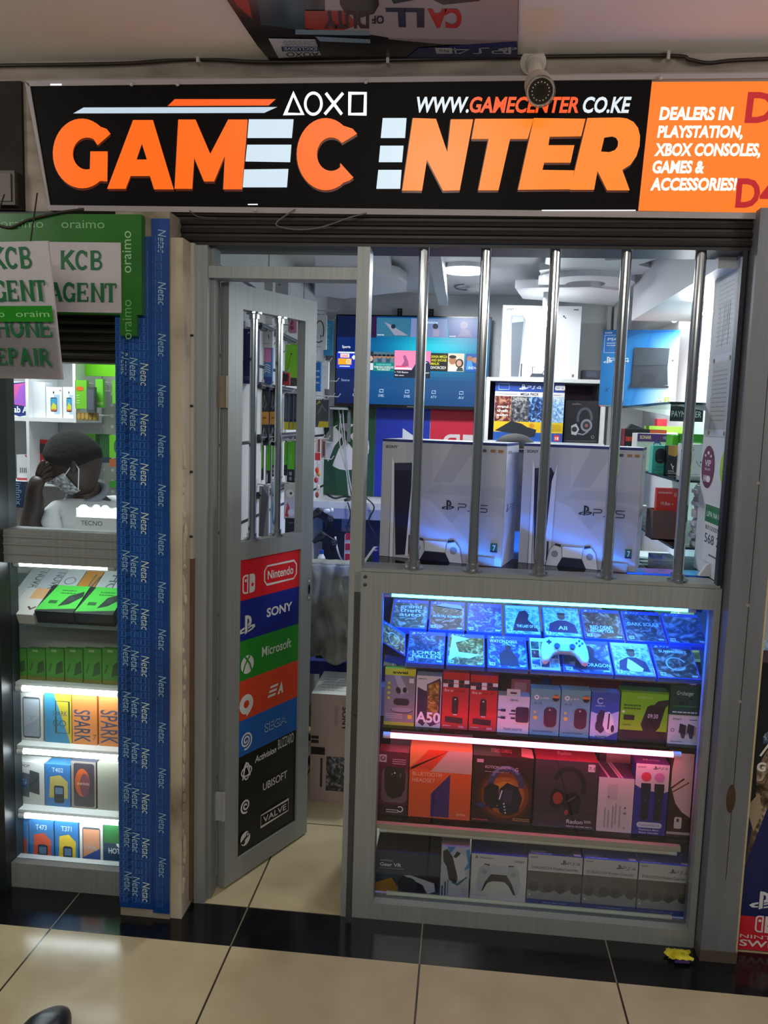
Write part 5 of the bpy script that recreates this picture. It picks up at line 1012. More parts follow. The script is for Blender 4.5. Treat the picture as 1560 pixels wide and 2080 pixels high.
def mega(f):
    f.r(0, 0, 1, 1, '#d8d6d4'); f.r(0, .84, 1, 1, '#23408f'); m_ps(f, .40, .92, .1, '#e4e8f0'); m_num(f, 4, .56, .92, .055, '#e4e8f0', .14); f.st([(.05, .87), (.2, .87), (.2, .97), (.05, .97)], .008, '#8fa8e0', True); f.t('MEGA PACK', .5, .78, .045, '#3a3a4a', 'c', .01, w=.26); f.st([(.05, .8), (.32, .8)], .006, '#8a8a90'); f.st([(.68, .8), (.95, .8)], .006, '#8a8a90')
    for i, (x0, x1) in enumerate(((.0, .24), (.24, .49), (.49, .74), (.74, 1))): f.r(x0+.004, .33, x1, .76, A([3, 5, 6, 8][i]))
    for i, s in enumerate(('grand', 'theft', 'auto')): f.t(s, .12, .56-.07*i, .045, '#efe9e4', 'c', .02, w=.16)
    f.t('DAYS GONE', .365, .69, .05, '#d8d4cc', 'c', .01, w=.2); f.t('FORTNITE', .87, .69, .06, '#e8f0f8', 'c', .01, w=.24)
    f.r(0, .15, 1, .33, '#e0b81e'); f.r(0, 0, 1, .15, '#1f50a0'); f.p([(.02, .17), (.25, .34), (.4, .3), (.55, .2), (.5, .1), (.3, .12)], '#20242c'); f.p([(.42, .16), (.5, .24), (.62, .2), (.6, .08), (.48, .06)], '#23262e'); f.e(.55, .27, .035, '#c98a1a'); f.r(.88, .02, .96, .12, '#c93038'); f.t('18', .92, .04, .05, '#f4f0f0', 'c', .02, w=.05); f.rr(.86, .88, 1, .96, .02, '#d8dae0'); f.t('500 GB', .93, .9, .03, '#3a3a44', 'c', w=.11); f.lines(.8, .18, .98, .3, 5, '#a8861a', .3)
carton('console_carton', 'blue and yellow console bundle carton picturing four games, on the shelf unit', 'box', (1004, 777, 1145, 893), SY+.02, .2, '#23408f', mega, z0=uz0+.0005)
def jbl(f): f.r(0, 0, 1, 1, '#15161e'); f.t('JBL', .3, .92, .02, '#6a6a74', w=.1); f.t('QUANTUM', .2, .9, .03, '#8a8a94', b=0, w=.24); f.ring(.58, .58, .2, .06, '#4a4c54', ry=.24, a0=-10, a1=200); f.p([(.22, .2), (.2, .4), (.34, .46), (.44, .32), (.36, .18)], '#a9abb0'); f.e(.3, .32, .08, '#2a2b30'); f.e(.64, .42, .17, '#7d7f86', ry=.15); f.e(.64, .42, .11, '#2a2a34', ry=.1); f.e(.64, .42, .05, '#8a5a5a'); f.st([(.4, .22), (.56, .2), (.7, .28)], .03, '#8a8c94'); f.ring(.84, .15, .04, .012, '#8a8a94'); f.st([(.04, .04), (.95, .055)], .006, '#8a8a94')
carton('headset_box', 'black box picturing a silver headset on the shelf unit', 'box', (1147, 814, 1217, 889), SY+.03, .18, '#15161e', jbl, z0=uz0+.0005)
m = MB(); q = P(1195, 752, Y=1.78); m.box(q.x-.03, 1.76, uz1, q.x+.06, 1.84, uz1+.05, mat('#2a2c38', .3)); f = Face(m, (q.x-.03, 1.76, uz1), (.09, 0, 0), (0, 0, .05)); f.rr(.2, .3, .8, .9, .1, '#3c4050'); tag(m.build('speaker'), 'small dark box on the shelf unit beside the white carton', 'speaker')
# a cap showing above the cartons
q = P(1046, 893, Y=.85); m = MB()
cp = thing('cap', 'dark rounded cap showing behind the large cartons', 'cap', (q.x, .85, q.z-.04))
def capf(u, v): a = u*2*PI; b = v*PI/2; return Vector((q.x+.085*math.cos(a)*math.cos(b), .85+.1*math.sin(a)*math.cos(b), q.z-.035+.06*math.sin(b)))
m.grid(capf, 24, 8, mat('#1d2025', .8)); m.build('crown', cp, smooth=True)
m = MB(); m.prism([Vector((q.x+.095*math.cos(a), .85-.06+.12*math.sin(a)*-1, q.z-.037)) for a in [PI*i/12 for i in range(13)]], (0, 0, .004), '#33373f'); m.build('brim', cp)
m = MB(); m.box(q.x-.11, .70, 0.0005, q.x+.11, .98, q.z-.038, '#8a8d94'); tag(m.build('cardboard_box'), 'tall plain grey carton under the cap behind the counter cartons', 'box')
# ceiling light and bulb
tl_ = thing('ceiling_light', 'round glowing ceiling light of the shop', 'ceiling light', (-.03, 1.29, 2.262))
m = MB(); m.tube([(-.03, 1.29, 2.29), (-.03, 1.29, 2.272)], .105, '#dfe2e4', 32); m.build('rim', tl_)
m = MB(); m.tube([(-.03, 1.29, 2.272), (-.03, 1.29, 2.264)], .095, glow('ceiling_light_glow', (.9, .96, 1), 5), 32); lab(m.build('diffuser', tl_), 'glowing diffuser')
bb = thing('light_bulb', 'bare glowing bulb hanging in front of the white console carton', 'light bulb', (.352, 1.42, 2.05))
m = MB(); m.tube([(.352, 1.42, 2.2), (.352, 1.42, 2.16), (.352, 1.42, 2.135)], [.017, .02, .02], '#dfe1e2', 14); m.build('socket', bb)
m = MB(); m.ball((.352, 1.42, 2.09), .034, .034, .045, glow('bulb_glow', (.92, .97, 1), 25)); m.build('bulb', bb, smooth=True)
wt = led('light_tube', 'bright white tube on the right shop wall under the soffit', (.945, .3, 2.03), (.945, 1.5, 2.10), .014, glow('wall_tube_glow', (.92, .98, 1), 20))
sd = thing('smoke_detector', 'round white detector with a loop of wire on the shop ceiling', 'detector', (.12, 1.75, 2.26))
q = P(967, 590, Z=2.27); m = MB(); m.tube([(q.x, q.y, 2.29), (q.x, q.y, 2.275), (q.x, q.y, 2.262)], [.05, .05, .03], '#c9cccd', 20); m.build('body', sd)
m = MB(); m.tube([(q.x+.05*math.cos(a)-.06, q.y+.09*math.sin(a), 2.285) for a in [2*PI*i/20 for i in range(16)]], .003, '#6a6c6c', 6); m.build('wire', sd)

# ------------------------------------------------------------------ right-hand wall shelves and what stands on them
def gshelf(nm, lb, x0, y0, x1, y1, z):
    t = thing(nm, lb, 'shelf', ((x0+x1)/2, (y0+y1)/2, z), None); m = MB(); m.box(x0, y0, z-.008, x1, y1, z, GREENGLASS); m.build('glass_board', t)
    m = MB(); m.box(x0-.001, y0, z-.008, x0, y1, z, EDGE); m.box(x0, y0-.001, z-.008, x1, y0, z, EDGE); m.build('edge', t)
    for y in (y0+.12, y1-.12): m = MB(); m.prism([(x1, y, z-.008), (x0+.05, y, z-.008), (x1, y, z-.05)], (0, .012, 0), '#d8dadb'); m.build('bracket', t)
    return t
gshelf('glass_shelf', 'upper glass shelf on the right wall holding the tilted blue console carton', .66, .28, .968, 1.25, 1.683)
gshelf('glass_shelf', 'middle glass shelf on the right wall crowded with boxes', .70, .28, .968, 1.4, 1.43)
gshelf('glass_shelf', 'lower glass shelf on the right wall with the open brown carton', .70, .28, .968, 1.2, 1.208)
m = MB(); m.box(.69, .475, 0, .968, 1.4, 1.0, '#b9bcc4'); m.box(.68, .475, 1.0, .968, 1.4, 1.02, '#d4d6da'); tag(m.build('wall_cabinet'), 'low pale cabinet along the right shop wall behind the counter', 'cabinet')
def ps4b(f):
    f.r(0, 0, 1, 1, '#1d6fae'); n = 26
    for i in range(n):
        t = i/n; c = '%02x%02x%02x' % tuple(int(a+(b-a)*(t**.9)) for a, b in zip((24, 100, 168), (226, 230, 222)))
        f.p([(.42+t*.5, 0), (1.0, 0), (1.0, max(0, .98-t*.25)), (.62+t*.36, max(.0, .98-t*.9))], '#'+c)
    f.r(.0, .0, .24, 1, '#1a72b4'); f.p([(.02, .85), (.24, .85), (.5, .96), (.95, .99), (.95, 1), (0, 1)], '#1a5c9a')
    f.r(.03, .7, .24, .93, '#2a6ab0'); f.st([(.03, .7), (.24, .7), (.24, .93), (.03, .93)], .008, '#a8c8e8', True); f.t('PS4', .13, .86, .035, '#e4ecf4', 'c', w=.12); f.lines(.06, .78, .22, .84, 2, '#c9d8ea', .4); f.t('SONY', .03, .95, .022, '#e0e8f0', b=.02, w=.1)
    m_ps(f, .09, .6, .09, '#e8f0f8'); m_num(f, 4, .24, .6, .06, '#e8f0f8', .13)
    f.p([(.42, .27), (.43, .77), (.88, .76), (.87, .5), (.89, .28), (.6, .25)], '#2b3038'); f.p([(.43, .53), (.43, .77), (.88, .76), (.87, .54)], '#31373f'); f.st([(.43, .53), (.87, .54)], .008, '#15181c'); f.p([(.52, .25), (.54, .4), (.6, .42), (.68, .42), (.72, .38), (.72, .24), (.68, .3), (.57, .3)], '#23272d'); f.r(.39, .24, .9, .27, '#262a30')
    f.r(.76, .02, .83, .09, '#d8dcd8'); f.t('500', .795, .035, .04, '#4a4a50', 'c', w=.06); f.r(.86, .04, .92, .12, '#9ac83a'); f.t('3', .89, .055, .05, '#f4f8ec', 'c', .02, w=.025); f.e(.93, .6, .012, '#2a3a50'); f.t('X', .06, .17, .06, '#0f3a64', b=0, sh=.3)
o = carton('console_carton', 'tilted blue and white console carton on the upper right glass shelf', 'box', (1217, 684, 1372, 816), .98, .12, '#e4e6e0', ps4b, z0=1.684, rot=-12, z1=1.684+.305, x01=(.545, .845))
def fifa(f): f.r(0, 0, 1, 1, '#c4384a'); f.r(0, .84, 1, 1, '#2a4a8a'); f.p([(.3, .5), (.3, .78), (.7, .8), (.9, .5)], '#8a2430'); f.r(.3, .5, 1, .56, '#1c1c24'); f.p([(0, .2), (1, .3), (1, 0), (0, 0)], '#3aa0c8'); f.p([(.1, .15), (.9, .25), (.9, .1), (.1, .04)], '#1a1c24')
carton('console_carton', 'red console carton behind the tilted blue one', 'box', (1197, 704, 1260, 822), 1.22, .1, '#c4384a', fifa, z0=1.684, x01=(.60, .80))
R = 'boxes on the middle right glass shelf'
zs = 1.4305
carton('router_box', 'black router box with red lettering and three antennas on the middle right shelf', 'box', (1262, 872, 1352, 945), 1.05, .12, '#16141c', lambda f: (f.r(-.0, 0, .06, 1, '#a83048'), f.t('tenda', .08, .68, .16, '#d8402a', b=.03, w=.26), [f.st([(.14+.12*i, .05), (.13+.12*i, .55-.05*i)], .03, '#c9ccd4') for i in range(3)], f.r(.62, .75, 1, 1, '#d8502a'), f.t('tenda', .7, .8, .1, '#e8a890', w=.2)), z0=zs, group=R)
carton('antenna_box', 'wide white and purple antenna box marked NEW on the middle right shelf', 'box', (1293, 881, 1372, 948), .82, .1, '#d8d8d2', lambda f: (f.r(0, .78, 1, 1, '#5a2a78'), f.t('SONAR', .06, .85, .09, '#e8d890', b=.03, w=.3), f.t('HD-T2F11', .66, .86, .07, '#c9b8d8', b=.01, w=.3), f.e(.52, .7, .1, '#1a5090'), f.t('NEW', .52, .67, .07, '#e8f0f8', 'c', .02, w=.14), f.lines(.7, .55, .95, .7, 2, '#5a5a5a', .4)), z0=zs, group=R)
carton('accessory_box', 'bright green box beside the antenna box on the middle right shelf', 'box', (1365, 884, 1386, 946), .70, .1, '#4fae1e', lambda f: f.e(.5, .6, .4, '#6ac83a'), z0=zs, group=R)
carton('accessory_box', 'green box with pale window at the near end of the middle right shelf', 'box', (1389, 882, 1430, 944), .62, .1, '#2f8a24', lambda f: (f.rr(.25, .3, .95, .8, .1, '#a8d890'), f.rr(.4, .35, .9, .6, .1, '#1f4a24')), z0=zs, group=R)
carton('accessory_box', 'lime and white box behind the router box on the middle right shelf', 'box', (1317, 866, 1390, 920), 1.25, .1, '#8ab83a', lambda f: (f.r(.45, 0, .8, .85, '#dfe4d0'), f.r(0, .85, 1, 1, '#a8c84a')), z0=zs, group=R)
carton('accessory_box', 'small crimson box at the back of the middle right shelf', 'box', (1334, 851, 1354, 900), 1.36, .06, '#a81c34', None, z0=zs, group=R)
carton('phone_box', 'white box with two black phone outlines next to the shelf unit', 'box', (1231, 872, 1262, 945), 1.25, .1, '#d8dadc', lambda f: (f.e(.45, .85, .2, '#2a2a30'), f.r(.3, .5, .7, .7, '#3a3a42'), f.t('7', .5, .75, .1, '#1a1a20', 'c'), f.lines(.2, .1, .8, .4, 3, '#8a8a90')), z0=zs, group=R, x01=(.715, .78))
carton('speaker_box', 'turquoise box picturing a black rounded gadget on the middle right shelf', 'box', (1325, 905, 1354, 967), .60, .05, '#2fb098', lambda f: (f.rr(.18, .35, .92, .9, .18, '#1c2030'), f.st([(.35, .48), (.7, .49)], .01, '#8a8a94'), f.lines(.3, .18, .8, .28, 2, '#1a7a68', .4), f.lines(.1, .08, .6, .14, 1, '#1a7a68', .4)), z0=zs, group=R, side='#5ac8b4')
carton('controller_box', 'black and gold mobile game controller box on the middle right shelf', 'box', (1356, 905, 1381, 970), .55, .05, '#1a1c26', lambda f: (f.p([(0, .68), (0, 1), (1, 1), (1, .78), (.6, .62)], '#a8803a'), f.st([(.3, .38), (.4, .28), (.5, .3), (.42, .22), (.5, .18)], .03, '#d8dce0'), f.t('MOBILE', .08, .1, .045, '#d8dce0', b=.01, w=.5), f.t('GAME CONTROLLER', .08, .03, .04, '#d8dce0', b=.01, w=.85)), z0=zs, group=R)
carton('earphone_box', 'white box with a grey letter G at the near end of the shelf', 'box', (1384, 902, 1426, 974), .47, .06, '#d4d7da', lambda f: (f.t('G', .5, .8, .1, '#5a6068', 'c', 0), f.st([(.2, .3), (.5, .45), (.6, .7)], .015, '#9aa0a8'), f.st([(.7, .5), (.85, .35), (.95, .3)], .02, '#7a8088'), f.e(.95, .45, .05, '#4a5058'), f.lines(.2, .05, .9, .1, 1, '#8a9098', .4)), z0=zs, group=R)
q = P(1300, 852, Y=1.3); m = MB(); m.prism([P(x, y, Y=1.3) for x, y in ((1274, 872), (1283, 861), (1310, 871), (1310, 880), (1274, 880))], (0, .05, 0), '#33343a'); tag(m.build('adapter_block'), 'dark slanted block leaning behind the router box', 'block')
m = MB(); c = P(1395, 840, Y=.7); m.box(c.x-.06, .70, c.z-.03, c.x+.06, .703, c.z+.025, '#1c2430'); f = Face(m, (c.x-.06, .70, c.z-.03), (.12, 0, 0), (0, 0, .055)); f.t('PAYMASTER', .04, .3, .4, '#d4d8dc', b=0, w=.9); tag(m.build('sign_card'), 'dark hanging card with white capitals under the upper right shelf', 'card')
# lower shelf
zl = 1.2085
oc = thing('open_carton', 'open brown carton on the lower right glass shelf', 'box', (.80, .50, zl))
a = P(1326, 1060, Y=.42); b_ = P(1372, 1060, Y=.42); BR = '#6d5148'; zt = P(1350, 1038, Y=.42).z
m = MB(); m.box(a.x, .42, zl, b_.x, .424, zt, BR); m.box(a.x, .52, zl, b_.x, .524, zt, BR); m.box(a.x, .424, zl, a.x+.004, .52, zt, BR); m.box(b_.x-.004, .424, zl, b_.x, .52, zt, BR); m.box(a.x, .42, zl, b_.x, .524, zl+.004, BR); m.build('carton_body', oc)
carton('media_player_box', 'red media player box standing in the open brown carton', 'box', (1333, 992, 1377, 1060), .45, .03, '#d8342a', lambda f: (f.r(0, .9, 1, 1, '#e0504a'), f.lines(.06, .88, .7, .94, 1, '#f0b0a8', .6), f.r(.78, .84, .92, .92, '#e89088'), f.t('Mi Box', .2, .66, .07, '#f4d8d0', b=.01, w=.45), f.e(.75, .69, .05, '#e8786a'), f.p([(.15, .3), (.3, .5), (.5, .56), (.62, .52), (.8, .3)], '#1d1a28')), z0=zl+.0045)
m = MB(); O = Vector((a.x-.125, .5, zl)); U = Vector((.06, -.015, 0)); V = Vector((.055, 0, .11)); m.obox(O, U, V, (.012, .06, 0), '#d4d8c8'); f = Face(m, O, U, V); f.p([(0, 0), (0, .3), (1, .1), (1, 0)], '#a8c83a'); f.st([(.2, .5), (.4, .9)], .06, '#3a3c48'); f.r(.0, .4, .5, .5, '#4a4c58'); tag(m.build('accessory_box'), 'white and lime box leaning against the open brown carton', 'box')
GSt = 'small grey boxes stacked at the near end of the lower right shelf'
for i in range(2):
    for j in range(15):
        y = .30+i*.06; xx = .775+.006*math.sin(j*2.3+i); m = MB(); z = zl+j*.0135; c = ['#c9ccd0', '#b4b8be', '#d4d6d8', '#9da2aa', '#c4c0ba'][(j*3+i*2) % 5]
        m.box(xx+.02*i, y, z, xx+.075+.02*i, y+.055, z+.0128, c); f = Face(m, (xx+.02*i, y, z), (.075, 0, 0), (0, 0, .0128)); f.r(.1, .2, .35, .8, '#5a5e6a'); f.r(.5, .3, .85, .5, '#8a8e98')
        o = m.build('small_box'); tag(o, 'small grey carton in the twin stack beside the open brown carton', 'box', GSt)
# things on the low cabinet
carton('cardboard_box', 'dark navy bag shape at the left end of the low right cabinet', 'bag', (1304, 1118, 1338, 1142), .60, .1, '#1c2050', None, z0=1.0205, z1=1.12, x01=(.72, .80))
carton('device_box', 'grey box with pale front at the near end of the low right cabinet', 'box', (1340, 1110, 1408, 1145), .485, .10, '#5d606e', lambda f: (f.r(.25, 0, .9, .7, '#a8acb4'), f.r(.05, 0, .25, .9, '#4a4e60')), z0=1.0205, z1=1.13, x01=(.745, .93))
# ------------------------------------------------------------------ right jamb: stickers and papers, flat on the wall facing the room
def jamb(mb, y0, z0, y1, z1, off=.0015): return Face(mb, (.768, max(y0, y1), min(z0, z1)), (0, -abs(y1-y0), 0), (0, 0, abs(z1-z0)), off)
def jp(px, py): q = P(px, py, X=.766); return q.y, q.z
def onjamb(name, label, cat, c, art):
    (ya, za), (yb, zb) = jp(c[0], (c[1]+c[3])/2), jp(c[2], (c[1]+c[3])/2); zt = jp((c[0]+c[2])/2, c[1])[1]; zb = jp((c[0]+c[2])/2, c[3])[1]
    m = MB(); f = jamb(m, ya, zb, yb, zt); f.um = min(1, (ya-.004)/(ya-yb)); art(f)
    s = Face(m, (.768, ya, zb), (0, yb-ya, 0), (0, 0, zt-zb), .0)
    return tag(m.build(name, solid=.0005), label, cat)
onjamb('sticker', 'maroon oval VIP seller sticker on the white jamb', 'sticker', (1425, 905, 1450, 992), lambda f: (f.e(.5, .5, .5, '#6a1c4c', ry=.5), f.t('VIP', .5, .52, .14, '#e4dce4', 'c', .02, w=.5), f.t('SELLER', .5, .42, .05, '#e4dce4', 'c', .0, w=.45), f.e(.5, .83, .08, '#e4dce4', ry=.04), f.e(.28, .76, .06, '#e4dce4', ry=.03), f.e(.72, .76, .06, '#e4dce4', ry=.03), f.e(.62, .22, .17, '#e4dce4', ry=.08), f.t('jiji', .36, .18, .12, '#e4dce4', 'c', .02, w=.3)))
onjamb('sticker', 'lime green round verified sticker by the front edge of the jamb', 'sticker', (1462, 905, 1497, 1000), lambda f: (f.e(.5, .5, .5, '#a8d020', ry=.5), f.t('Jiji', .5, .58, .2, '#20301a', 'c', .02, w=.6), f.t('VERIFIED', .5, .36, .07, '#20301a', 'c', .01, w=.7), f.t('BEST', .5, .2, .08, '#20301a', 'c', .02, w=.4)))
onjamb('payment_notice', 'white payment notice with green heading on the lower jamb', 'notice', (1429, 1027, 1476, 1150), lambda f: (f.r(0, 0, 1, 1, '#dfe1e2'), f.r(0, .68, 1, .98, '#1c7a4c'), f.t('LIPA NA M-PESA', .08, .78, .09, '#e8f0ea', b=.0, w=.95), f.t('BUY GOODS TILL No.', .06, .55, .075, '#2a3440', b=.0, w=1.0), f.t('568 28', .06, .32, .16, '#2a3448', b=-.0, w=.8), f.lines(.3, .1, .8, .16, 1, '#6a6a70', .5)))
def docs(f):
    f.r(0, 0, 1, 1, '#c4c8cc'); f.r(.12, .04, .88, .42, '#a8a8a4'); f.lines(.18, .08, .8, .38, 12, '#7a7a78', .3); f.r(.12, .46, .88, .9, '#b4b8bc'); f.lines(.18, .5, .8, .86, 14, '#8a8c90', .3)
    for i in range(9): f.p([(.2+.06*i, .5+.03*(i % 4)), (.26+.05*i, .62+.04*(i % 3)), (.22+.06*i, .74)], ['#e8ecf0', '#8a9098', '#d0d4d8'][i % 3])
    for y in (.02, .43, .95): f.e(.15, y, .03, '#8a7a5a'); f.e(.85, y, .03, '#8a7a5a')
onjamb('document_sleeve', 'crinkled plastic sleeve of papers pinned high on the white jamb', 'document', (1446, 525, 1492, 888), docs)
q = P(1445, 1165, Y=.1); m = MB(); m.prism([P(x, y, Y=.09) for x, y in ((1420, 1170), (1436, 1148), (1462, 1138), (1464, 1172))], (0, .02, 0), '#c9c9cc'); tag(m.build('paper_bag'), 'crumpled white paper leaning at the foot of the jamb on the counter', 'paper')
# ------------------------------------------------------------------ left wall of the shop: hooks and hanging packs
HK = 'wire display hooks on the left shop wall'
def hook(y, z, ln=.17):
    t = thing('display_hook', 'bare wire hook sticking out of the left shop wall', 'hook', (-.8, y, z), HK)
    m = MB(); m.tube([(-.80, y, z), (-.80+ln, y, z-.004), (-.80+ln+.012, y, z+.014)], .0028, '#b9bcc0', 7); m.build('prong', t)
    m = MB(); m.box(-.80, y-.02, z-.012, -.796, y+.02, z+.02, '#c9ccd0'); m.build('back_plate', t); return t
def pack(name, label, px, Y, c, art=None, d=.018, cat='pack', hk=True, group=None, rot=0, **k):
    o = carton(name, label, cat, px, Y, d, c, art, group=group, rot=rot, **k); q = ORG[o.name]
    zt = max((o.matrix_basis @ v.co).z for v in o.data.vertices); x = q.x
    if hk:
        h = hook(Y+d*.5, zt+.008, max(.03, x+.8+.02)); h['label'] = 'wire hook of the '+' '.join(label.split()[:11]); h['group'] = HK
        m = MB(); m.tube([(x, Y+d*.5, zt), (x, Y+d*.5, zt+.006)], .004, c, 6); m.build('hang_tab', o)
    return o
pack('controller_box', 'tall navy box hanging at the near end of the left shop wall', (489, 668, 520, 779), .42, '#141c58', lambda f: (m_ps(f, .5, .93, .04, '#c9cede'), f.lines(.15, .06, .95, .14, 3, '#6a74a8', .4)), .05)
pack('charger_box', 'small tall white console charger box high up behind the door', (530, 567, 554, 625), .72, '#cfd2d6', lambda f: f.p([(.3, .35), (.4, .6), (.8, .6), (.9, .35), (.7, .4), (.5, .4)], '#7a7e84'), .04)
pack('controller_box', 'white box with small mark high up next to the charger box', (556, 571, 585, 640), .85, '#c4c7cc', lambda f: m_ps(f, .4, .9, .07, '#4a4c54'), .05)
pack('cable_pack', 'white card pack below the high white boxes', (531, 625, 553, 658), .74, '#d8dadd', lambda f: f.lines(.3, .3, .8, .8, 3, '#a9acb2'))
pack('earphone_pack', 'white earphone card above a pink and blue pack', (531, 673, 554, 706), .70, '#d9dbde', lambda f: (f.st([(.6, .8), (.65, .6), (.7, .55)], .05, '#4a4c52'), f.lines(.1, .2, .8, .3, 1, '#7a7e86')))
pack('cable_pack', 'pink and blue blister pack under the white earphone card', (530, 706, 553, 780), .72, '#4a86c4', lambda f: (f.r(.2, .6, .9, .98, '#d88ac0'), [f.st([(.2, .3+.06*i), (.5, .36+.06*i), (.85, .3+.06*i)], .025, '#dfe6ee') for i in range(4)], f.r(0, 0, 1, .2, '#2a4a9a'), f.r(.1, .05, .35, .14, '#d84a5a')))
pack('earphone_pack', 'deep pink pouch hanging left of the lime green pack', (555, 682, 570, 716), .92, '#c83060', lambda f: f.e(.5, .5, .35, '#e85a88'))
pack('cable_pack', 'dark patterned pack with silver cables under the pink pouch', (553, 716, 572, 760), .94, A(5), None)
pack('toy_pack', 'red and black small pack above the dark cable bags', (556, 757, 588, 782), .96, '#b02838', lambda f: (f.r(.1, .4, .5, .95, '#1c2a50'), f.r(.6, .3, .9, .9, '#2a1a20')))
pack('earphone_pack', 'clear pink earphone pack hanging from the top row', (588, 635, 602, 676), 1.15, '#c98aa0', lambda f: (f.e(.35, .25, .3, '#a8285a'), f.p([(.1, .4), (.3, 1), (.7, 1), (.5, .4)], '#a83060')))
pack('earphone_pack', 'salmon red folded pack in the upper row behind the door bars', (545, 661, 570, 690), 1.0, '#8a4a3c', lambda f: f.p([(.1, .2), (.9, .5), (.9, .8), (.2, .9)], '#a85a48'))
pack('earphone_pack', 'lime green earphone pack hanging in the middle of the left wall', (579, 700, 604, 767), 1.1, '#7fd01a', lambda f: (f.e(.5, .72, .07, '#2a3a1a', rot=30), f.st([(.45, .68), (.3, .4), (.2, .1)], .015, '#4a6a20'), f.t('oraimo', .4, .9, .05, '#a8e060', w=.5, b=0)))
pack('cable_pack', 'grey card with a dark cable loop under the lime green pack', (580, 767, 604, 784), 1.1, '#4a4c50', lambda f: f.ring(.6, .2, .4, .08, '#1a1a1e', a0=20, a1=170))
for i, (x0, x1) in enumerate(((529, 546), (547, 563))): pack('cable_bag', ['black cable bag with orange label nearest the door hinge', 'black cable bag with orange label behind the first one'][i], (x0, 786, x1, 905), .70+.12*i, mat('#101216', .2), lambda f: (f.r(0, .36, 1, .58, '#c88a28'), f.st([(.3, .65), (.5, .9), (.7, .7), (.4, .62)], .03, '#5a5e66'), f.st([(.2, .1), (.5, .3), (.8, .15)], .03, '#8a8e96'), f.lines(.3, .45, .7, .5, 1, '#5a3a10', .5)))
for i in range(3): pack('cable_pack', ['dark blue cable pack with yellow foot, left of three', 'dark blue cable pack with yellow foot, middle of three', 'dark blue cable pack with yellow foot, right of three'][i], (577+9*i, 800, 586+9*i, 873), 1.02+.05*i, '#2a3340', lambda f: (f.r(0, 0, 1, .22, '#c8b820'), f.st([(.4, .3), (.35, .95)], .02, '#5a6a80'), f.st([(.7, .3), (.6, .9)], .02, '#48546a')))
BT_ = 'green and black battery packs on the left wall'
btl = ['nearest the hinge', 'second from the hinge', 'third from the hinge', 'fourth from the hinge', 'fifth, behind the right door bar', 'last, by the door stile']
for i, (x0, x1, y0, y1) in enumerate(((526, 534, 902, 975), (535, 549, 899, 982), (549, 564, 896, 968), (577, 583, 898, 966), (583, 598, 896, 980), (597, 604, 898, 972))):
    pack('battery_pack', 'green and black battery pack, '+btl[i], (x0, y0, x1, y1), .70+.09*i, '#14161a', lambda f: (f.r(0, .32, 1, 1, '#52b81c'), f.rr(.3, .17, .7, .26, .03, '#8a9098'), f.rr(.3, .05, .7, .14, .03, '#7a8088'), f.e(.5, .6, .12, '#6ac83a', ry=.12)), .016, group=BT_)
pack('remote_pack', 'grey wedge shaped remote pack at the bottom of the left wall', (526, 988, 545, 1090), .62, '#8a8c92', lambda f: f.p([(0, 0), (.3, 1), (1, .8), (.5, 0)], '#5a5c64'))
pack('cable_pack', 'pale blue blister pack low on the left wall', (549, 978, 564, 1084), .80, '#b9cad8', lambda f: (f.p([(.2, .5), (.5, .7), (.9, .5), (.6, .1), (.3, .2)], '#4aa0d8'), f.r(.3, .72, .8, .76, '#3a3c44'), f.p([(.3, .76), (.8, .8), (.7, .92), (.4, .92)], '#5ab0d8')))
pack('earphone_pack', 'white and red headset pack low down', (577, 984, 600, 1055), 1.0, '#cfcac8', lambda f: (f.e(.5, .75, .35, '#e8e8e8'), f.p([(.1, .1), (.3, .5), (.5, .35), (.4, .05)], '#c83838'), f.e(.65, .2, .3, '#e4e2e0'), f.e(.6, .75, .12, '#4a4c50')))
pack('cable_bag', 'black zipped pouch at the foot of the left wall', (579, 1053, 603, 1083), .95, '#101114', lambda f: f.st([(.3, .7), (.7, .72)], .05, '#7a7c80'), hk=False, z1=None)
for (x, y) in ((690, 575), (683, 632), (676, 772), (675, 803), (680, 805), (672, 897), (676, 930)):
    q = P(x, y, Y=1.75); hook(1.75+random.uniform(-.12, .12), q.z, .12)
for y, x0 in ((793, 0), (884, 1), (985, 2), (690, 3)):
    z = P(590, y, Y=1.15).z; m = MB(); m.box(-.798, .62, z-.012, -.785, 1.75, z+.012, '#3c3e42'); m.box(-.785, .62, z-.003, -.78, 1.75, z+.003, '#6a6c70'); tag(m.build('hook_rail'), 'dark hook rail along the left shop wall, '+['second from the top', 'third from the top', 'lowest of four', 'topmost of four'][x0], 'rail')
# packs seen past the edge of the door leaf
pack('earphone_pack', 'white pack with a black neckband earphone beside the television', (638, 640, 663, 710), 1.45, '#dfe1e4', lambda f: (f.ring(.45, .55, .34, .03, '#1c2230', ry=.28, a0=-40, a1=230), f.p([(.5, .42), (.6, .42), (.56, .3)], '#2a303a'), f.st([(.15, .24), (.4, .2), (.7, .26)], .03, '#2a303a'), f.lines(.2, .06, .6, .1, 1, '#5a6068')))
pack('earphone_pack', 'teal blue slanted pack right of the neckband earphone pack', (658, 652, 676, 722), 1.6, '#2a86b4', lambda f: (f.t('In Ear Style', .6, .2, .1, '#8ac4e0', vert=-1, b=0), f.lines(.1, .85, .9, .95, 1, '#6ab0d0')))
pack('cable_box', 'narrow white cable box hanging below the teal pack', (652, 735, 667, 790), 1.5, '#d9dcdf', lambda f: (f.lines(.2, .8, .8, .84, 1, '#8a8e94'), f.t('8', .5, .4, .05, '#8a8e94', 'c')), .03)
pack('cable_box', 'bright blue box hanging just behind the door edge', (640, 736, 651, 795), 1.4, '#2468b4', lambda f: f.lines(.2, .2, .8, .8, 3, '#c9d8ea'), .03)
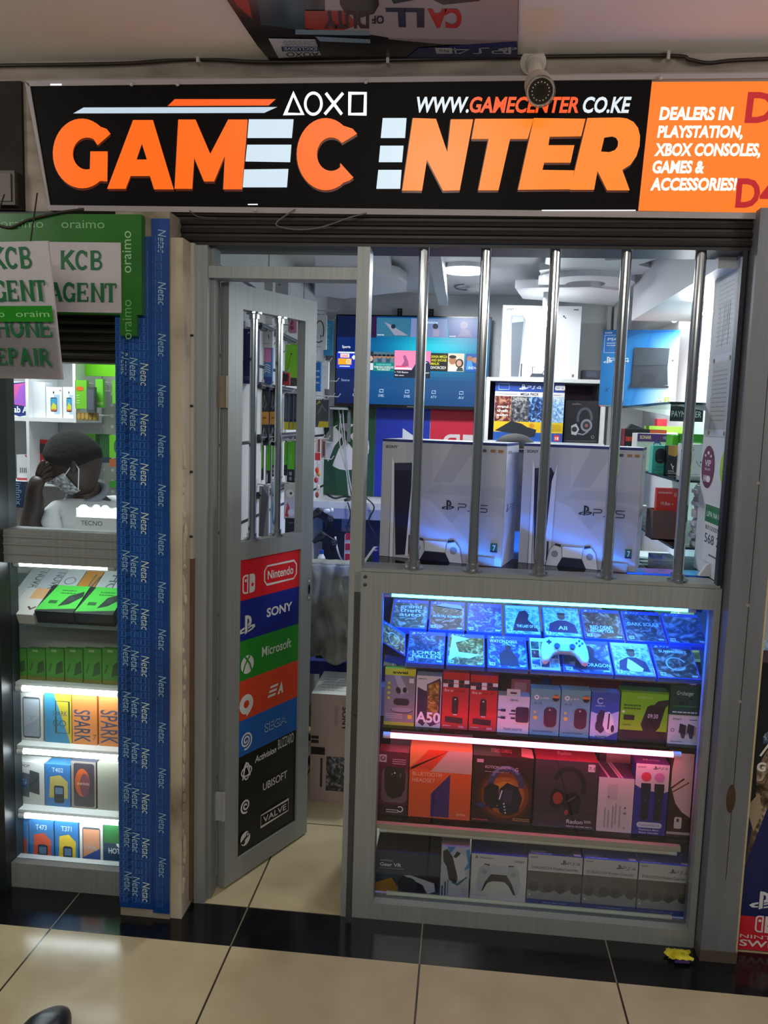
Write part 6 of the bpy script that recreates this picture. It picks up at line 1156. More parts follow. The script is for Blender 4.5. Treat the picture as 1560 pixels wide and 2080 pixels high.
pack('cable_bag', 'grey plastic cable bag with yellow label beside the green poster', (640, 812, 668, 868), 1.4, '#3a3e44', lambda f: (f.p([(.2, .0), (1, .0), (1, .22), (.3, .22)], '#c9b820'), f.st([(.2, .5), (.5, .8), (.8, .6)], .06, '#6a6e76'), f.p([(0, .8), (.3, 1), (.4, .9)], '#b8a83a')), rot=-12)
pack('cable_pack', 'red and white pack hanging over the green poster', (640, 892, 651, 935), 1.5, '#cfc4c4', lambda f: (f.r(0, 0, 1, .35, '#c02a34'), f.r(.5, .4, .9, 1, '#8a5058')))
pack('cable_pack', 'brownish clear pack right of the red and white pack', (652, 893, 661, 930), 1.55, '#9a8a86', lambda f: f.r(.4, .1, .9, .9, '#6a4a4c'))
kc = thing('keychain_bunch', 'bunch of red and cream keychains hanging over the green poster edge', 'keychains', P(645, 990, Y=1.5))
for i, (x, y, c) in enumerate(((644, 955, '#c8402a'), (642, 975, '#b83030'), (646, 990, '#d8c8a8'), (644, 1005, '#a84a3a'), (647, 962, '#d89a3a'))):
    q = P(x, y, Y=1.5+.02*i); m = MB(); m.tube([q+Vector((0, 0, .05)), q], .0016, '#8a8a8a', 5); m.ball(q, .010, .008, .016, c, 8, 6); m.build('keychain', kc)
# controllers hanging in front of the back counter
for i, (x, y, b_) in enumerate(((655, 1052, '#14161c'), (662, 1100, '#15171e'))):
    q = P(x, y, Y=1.5); controller('game_controller', ['black game controller hanging by the counter, upper one', 'black game controller hanging by the counter, lower one'][i], q, Vector((.8, .2, -.5)).normalized(), Vector((.5, -.1, .85)).normalized(), Vector((.12, -.97, -.1)).normalized(), .12, b_, '#23252c')
q = P(665, 1038, Y=1.47); m = MB(); m.ball(q, .02, .012, .012, '#cfd4d8', 10, 8); m.ball(q+Vector((.022, 0, .004)), .010, .01, .014, '#cfd4d8', 8, 6); tag(m.build('game_controller', smooth=True), 'small white gamepad clip above the black controllers', 'game controller')

# back counter, cables, sockets
bc = thing('back_counter', 'white shelf along the back wall below the posters', 'shelf', (-.36, 2.0, 1.08))
m = MB(); m.box(-.80, 1.80, 1.115, .09, 2.14, 1.15, '#c4c6c9'); m.build('board', bc)
m = MB(); m.box(-.80, 1.80, 1.06, .09, 1.812, 1.115, '#8a90b0'); m.build('fascia', bc)
dsk = thing('desk', 'dark desk top edge behind the hanging jacket', 'desk', (-.4, 1.5, 0))
m = MB(); m.box(-.70, 1.5, .74, .0, 1.79, .77, '#23262e'); m.build('desk_top', dsk)
for x in (-.69, -.04): m = MB(); m.box(x, 1.52, 0, x+.03, 1.76, .74, '#2a2d36'); m.build('leg', dsk)
CB = 'white cables hanging from the television'
for i, pts in enumerate(([(688, 832), (695, 880), (702, 940), (708, 1000), (712, 1010)], [(696, 832), (700, 890), (706, 950), (716, 1008)], [(692, 840), (690, 900), (704, 960), (712, 1012)])):
    wire('cable', ['left white cable hanging from the television to the back shelf', 'middle white cable hanging from the television to the back shelf', 'curling grey cable crossing the other television cables'][i], [(x, y, 2.05-.05*(y > 1000)) for x, y in pts], .0035, '#a9adb2', cat='cable')
for x in (673, 709):
    q = P(x, 865, Y=2.12); m = MB(); m.box(q.x-.008, 2.10, q.z-.09, q.x+.008, 2.142, q.z+.09, '#6a7274'); tag(m.build('mount_rail'), 'grey mounting rail below the television, '+('left one' if x < 690 else 'right one'), 'bracket')
m = MB(); q = P(690, 828, Y=2.1); m.box(q.x-.05, 1.99, q.z-.012, q.x+.05, 2.10, q.z, '#a4a8aa'); tag(m.build('mount_shelf'), 'small grey shelf under the left end of the television', 'shelf')
wire('cable', 'black tangled cable lying on the back shelf', [(662, 1003, 1.9), (680, 1012, 1.88), (700, 1008, 1.9), (715, 1012, 1.86), (700, 1016, 1.84), (730, 1006, 1.9), (745, 1012, 1.85)], .006, '#15171c')
wire('cable', 'black cable dropping from the back shelf past the sockets', [(706, 1020, 1.79), (712, 1045, 1.78), (705, 1075, 1.78), (716, 1100, 1.78)], .004, '#1a1c24')
wire('cable', 'black cable looping down right of the shop front post', [(742, 1010, 1.79), (760, 1030, 1.78), (748, 1060, 1.78), (762, 1090, 1.78), (745, 1115, 1.78), (758, 1130, 1.78)], .0042, '#1a1c28')
wire('cable', 'white cable curving down to the red power strip', [(681, 1090, 1.75), (684, 1110, 1.74), (690, 1130, 1.74), (699, 1143, 1.74)], .005, '#c9ccd4')
q0 = P(700, 1087, Y=1.72); q1 = P(716, 1143, Y=1.72); ps = thing('power_strip', 'red and white power strip standing beside the shop front post', 'power strip', (q0.x, 1.73, q1.z))
m = MB(); m.box(q0.x, 1.72, q1.z, q1.x+.03, 1.76, q0.z, '#d0d2d6'); m.build('body', ps)
for k in range(3): z = q1.z+.012+k*.055; m = MB(); m.box(q0.x+.006, 1.715, z, q0.x+.032, 1.72, z+.035, '#a81c3c'); m.build('socket', ps)
q = P(706, 1066, Y=2.14); m = MB(); m.box(q.x-.035, 2.14, q.z-.04, q.x+.035, 2.15, q.z+.04, '#9aa0b8'); f = Face(m, (q.x-.035, 2.14, q.z-.04), (.07, 0, 0), (0, 0, .08)); f.e(.5, .65, .1, '#5a607a'); f.r(.3, .3, .4, .45, '#5a607a'); f.r(.6, .3, .7, .45, '#5a607a')
tag(m.build('wall_socket'), 'white wall socket under the back shelf', 'socket')
for x, z, c in ((-.56, .83, '#1f58b8'), (-.545, .80, '#d8dadc')):
    pass
q = P(653, 1125, Y=1.56); bt_ = thing('bottle', 'small blue capped bottle on the dark desk', 'bottle', (q.x, 1.56, .77))
m = MB(); m.tube([(q.x, 1.56, .77), (q.x, 1.56, q.z-.02), (q.x, 1.56, q.z)], [.02, .02, .01], '#d4d8da', 12); m.build('body', bt_); m = MB(); m.tube([(q.x, 1.56, q.z), (q.x, 1.56, q.z+.02)], .011, '#1c50b0', 12); m.build('cap', bt_)

# jacket over a chair back, console carton on the floor
JY = 1.0; jx0 = P(630, 1260, Y=JY).x; jx1 = P(716, 1260, Y=JY).x; jz1 = P(670, 1150, Y=JY).z; jz0 = P(690, 1340, Y=JY).z
ch = thing('chair', 'dark office chair hidden under the grey jacket', 'chair', ((jx0+jx1)/2, 1.2, 0))
m = MB(); m.box(jx0+.02, JY+.04, .52, jx1+.06, JY+.07, jz1-.02, '#1a1d26'); m.build('backrest', ch, bevel=.01)
m = MB(); m.box(jx0-.02, JY+.06, .44, jx1+.10, JY+.45, .50, '#1b2a78'); m.build('seat', ch, bevel=.015)
m = MB(); cx_ = (jx0+jx1)/2+.04; m.tube([(cx_, JY+.25, .05), (cx_, JY+.25, .44)], .025, '#2a2c30', 12); m.build('stem', ch)
for k in range(5): a = 2*PI*k/5+.3; m = MB(); m.tube([(cx_, JY+.25, .07), (cx_+.22*math.cos(a), JY+.25+.22*math.sin(a), .03)], .018, '#222428', 8); m.ball((cx_+.22*math.cos(a), JY+.25+.22*math.sin(a), .022), .022, .022, .022, '#15161a', 8, 6); m.build('leg', ch)
CL = noise_mat('grey_cloth', ['#6f706b', '#878880', '#96978f'], 14, 6, .85, .25)
def drape(u, v):
    x = jx0-.02+(jx1-jx0+.08)*u; z = jz1-(jz1-jz0)*v
    y = JY+.03-.045*math.sin(min(1, v*3)*PI/2)-.022*math.sin(u*11+v*1.5)*min(1, v*2)-.012*math.sin(v*17+u*5)*(.3+v)-.008*math.sin(u*27-v*9)
    return Vector((x+.012*math.sin(v*9+u*3), y, z+.012*math.sin(u*9)*v))
jk = thing('jacket', 'crumpled grey jacket hung over the chair back', 'jacket', ((jx0+jx1)/2, JY, jz0))
m = MB(); m.grid(lambda u, v: drape(u, v) if u > .36 else drape(u, v), 40, 44, CL); m.grid(lambda u, v: Vector((drape(u, 0).x, drape(u, 0).y+.10*v, jz1+.012*math.sin(v*PI))), 30, 6, CL); m.build('body', jk, smooth=True, solid=.006)
def sleeve(u, v):
    a = u*2*PI; cx2 = jx0+.135+.03*v; r = .05-.008*v+.004*math.sin(v*25+a*2); return Vector((cx2+.0+.06*(1 if 1 else 0)+r*math.cos(a), JY-.075+r*.7*math.sin(a)+.008*math.sin(v*14), jz1-.03-(jz1-jz0-.09)*v))
m = MB(); m.grid(sleeve, 20, 36, CL); m.build('sleeve', jk, smooth=True)
def sonybox(f):
    f.r(0, 0, 1, 1, '#b09a92'); f.t('SONY', .575, .895, .04, '#4a1a22', vert=1, b=.03, w=.22); f.r(.43, .72, .5, .9, '#a08880'); f.r(.01, .585, .15, .615, '#2a2224'); f.r(.01, .545, .15, .575, '#2a2224'); f.r(.01, .44, .27, .51, '#1f181a'); f.r(.19, .14, .23, .41, '#3a2e2e'); f.r(.30, .11, .66, .43, A(5))
sx0 = P(631, 1500, Y=.73).x; sx1 = P(722, 1500, Y=.73).x
carton('console_carton', 'upright cream carton with brown marks on the floor inside the door', 'box', (631, 1411, 722, 1640), .73, .30, '#b09a92', sonybox, z0=.0005, top='#d4d8d2', x01=(sx0, sx1+.04), topart=lambda f: (f.lines(.1, .1, .9, .8, 6, '#a9adaa', .3), f.r(.75, .45, .85, .6, '#2a2c30')))

# ------------------------------------------------------------------ left shop: counter display below the sill
def lz(y, Y): return P(130, y, Y=Y).z
kd = thing('display_case', 'white shelved phone display behind the lower left window', 'display case', (-1.35, .2, 0))
zA, zB, zC_, zD, zE = .885, lz(1385, .05), lz(1512, .05), lz(1642, .05), lz(1768, .05)-.002
m = MB(); m.box(-1.75, .30, .085, -.865, .31, 1.135, '#d4d8d4'); m.build('back_board', kd)
for nm_, z in (('shelf', zB), ('shelf', zC_), ('shelf', zD)): m = MB(); m.box(-1.75, .02, z-.01, -.865, .30, z, '#e4e8e6'); m.build(nm_, kd)
m = MB(); m.box(-1.75, .03, .0, -.865, .30, zE, '#cfd2d0'); m.build('plinth', kd)
m = MB(); m.box(-1.75, .05, 1.135, -.865, .31, 1.15, '#dfe2e2'); m.build('counter_top', kd)
SLT = math.radians(26); D2 = Vector((0, math.cos(SLT), math.sin(SLT))); N2 = Vector((0, -math.sin(SLT), math.cos(SLT)))
m = MB(); m.obox(Vector((-1.75, .05, zA)), (.885, 0, 0), D2*.27, -N2*.008, '#7a8a88'); lab(m.build('sloping_shelf', kd), 'sloping shelf under the top row of phones')
LW_ = 'white tubes in the left phone display'
for z, lb, x1 in ((1.092, 'thin white tube under the window sill of the left shop', -1.12), (zB-.022, 'white glowing tube above the orange phone boxes', -1.09), (zC_-.022, 'white glowing tube below the orange phone boxes', -1.09), (zD-.022, 'white glowing tube above the lowest row of phone boxes', -1.09)):
    led('light_tube', lb, (-1.44, .028, z), (x1, .028, z), .010 if z < 1 else .008, COOL, LW_)
def slant(name, label, x0, x1, s0, ln, h, c, art, front=None):
    O = Vector((P(x0, 1240, Y=.12).x, .05, zA))+D2*s0+N2*.0; U = Vector((P(x1, 1240, Y=.12).x-O.x, 0, 0)); m = MB()
    m.obox(O+N2*h, U, D2*ln, -N2*h, c); f = Face(m, O+N2*h, U, D2*ln); art(f)
    if front: front(Face(m, O, U, N2*h))
    tag(m.build(name), label, 'box', 'phones and boxes on the sloping shelf of the left shop')
pb = lambda s, c='#d4d8dc': (lambda f: (f.t(s, .6, .85, .28, '#5a6068', vert=1, b=.0, w=.75),))
for i, (x0, x1, c, s) in enumerate(((18, 52, '#cfd4d8', 'NOVA'), (54, 92, '#c4c9cf', 'NOVA'), (94, 132, '#c9cdd2', 'O'), (134, 170, '#c98a3a', 'S'), (172, 206, '#c4c9cc', 'HO'), (208, 246, '#ccd0d3', 'HOT'))):
    slant('phone_box', 'slim phone box lying %s on the sloping shelf' % ['at the far left end', 'second from the left', 'third from the left, with a ring mark', 'fourth along, with an amber lid', 'fifth along, beside the amber one', 'last, against the blue pillar'][i], x0, x1, .145, .125, .025, c, pb(s) if s != 'O' else (lambda f: f.ring(.5, .5, .28, .04, '#8a9098')))
for i, (x0, x1) in enumerate(((96, 172), (174, 250))):
    slant('watch_box', ['lime and black smart watch box in the middle of the sloping shelf', 'lime and black smart watch box against the blue pillar'][i], x0, x1, .01, .14, .05, '#262c2c', lambda f: (f.p([(0, .05), (.15, 1), (1, 1), (1, .15)], '#4fc84a'), f.p([(.5, .2), (.62, .6), (.95, .8), (1, .6), (.75, .3)], '#2c3830'), f.e(.72, .5, .1, '#3a4640'), f.r(.2, .3, .42, .42, '#2c6a34'), f.lines(.35, .65, .75, .85, 2, '#2a7a34', .4)))
slant('phone_box', 'white and peach box at the left front of the sloping shelf', 44, 94, .0, .14, .04, '#d8d4d0', lambda f: (f.r(.4, .6, 1, 1, '#d8a878'), f.st([(.6, .3), (.75, .2), (.9, .3)], .05, '#6a4a40')))
slant('phone_box', 'white box with dark cut corner at the front left end', 14, 42, .0, .13, .04, '#d0d2d2', lambda f: f.p([(.1, .3), (.6, .5), (.9, .3), (.3, .2)], '#3a3c40'))
GP = 'green accessory packs in a row on the left display'
for i in range(6): carton('accessory_pack', 'green pack with a dark gadget, %s in the row above the white tube' % ['first', 'second', 'third', 'fourth', 'fifth', 'sixth'][i], 'pack', (18+38*i, 1318, 54+38*i, 1380), .05, .02, '#4a9a3a', lambda f: (f.r(0, 0, 1, .12, '#8a8a3a'), f.p([(.5, .2), (.6, .55), (.9, .65), (.95, .3)], '#2f5a30'), f.st([(.15, .3), (.3, .55)], .05, '#2f6a30'), f.r(.3, .9, .6, .97, '#9ac88a')), z0=zB+.0005, group=GP)
def phone(c1, c2, nm=None, bg='#d4d6d6'):
    return lambda f: (f.r(0, 0, 1, 1, bg), f.rr(.12, .06, .9, .94, .05, '#4a5058'), f.r(.16, .1, .86, .9, c1), f.p([(.16, .1), (.86, .1), (.86, .5), (.16, .3)], c2), f.t(nm, .5, .45, .1, '#9aa4b0', 'c', w=.5) if nm else None)
def spark(f): f.r(0, 0, 1, 1, '#dc8a4c'); f.t('SPARK', .08, .66, .30, '#4a5070', vert=1, b=.01, w=.62); f.t('7', .9, .1, .1, '#8a6a50', 'c')
def sparkgo(f): f.r(0, 0, 1, 1, '#c9b83a'); f.p([(0, 0), (0, 1), (.35, 1), (.95, 0)], '#3a8ab4'); f.st([(.42, .2), (.42, .84), (.92, .84), (.92, .2)], .02, '#3a4a3a', True); f.t('SPARK', .3, .55, .09, '#3a5a5a', w=.55, b=0); f.t('GO', .3, .33, .13, '#3a5a6a', w=.5, b=0)
rowC = [('white phone box cut by the edge of the left window, first row', (0, 1412, 32, 1508), '#d4d0cc', phone('#b8aeb0', '#a89aa0')), ('white phone box with a pale screen left of the blue and yellow box', (41, 1410, 87, 1508), '#d8d8d6', phone('#a9b4c0', '#98a4b4', 'Y')),
 ('blue and yellow phone box beside the orange phone boxes', (91, 1408, 145, 1510), '#c9b83a', sparkgo), ('orange phone box with large letters in the middle of the row', (147, 1406, 197, 1512), '#dc8a4c', spark), ('orange phone box with large letters against the blue pillar', (201, 1405, 252, 1512), '#dc8a4c', spark)]
for lb, px, c, a in rowC: carton('phone_box', lb, 'box', px, .06, .05, c, a, z0=zC_+.0005, group='phone boxes in the left display')
def feat(s, c2): return lambda f: (f.r(0, 0, 1, 1, '#2f6ea8'), f.t(s, .5, .82, .1, '#bcd4e8', 'c', .01, w=.45), f.p([(.15, .2), (.2, .7), (.6, .75), (.9, .6), (.9, .2)], c2), f.rr(.35, .08, .75, .5, .05, '#1f2a3a'), f.r(.4, .3, .7, .45, '#5a7a9a'))
def pop(f): f.r(0, 0, 1, 1, '#d4d6d4'); f.t('POP', .3, .88, .06, '#3a3e44', w=.25); f.p([(.2, .2), (.25, .76), (.55, .72), (.52, .16)], '#4a5868'); f.p([(.5, .3), (.55, .82), (.85, .76), (.85, .24)], '#3a4654'); f.r(.3, .4, .45, .6, A(6))
rowD = [('white phone box with two dark phones on the third row', (26, 1548, 90, 1640), '#d4d6d4', pop), ('blue feature phone box with yellow panel on the third row', (92, 1553, 143, 1640), '#3a78a8', feat('T402', '#b8a860')), ('dark phone box with an orange swirl on the third row', (145, 1547, 195, 1641), '#4a4a5a', lambda f: (f.r(0, 0, 1, 1, '#8a8078'), f.rr(.1, .04, .94, .96, .05, '#3a3440'), f.e(.45, .55, .3, '#b0502a', ry=.3), f.e(.55, .5, .2, '#6a3a4a', ry=.25), f.t('INFINIX', .5, .5, .05, '#c9b0a0', 'c', w=.5))), ('plain beige phone box against the pillar on the third row', (198, 1550, 252, 1643), '#9a9a8e', None)]
for lb, px, c, a in rowD: carton('phone_box', lb, 'box', px, .06, .05, c, a, z0=zD+.0005, group='phone boxes in the left display')
rowE = [('blue feature phone box with red panel at the left of the lowest row', (22, 1672, 58, 1752), '#2f6ea8', feat('', '#c0503a')), ('blue feature phone box with red panel, second on the lowest row', (60, 1668, 109, 1757), '#2f6ea8', feat('T473', '#c8503a')), ('blue feature phone box with yellow panel on the lowest row', (112, 1671, 159, 1760), '#2f6ea8', feat('T371', '#d8b83a')), ('white phone box with a sunset screen on the lowest row', (162, 1675, 209, 1762), '#d4d8d8', phone('#c88a6a', '#2f4a8a', 'YA')), ('dark green phone box against the pillar on the lowest row', (211, 1672, 254, 1766), '#1c4a40', lambda f: (f.r(0, 0, 1, 1, '#1a3a5a'), f.r(0, .6, 1, 1, '#2a6a3a'), f.t('HOT', .5, .4, .1, '#d8dce0', 'c', .02, w=.55), f.ring(.8, .6, .15, .05, '#d8e0e0', a0=180, a1=360)))]
for lb, px, c, a in rowE: carton('phone_box', lb, 'box', px, .06, .05, c, a, z0=zE+.0005, group='phone boxes in the left display')
# ------------------------------------------------------------------ left shop: shelves behind the window
BY = .62
def px_(x, y): return P(x, y, Y=BY)
ws = thing('wall_shelf', 'white compartment shelf on the back wall of the left shop', 'shelf unit', (-1.65, .74, 1.1))
zs1 = px_(80, 848).z; xr = px_(154, 810).x; xd = px_(60, 920).x
for x0, x1, z in ((-2.3, xr, zs1), (-2.3, xr, zs1+.42), (-2.3, xr, px_(60, 978).z)): m = MB(); m.box(x0, BY, z-.016, x1, .855, z, '#dfe2e4'); m.build('board', ws)
for x, z0, z1 in ((xd-.012, px_(60, 978).z, zs1-.016), (xr-.012, zs1, zs1+.404), (xd-.012, zs1, zs1+.404)): m = MB(); m.box(x, BY, z0, x+.012, .855, z1, '#dfe2e4'); m.build('divider', ws)
m = MB(); m.box(-2.3, .85, 1.0, xr, .858, zs1+.42, '#aeb0b2'); m.build('back_board', ws)
def tab(f): f.r(0, 0, 1, 1, '#cfd8e4'); f.p([(.05, .1), (.05, .9), (.2, .95), (1, 1), (1, .05), (.6, 0)], '#1c2c6a'); f.p([(.2, .36), (.18, .9), (.96, .98), (.96, .3)], '#c85a9a'); f.p([(.3, .38), (.7, .9), (.96, .94), (.96, .32)], '#9a5ac0'); f.t('Tab A', .08, .12, .17, '#e8ecf4', b=.02, w=.95)
carton('tablet_box', 'navy and pink tablet box on the upper shelf of the left shop', 'box', (15, 775, 55, 842), BY+.03, .05, '#cfd8e4', tab, z0=zs1+.0005)
carton('phone_box', 'plain white box next to the tablet box', 'box', (63, 776, 92, 842), BY+.03, .06, '#d4d8dc', None, z0=zs1+.0005)
def redmi(f): f.r(0, 0, 1, 1, '#e2e4e6'); f.r(.5, .12, .85, .75, '#a8c0d8'); f.rr(.28, .2, .68, .66, .04, '#1f2a34'); f.r(.31, .23, .65, .63, '#3a9ac0'); f.p([(.31, .23), (.65, .23), (.65, .4), (.45, .5), (.31, .35)], '#c8c83a'); f.r(.31, .23, .65, .28, '#c86a3a'); f.e(.48, .82, .04, '#2a2c34', ry=.04); f.e(.9, .9, .04, '#d88a5a')
for i, (a, b_) in enumerate(((94, 126), (128, 154))): carton('phone_box', ['white phone box with a rainbow screen left of its twin on the upper shelf', 'white phone box with a rainbow screen at the right end of the upper shelf'][i], 'box', (a, 786, b_, 843), BY+.02, .05, '#e2e4e6', redmi, z0=zs1+.0005, group='phone boxes on the left shop upper shelf')
carton('phone_box', 'small white and red box on the lower shelf of the left shop', 'box', (34, 924, 61, 972), BY+.03, .05, '#d8dadc', lambda f: (f.p([(.6, 1), (1, 1), (1, .75)], '#b02a3a'), f.r(0, 0, 1, .1, '#b04a4a'), [f.r(.25+.14*i, .3, .31+.14*i, .5, '#4a4c54') for i in range(4)], f.e(.88, .45, .07, '#b02a3a', ry=.04)), z0=px_(60, 978).z+.0005)
carton('accessory_pack', 'bright red accessory card behind the seated person', 'pack', (68, 893, 100, 968), BY+.08, .02, '#cf2a2e', lambda f: (f.r(.35, .66, .75, .9, '#3a3440'), f.r(.4, .2, .85, .45, '#2a2c3a'), f.e(.3, .95, .05, '#e8e0e0'), f.e(.7, .4, .05, '#e8e8ec')), z0=px_(60, 978).z+.0005)
carton('banner', 'dark blue banner with pale lettering at the left edge of the window', 'banner', (14, 978, 52, 1075), BY-.08, .02, '#1a3050', lambda f: [f.t('infinix', .2+.3*i, .95, .22, '#8ab4cc', vert=1, b=0, w=.85) for i in range(2)], z0=1.21)
m = MB(); q0 = P(163, 735, Y=.7); q1 = P(240, 765, Y=.7); m.box(q0.x, .70, q1.z, q1.x+.08, .72, q0.z+.06, '#6fc81a'); tag(m.build('header_board'), 'lime green header board at the top of the left shop peg wall', 'board')
def lp(name, label, px, Y, c, art=None, d=.02):
    o = carton(name, label, 'pack', px, Y, d, c, art, group='packs on the left shop peg wall'); q = ORG[o.name]; z = P((px[0]+px[2])/2, px[1], Y=Y).z-.01
    m = MB(); m.tube([(q.x, Y+d, z), (q.x, .862, z)], .003, '#d4d6d8', 6); m.build('hanger', o)
lp('accessory_pack', 'lime pack with orange sticker on the left shop peg wall', (153, 772, 176, 830), .62, '#6fc030', lambda f: (f.e(.4, .7, .35, '#d86a2a', ry=.08), f.lines(.1, .15, .4, .5, 4, '#b8e090', .4)))
lp('accessory_pack', 'grey pouch hanging between the lime packs', (176, 786, 192, 838), .60, '#4a5258', lambda f: f.r(.1, .1, .9, .9, '#5a646c'))
lp('accessory_pack', 'tall lime pack right of the grey pouch', (194, 770, 209, 828), .63, '#6ac83a', lambda f: f.r(0, .1, 1, .2, '#a8e080'))
lp('accessory_pack', 'brown beaded pack below the lime packs', (156, 838, 196, 854), .61, '#8a7040', A and (lambda f: [f.e(.1+.2*i, .5, .08, '#b8954a', ry=.4) for i in range(5)]))
lp('accessory_pack', 'lime pack half hidden by the blue pillar, upper one', (228, 772, 250, 820), .62, '#6fc030')
lp('accessory_pack', 'wide lime pack behind the person\'s head', (160, 881, 203, 928), .66, '#6ac030', lambda f: f.r(.8, 0, 1, 1, '#3a6a34'))
lp('accessory_pack', 'dark green pack right of the wide lime pack', (203, 882, 221, 940), .64, '#2f6038', lambda f: f.r(0, 0, 1, .2, '#2a3a48'))
lp('accessory_pack', 'lime pack with round gadget by the blue pillar, lower one', (222, 884, 250, 930), .63, '#6fc030', lambda f: f.e(.55, .5, .22, '#4a6a50', ry=.3))
lp('accessory_pack', 'small coppery pack below the lower lime packs', (222, 933, 240, 948), .63, '#a8603a')
lp('accessory_pack', 'bright green tag low on the peg wall by the person\'s shoulder', (222, 978, 248, 990), .835, '#5ad040')
# white logo box on the counter, with the lamp glare behind it
carton('phone_box', 'white box with dark square lettering on the window counter', 'box', (153, 1052, 250, 1083), .10, .06, '#e4e8ea', lambda f: (f.t('TECNO', .12, .72, .16, '#4a4e54', b=.0, w=.45), f.e(.94, .5, .08, '#6a7078')), z0=1.1505)
gl = glow('spot_lamp_glow', (.8, .92, 1), 14)
ls = thing('lamp_cluster', 'cluster of glaring white lamps behind the white lettered box', 'lamp', P(200, 1045, Y=.2))
m = MB(); q = P(200, 1045, Y=.2); m.box(q.x-.08, .2, 1.1505, q.x+.09, .24, q.z+.02, '#cfd4d8'); m.build('lamp_body', ls)
for x, y, r in ((170, 1038, .022), (196, 1034, .015), (214, 1036, .016), (236, 1040, .014), (185, 1042, .014)): q = P(x, y, Y=.19); m = MB(); m.ball(q, r, .008, r, gl, 12, 8); m.build('lens', ls)
# ------------------------------------------------------------------ the seated person in the left shop, head bowed, hand to the face
SKIN = noise_mat('dark_skin', ['#21140f', '#2c1c15', '#38251c'], 6, 4, .5)
HAIR = noise_mat('black_hair', ['#030304', '#060607'], 60, 5, .95, .3)
SHIRT = noise_mat('white_shirt', ['#c4c8cc', '#d4d8dc'], 5, 4, .8, .05)
PY = .40
hc = P(150, 950, Y=PY)                                  # head centre
pr = thing('person', 'person in a white shirt seated with bowed head, one hand raised to the face', 'person', (hc.x+.12, PY+.03, 0))
def skin(name, V, E, parent, m, root=0, sub=2):
    me = bpy.data.meshes.new(name); org = ORG[parent.name]; me.from_pydata([tuple(Vector(v[:3])-org) for v in V], E, []); me.materials.append(m)
    o = bpy.data.objects.new(name, me); COL.objects.link(o); o.parent = parent; ORG[o.name] = org
    s = o.modifiers.new('skin', 'SKIN'); s.use_smooth_shade = True
    for i, v in enumerate(V): me.skin_vertices[0].data[i].radius = (v[3], v[4] if len(v) > 4 else v[3])
    for i in range(len(V)): me.skin_vertices[0].data[i].use_root = (i == root)
    u = o.modifiers.new('sub', 'SUBSURF'); u.levels = sub; u.render_levels = sub; return o
hx, hy, hz = hc
def at(px, py, y): q = P(px, py, Y=y); return [q.x, q.y, q.z]
# torso, neck, upper legs as one skinned body
sh_r = at(236, 1028, PY+.12); sh_l = at(112, 1040, PY-.02)
nb_ = Vector(at(180, 1008, PY+.05)); tc = at(168, 1060, PY+.05); pel = Vector((tc[0]+.03, PY+.12, .62))
V = [(*pel, .14, .11), (pel.x, pel.y-.01, .82, .135, .105), (tc[0]+.01, PY+.07, 1.05, .122, .088), (tc[0]+.005, PY+.055, nb_.z-.085, .105, .072), (*nb_, .056, .056), ((nb_.x*.45+hx*.55), PY+.03, (nb_.z*.45+hz*.55), .055, .055), (hx+.012, PY, hz-.01, .06, .06)]
E = [(0, 1), (1, 2), (2, 3), (3, 4), (4, 5), (5, 6)]
# right arm (towards the window): shoulder, elbow low at the left, forearm up to the face
el = Vector(at(58, 1075, PY-.09)); wr_ = Vector(at(68, 990, PY-.10)); pm = Vector(at(84, 966, PY-.085))
b0 = len(V); V += [(sh_l[0]+.02, sh_l[1], sh_l[2]-.02, .052, .052), (sh_l[0]-.04, PY-.08, sh_l[2]-.08, .050, .050), (el.x+.03, el.y, el.z-.01, .045, .045), (el.x+.0, el.y, el.z+.01, .042, .042), ((el.x+wr_.x)/2+.012, el.y, (el.z+wr_.z)/2, .040, .038), (*wr_, .030, .026), (*pm, .036, .022)]
E += [(3, b0), (b0, b0+1), (b0+1, b0+2), (b0+2, b0+3), (b0+3, b0+4), (b0+4, b0+5), (b0+5, b0+6)]
b1 = len(V); V += [(sh_r[0], sh_r[1], sh_r[2]-.06, .05, .05), (sh_r[0]+.06, PY+.18, sh_r[2]-.18, .05, .05), (sh_r[0]+.03, PY+.12, 1.0, .042, .042), (sh_r[0]-.12, PY+.0, .98, .036, .036)]
E += [(3, b1), (b1, b1+1), (b1+1, b1+2), (b1+2, b1+3)]
b2 = len(V); V += [(pel.x-.09, PY+.02, .60, .085, .085), (pel.x-.36, PY+.0, .60, .065, .065), (pel.x-.38, PY+.03, .30, .05, .05), (pel.x-.38, PY+.04, .07, .04, .04), (pel.x-.06, PY+.22, .60, .085, .085), (pel.x-.33, PY+.26, .60, .065, .065), (pel.x-.35, PY+.28, .30, .05, .05), (pel.x-.35, PY+.28, .07, .04, .04)]
E += [(0, b2), (b2, b2+1), (b2+1, b2+2), (b2+2, b2+3), (0, b2+4), (b2+4, b2+5), (b2+5, b2+6), (b2+6, b2+7)]
skin('body', V, E, pr, SKIN, 0)
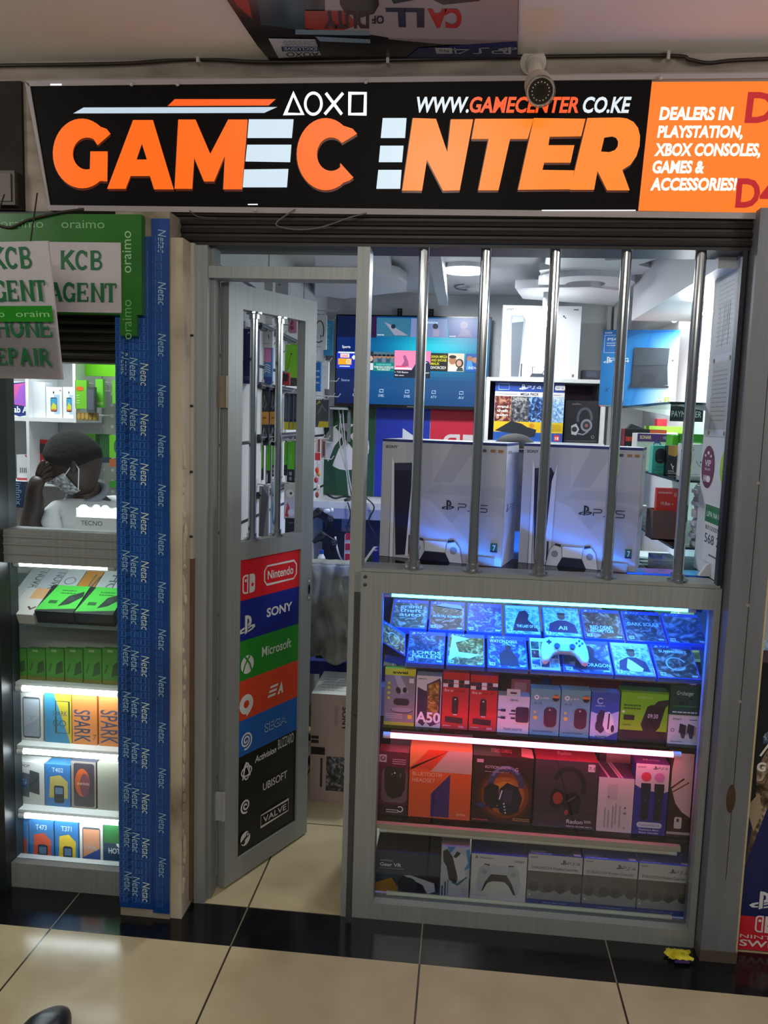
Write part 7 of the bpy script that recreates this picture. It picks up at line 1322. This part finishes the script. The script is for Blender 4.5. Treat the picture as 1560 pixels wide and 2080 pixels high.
# fingers: four unequal, bent against the brow and cheek, and a thumb
fu = (Vector(at(104, 938, PY-.075))-pm).normalized(); fs_ = Vector((.25, -.1, -.9)).normalized(); fn_ = fu.cross(fs_).normalized()
FV = []; FE = []
for k, (o_, ln, bend) in enumerate(((-.024, .062, .25), (-.008, .072, .35), (.008, .068, .5), (.023, .052, .65))):
    p = pm+fs_*o_*.85-fu*.012; d = fu.copy(); b_ = len(FV); FV.append((*p, .0095)); 
    for j, (q_, r) in enumerate(((.42, .0092), (.33, .0085), (.25, .007))):
        d = (d*math.cos(bend*.6)+Vector((.35, .8, -.45)).normalized()*math.sin(bend*.6)).normalized(); p = p+d*ln*q_; FV.append((*p, r)); FE.append((b_+j, b_+j+1))
    FEi = 0
p = pm-fs_*.012-fu*.022; b_ = len(FV); FV += [(*p, .011), (*(p-fs_*.018+fu*.026), .0105), (*(p-fs_*.020+fu*.052), .008)]; FE += [(b_, b_+1), (b_+1, b_+2)]
for g0 in range(5):                                     # each finger its own short chain, all on one hand mesh
    pass
hand = skin('hand', FV, FE, pr, SKIN, 0)
for i in (0, 4, 8, 12, 16): hand.data.skin_vertices[0].data[i].use_root = True
# head: shaped ball, bowed; face towards the left and down
ax_f = Vector((-.86, -.25, -.45)).normalized(); ax_u = Vector((-.38, -.02, .92)); ax_u = (ax_u-ax_f*ax_u.dot(ax_f)).normalized(); ax_s = ax_f.cross(ax_u)
HC = Vector((hx+.005, PY, hz+.012))
def headp(th, ph):                                      # th 0 crown .. pi chin; ph 0 = face
    x = math.sin(th)*math.cos(ph); y = math.sin(th)*math.sin(ph); z = math.cos(th)
    f, s, u = x*.098, y*.076, z*.118
    if x > 0:
        f += .010*math.exp(-((z+.12)/.10)**2-(y/.22)**2)*2.2     # nose
        f += .005*math.exp(-((z+.5)/.10)**2-(y/.4)**2)           # lips
        f -= .007*math.exp(-((z-.08)/.10)**2-((abs(y)-.4)/.2)**2) # eye hollows
        f += .004*math.exp(-((z-.22)/.08)**2-(y/.6)**2)          # brow
    if z < -.2: s *= 1-.35*(-z-.2); f = f*(1-.18*(-z-.2)) if x > 0 else f*(1-.55*(-z-.2))
    return HC+ax_f*f+ax_s*s+ax_u*u
nt_, np_ = 26, 36
m = MB(); vs = [headp(PI*i/nt_, 2*PI*j/np_) for i in range(nt_+1) for j in range(np_)]
m.add(vs, [(i*np_+j, (i+1)*np_+j, (i+1)*np_+(j+1) % np_, i*np_+(j+1) % np_) for i in range(nt_) for j in range(np_)], SKIN); hd = m.build('head', pr, smooth=True)
def hairp(u, v):
    ph = u*2*PI; lim = 1.02+.0*math.cos(ph); lim = 1.05+.75*(1-max(0, math.cos(ph)))*.9; th = v*lim
    p = headp(th, ph); n = (p-HC).normalized(); return p+n*(.012*min(1, (1-v)*8+.1))
m = MB(); m.grid(hairp, 40, 16, HAIR); m.build('hair', pr, smooth=True)
for s in (1, -1):
    m = MB(); e = HC+ax_s*s*.074-ax_f*.008-ax_u*.012
    for r_, w_ in ((1, 1),): m.ball(e, .014, .016, .026, SKIN, 12, 8)
    m.build('ear', hd, smooth=True)
    m = MB(); e = headp(1.50, .42*s); m.ball(e+ax_f*.0, .007, .007, .006, '#d9d4cc', 10, 8); m.ball(e+ax_f*.005, .003, .003, .004, '#15100e', 8, 6); m.build('eye', hd)
m = MB(); m.tube([headp(2.14, .32), headp(2.14, .16)+ax_f*.002, headp(2.15, 0)+ax_f*.003, headp(2.14, -.16)+ax_f*.002, headp(2.14, -.32)], .004, '#3a1c18', 8); m.build('mouth', hd)
# patterned face mask pulled on the cheek with its ear loop
MASK = noise_mat('patterned_mask', ['#2a2c30', '#8a8d92', '#c4c7ca'], 70, 2, .8)
def maskp(u, v):
    ph = -1.25+2.5*u; th = 1.72+.75*v; p = headp(th, ph); return p+(p-HC).normalized()*.006
m = MB(); m.grid(maskp, 18, 10, MASK); fm = m.build('face_mask', pr, smooth=True)
m = MB(); m.tube([maskp(.02, .1), HC-ax_s*.085-ax_f*.018+ax_u*.0, HC-ax_s*.083-ax_f*.02-ax_u*.03, maskp(.02, .9)], .0022, '#d4d6d8', 6); m.build('mask_loop', fm)
# shirt and collar follow the body
SVV = [(pel.x, pel.y, .66, .150, .120), (pel.x, pel.y-.01, .82, .146, .115), (tc[0]+.01, PY+.07, 1.05, .158, .116), (tc[0]+.005, PY+.055, nb_.z-.072, .148, .102), (nb_.x-.004, nb_.y, nb_.z-.02, .088, .08),
 (sh_l[0]+.02, sh_l[1], sh_l[2]-.02, .084, .08), (sh_l[0]-.025, PY-.07, sh_l[2]-.08, .068, .068), (sh_r[0], sh_r[1], sh_r[2]-.025, .084, .08), (sh_r[0]+.05, PY+.17, sh_r[2]-.15, .066, .066)]
skin('shirt', SVV, [(0, 1), (1, 2), (2, 3), (3, 4), (3, 5), (5, 6), (3, 7), (7, 8)], pr, SHIRT, 0)
cd = (Vector((hx, PY, hz))-nb_).normalized(); ca = cd.cross(Vector((0, 1, 0))).normalized(); cb_ = ca.cross(cd)
m = MB(); cc_ = nb_+cd*.012; m.tube([cc_+ca*.068*math.cos(2*PI*i/24)+cb_*.066*math.sin(2*PI*i/24)-cd*.012*math.cos(2*PI*i/24+2.6) for i in range(25)], .013, noise_mat('grey_collar', ['#7a7e8a', '#8c909c'], 20, 3, .85), 10); m.build('collar', pr, smooth=True)
st_ = thing('stool', 'stool under the seated person in the left shop', 'stool', (pel.x, pel.y, 0))
m = MB(); m.tube([(pel.x, pel.y, .44), (pel.x, pel.y, .485)], .17, '#2a2c30', 24); m.build('seat', st_)
for k in range(4): a = PI/4+k*PI/2; m = MB(); m.tube([(pel.x+.1*math.cos(a), pel.y+.1*math.sin(a), .44), (pel.x+.15*math.cos(a), pel.y+.15*math.sin(a), 0)], .012, '#8a8c90', 8); m.build('leg', st_)
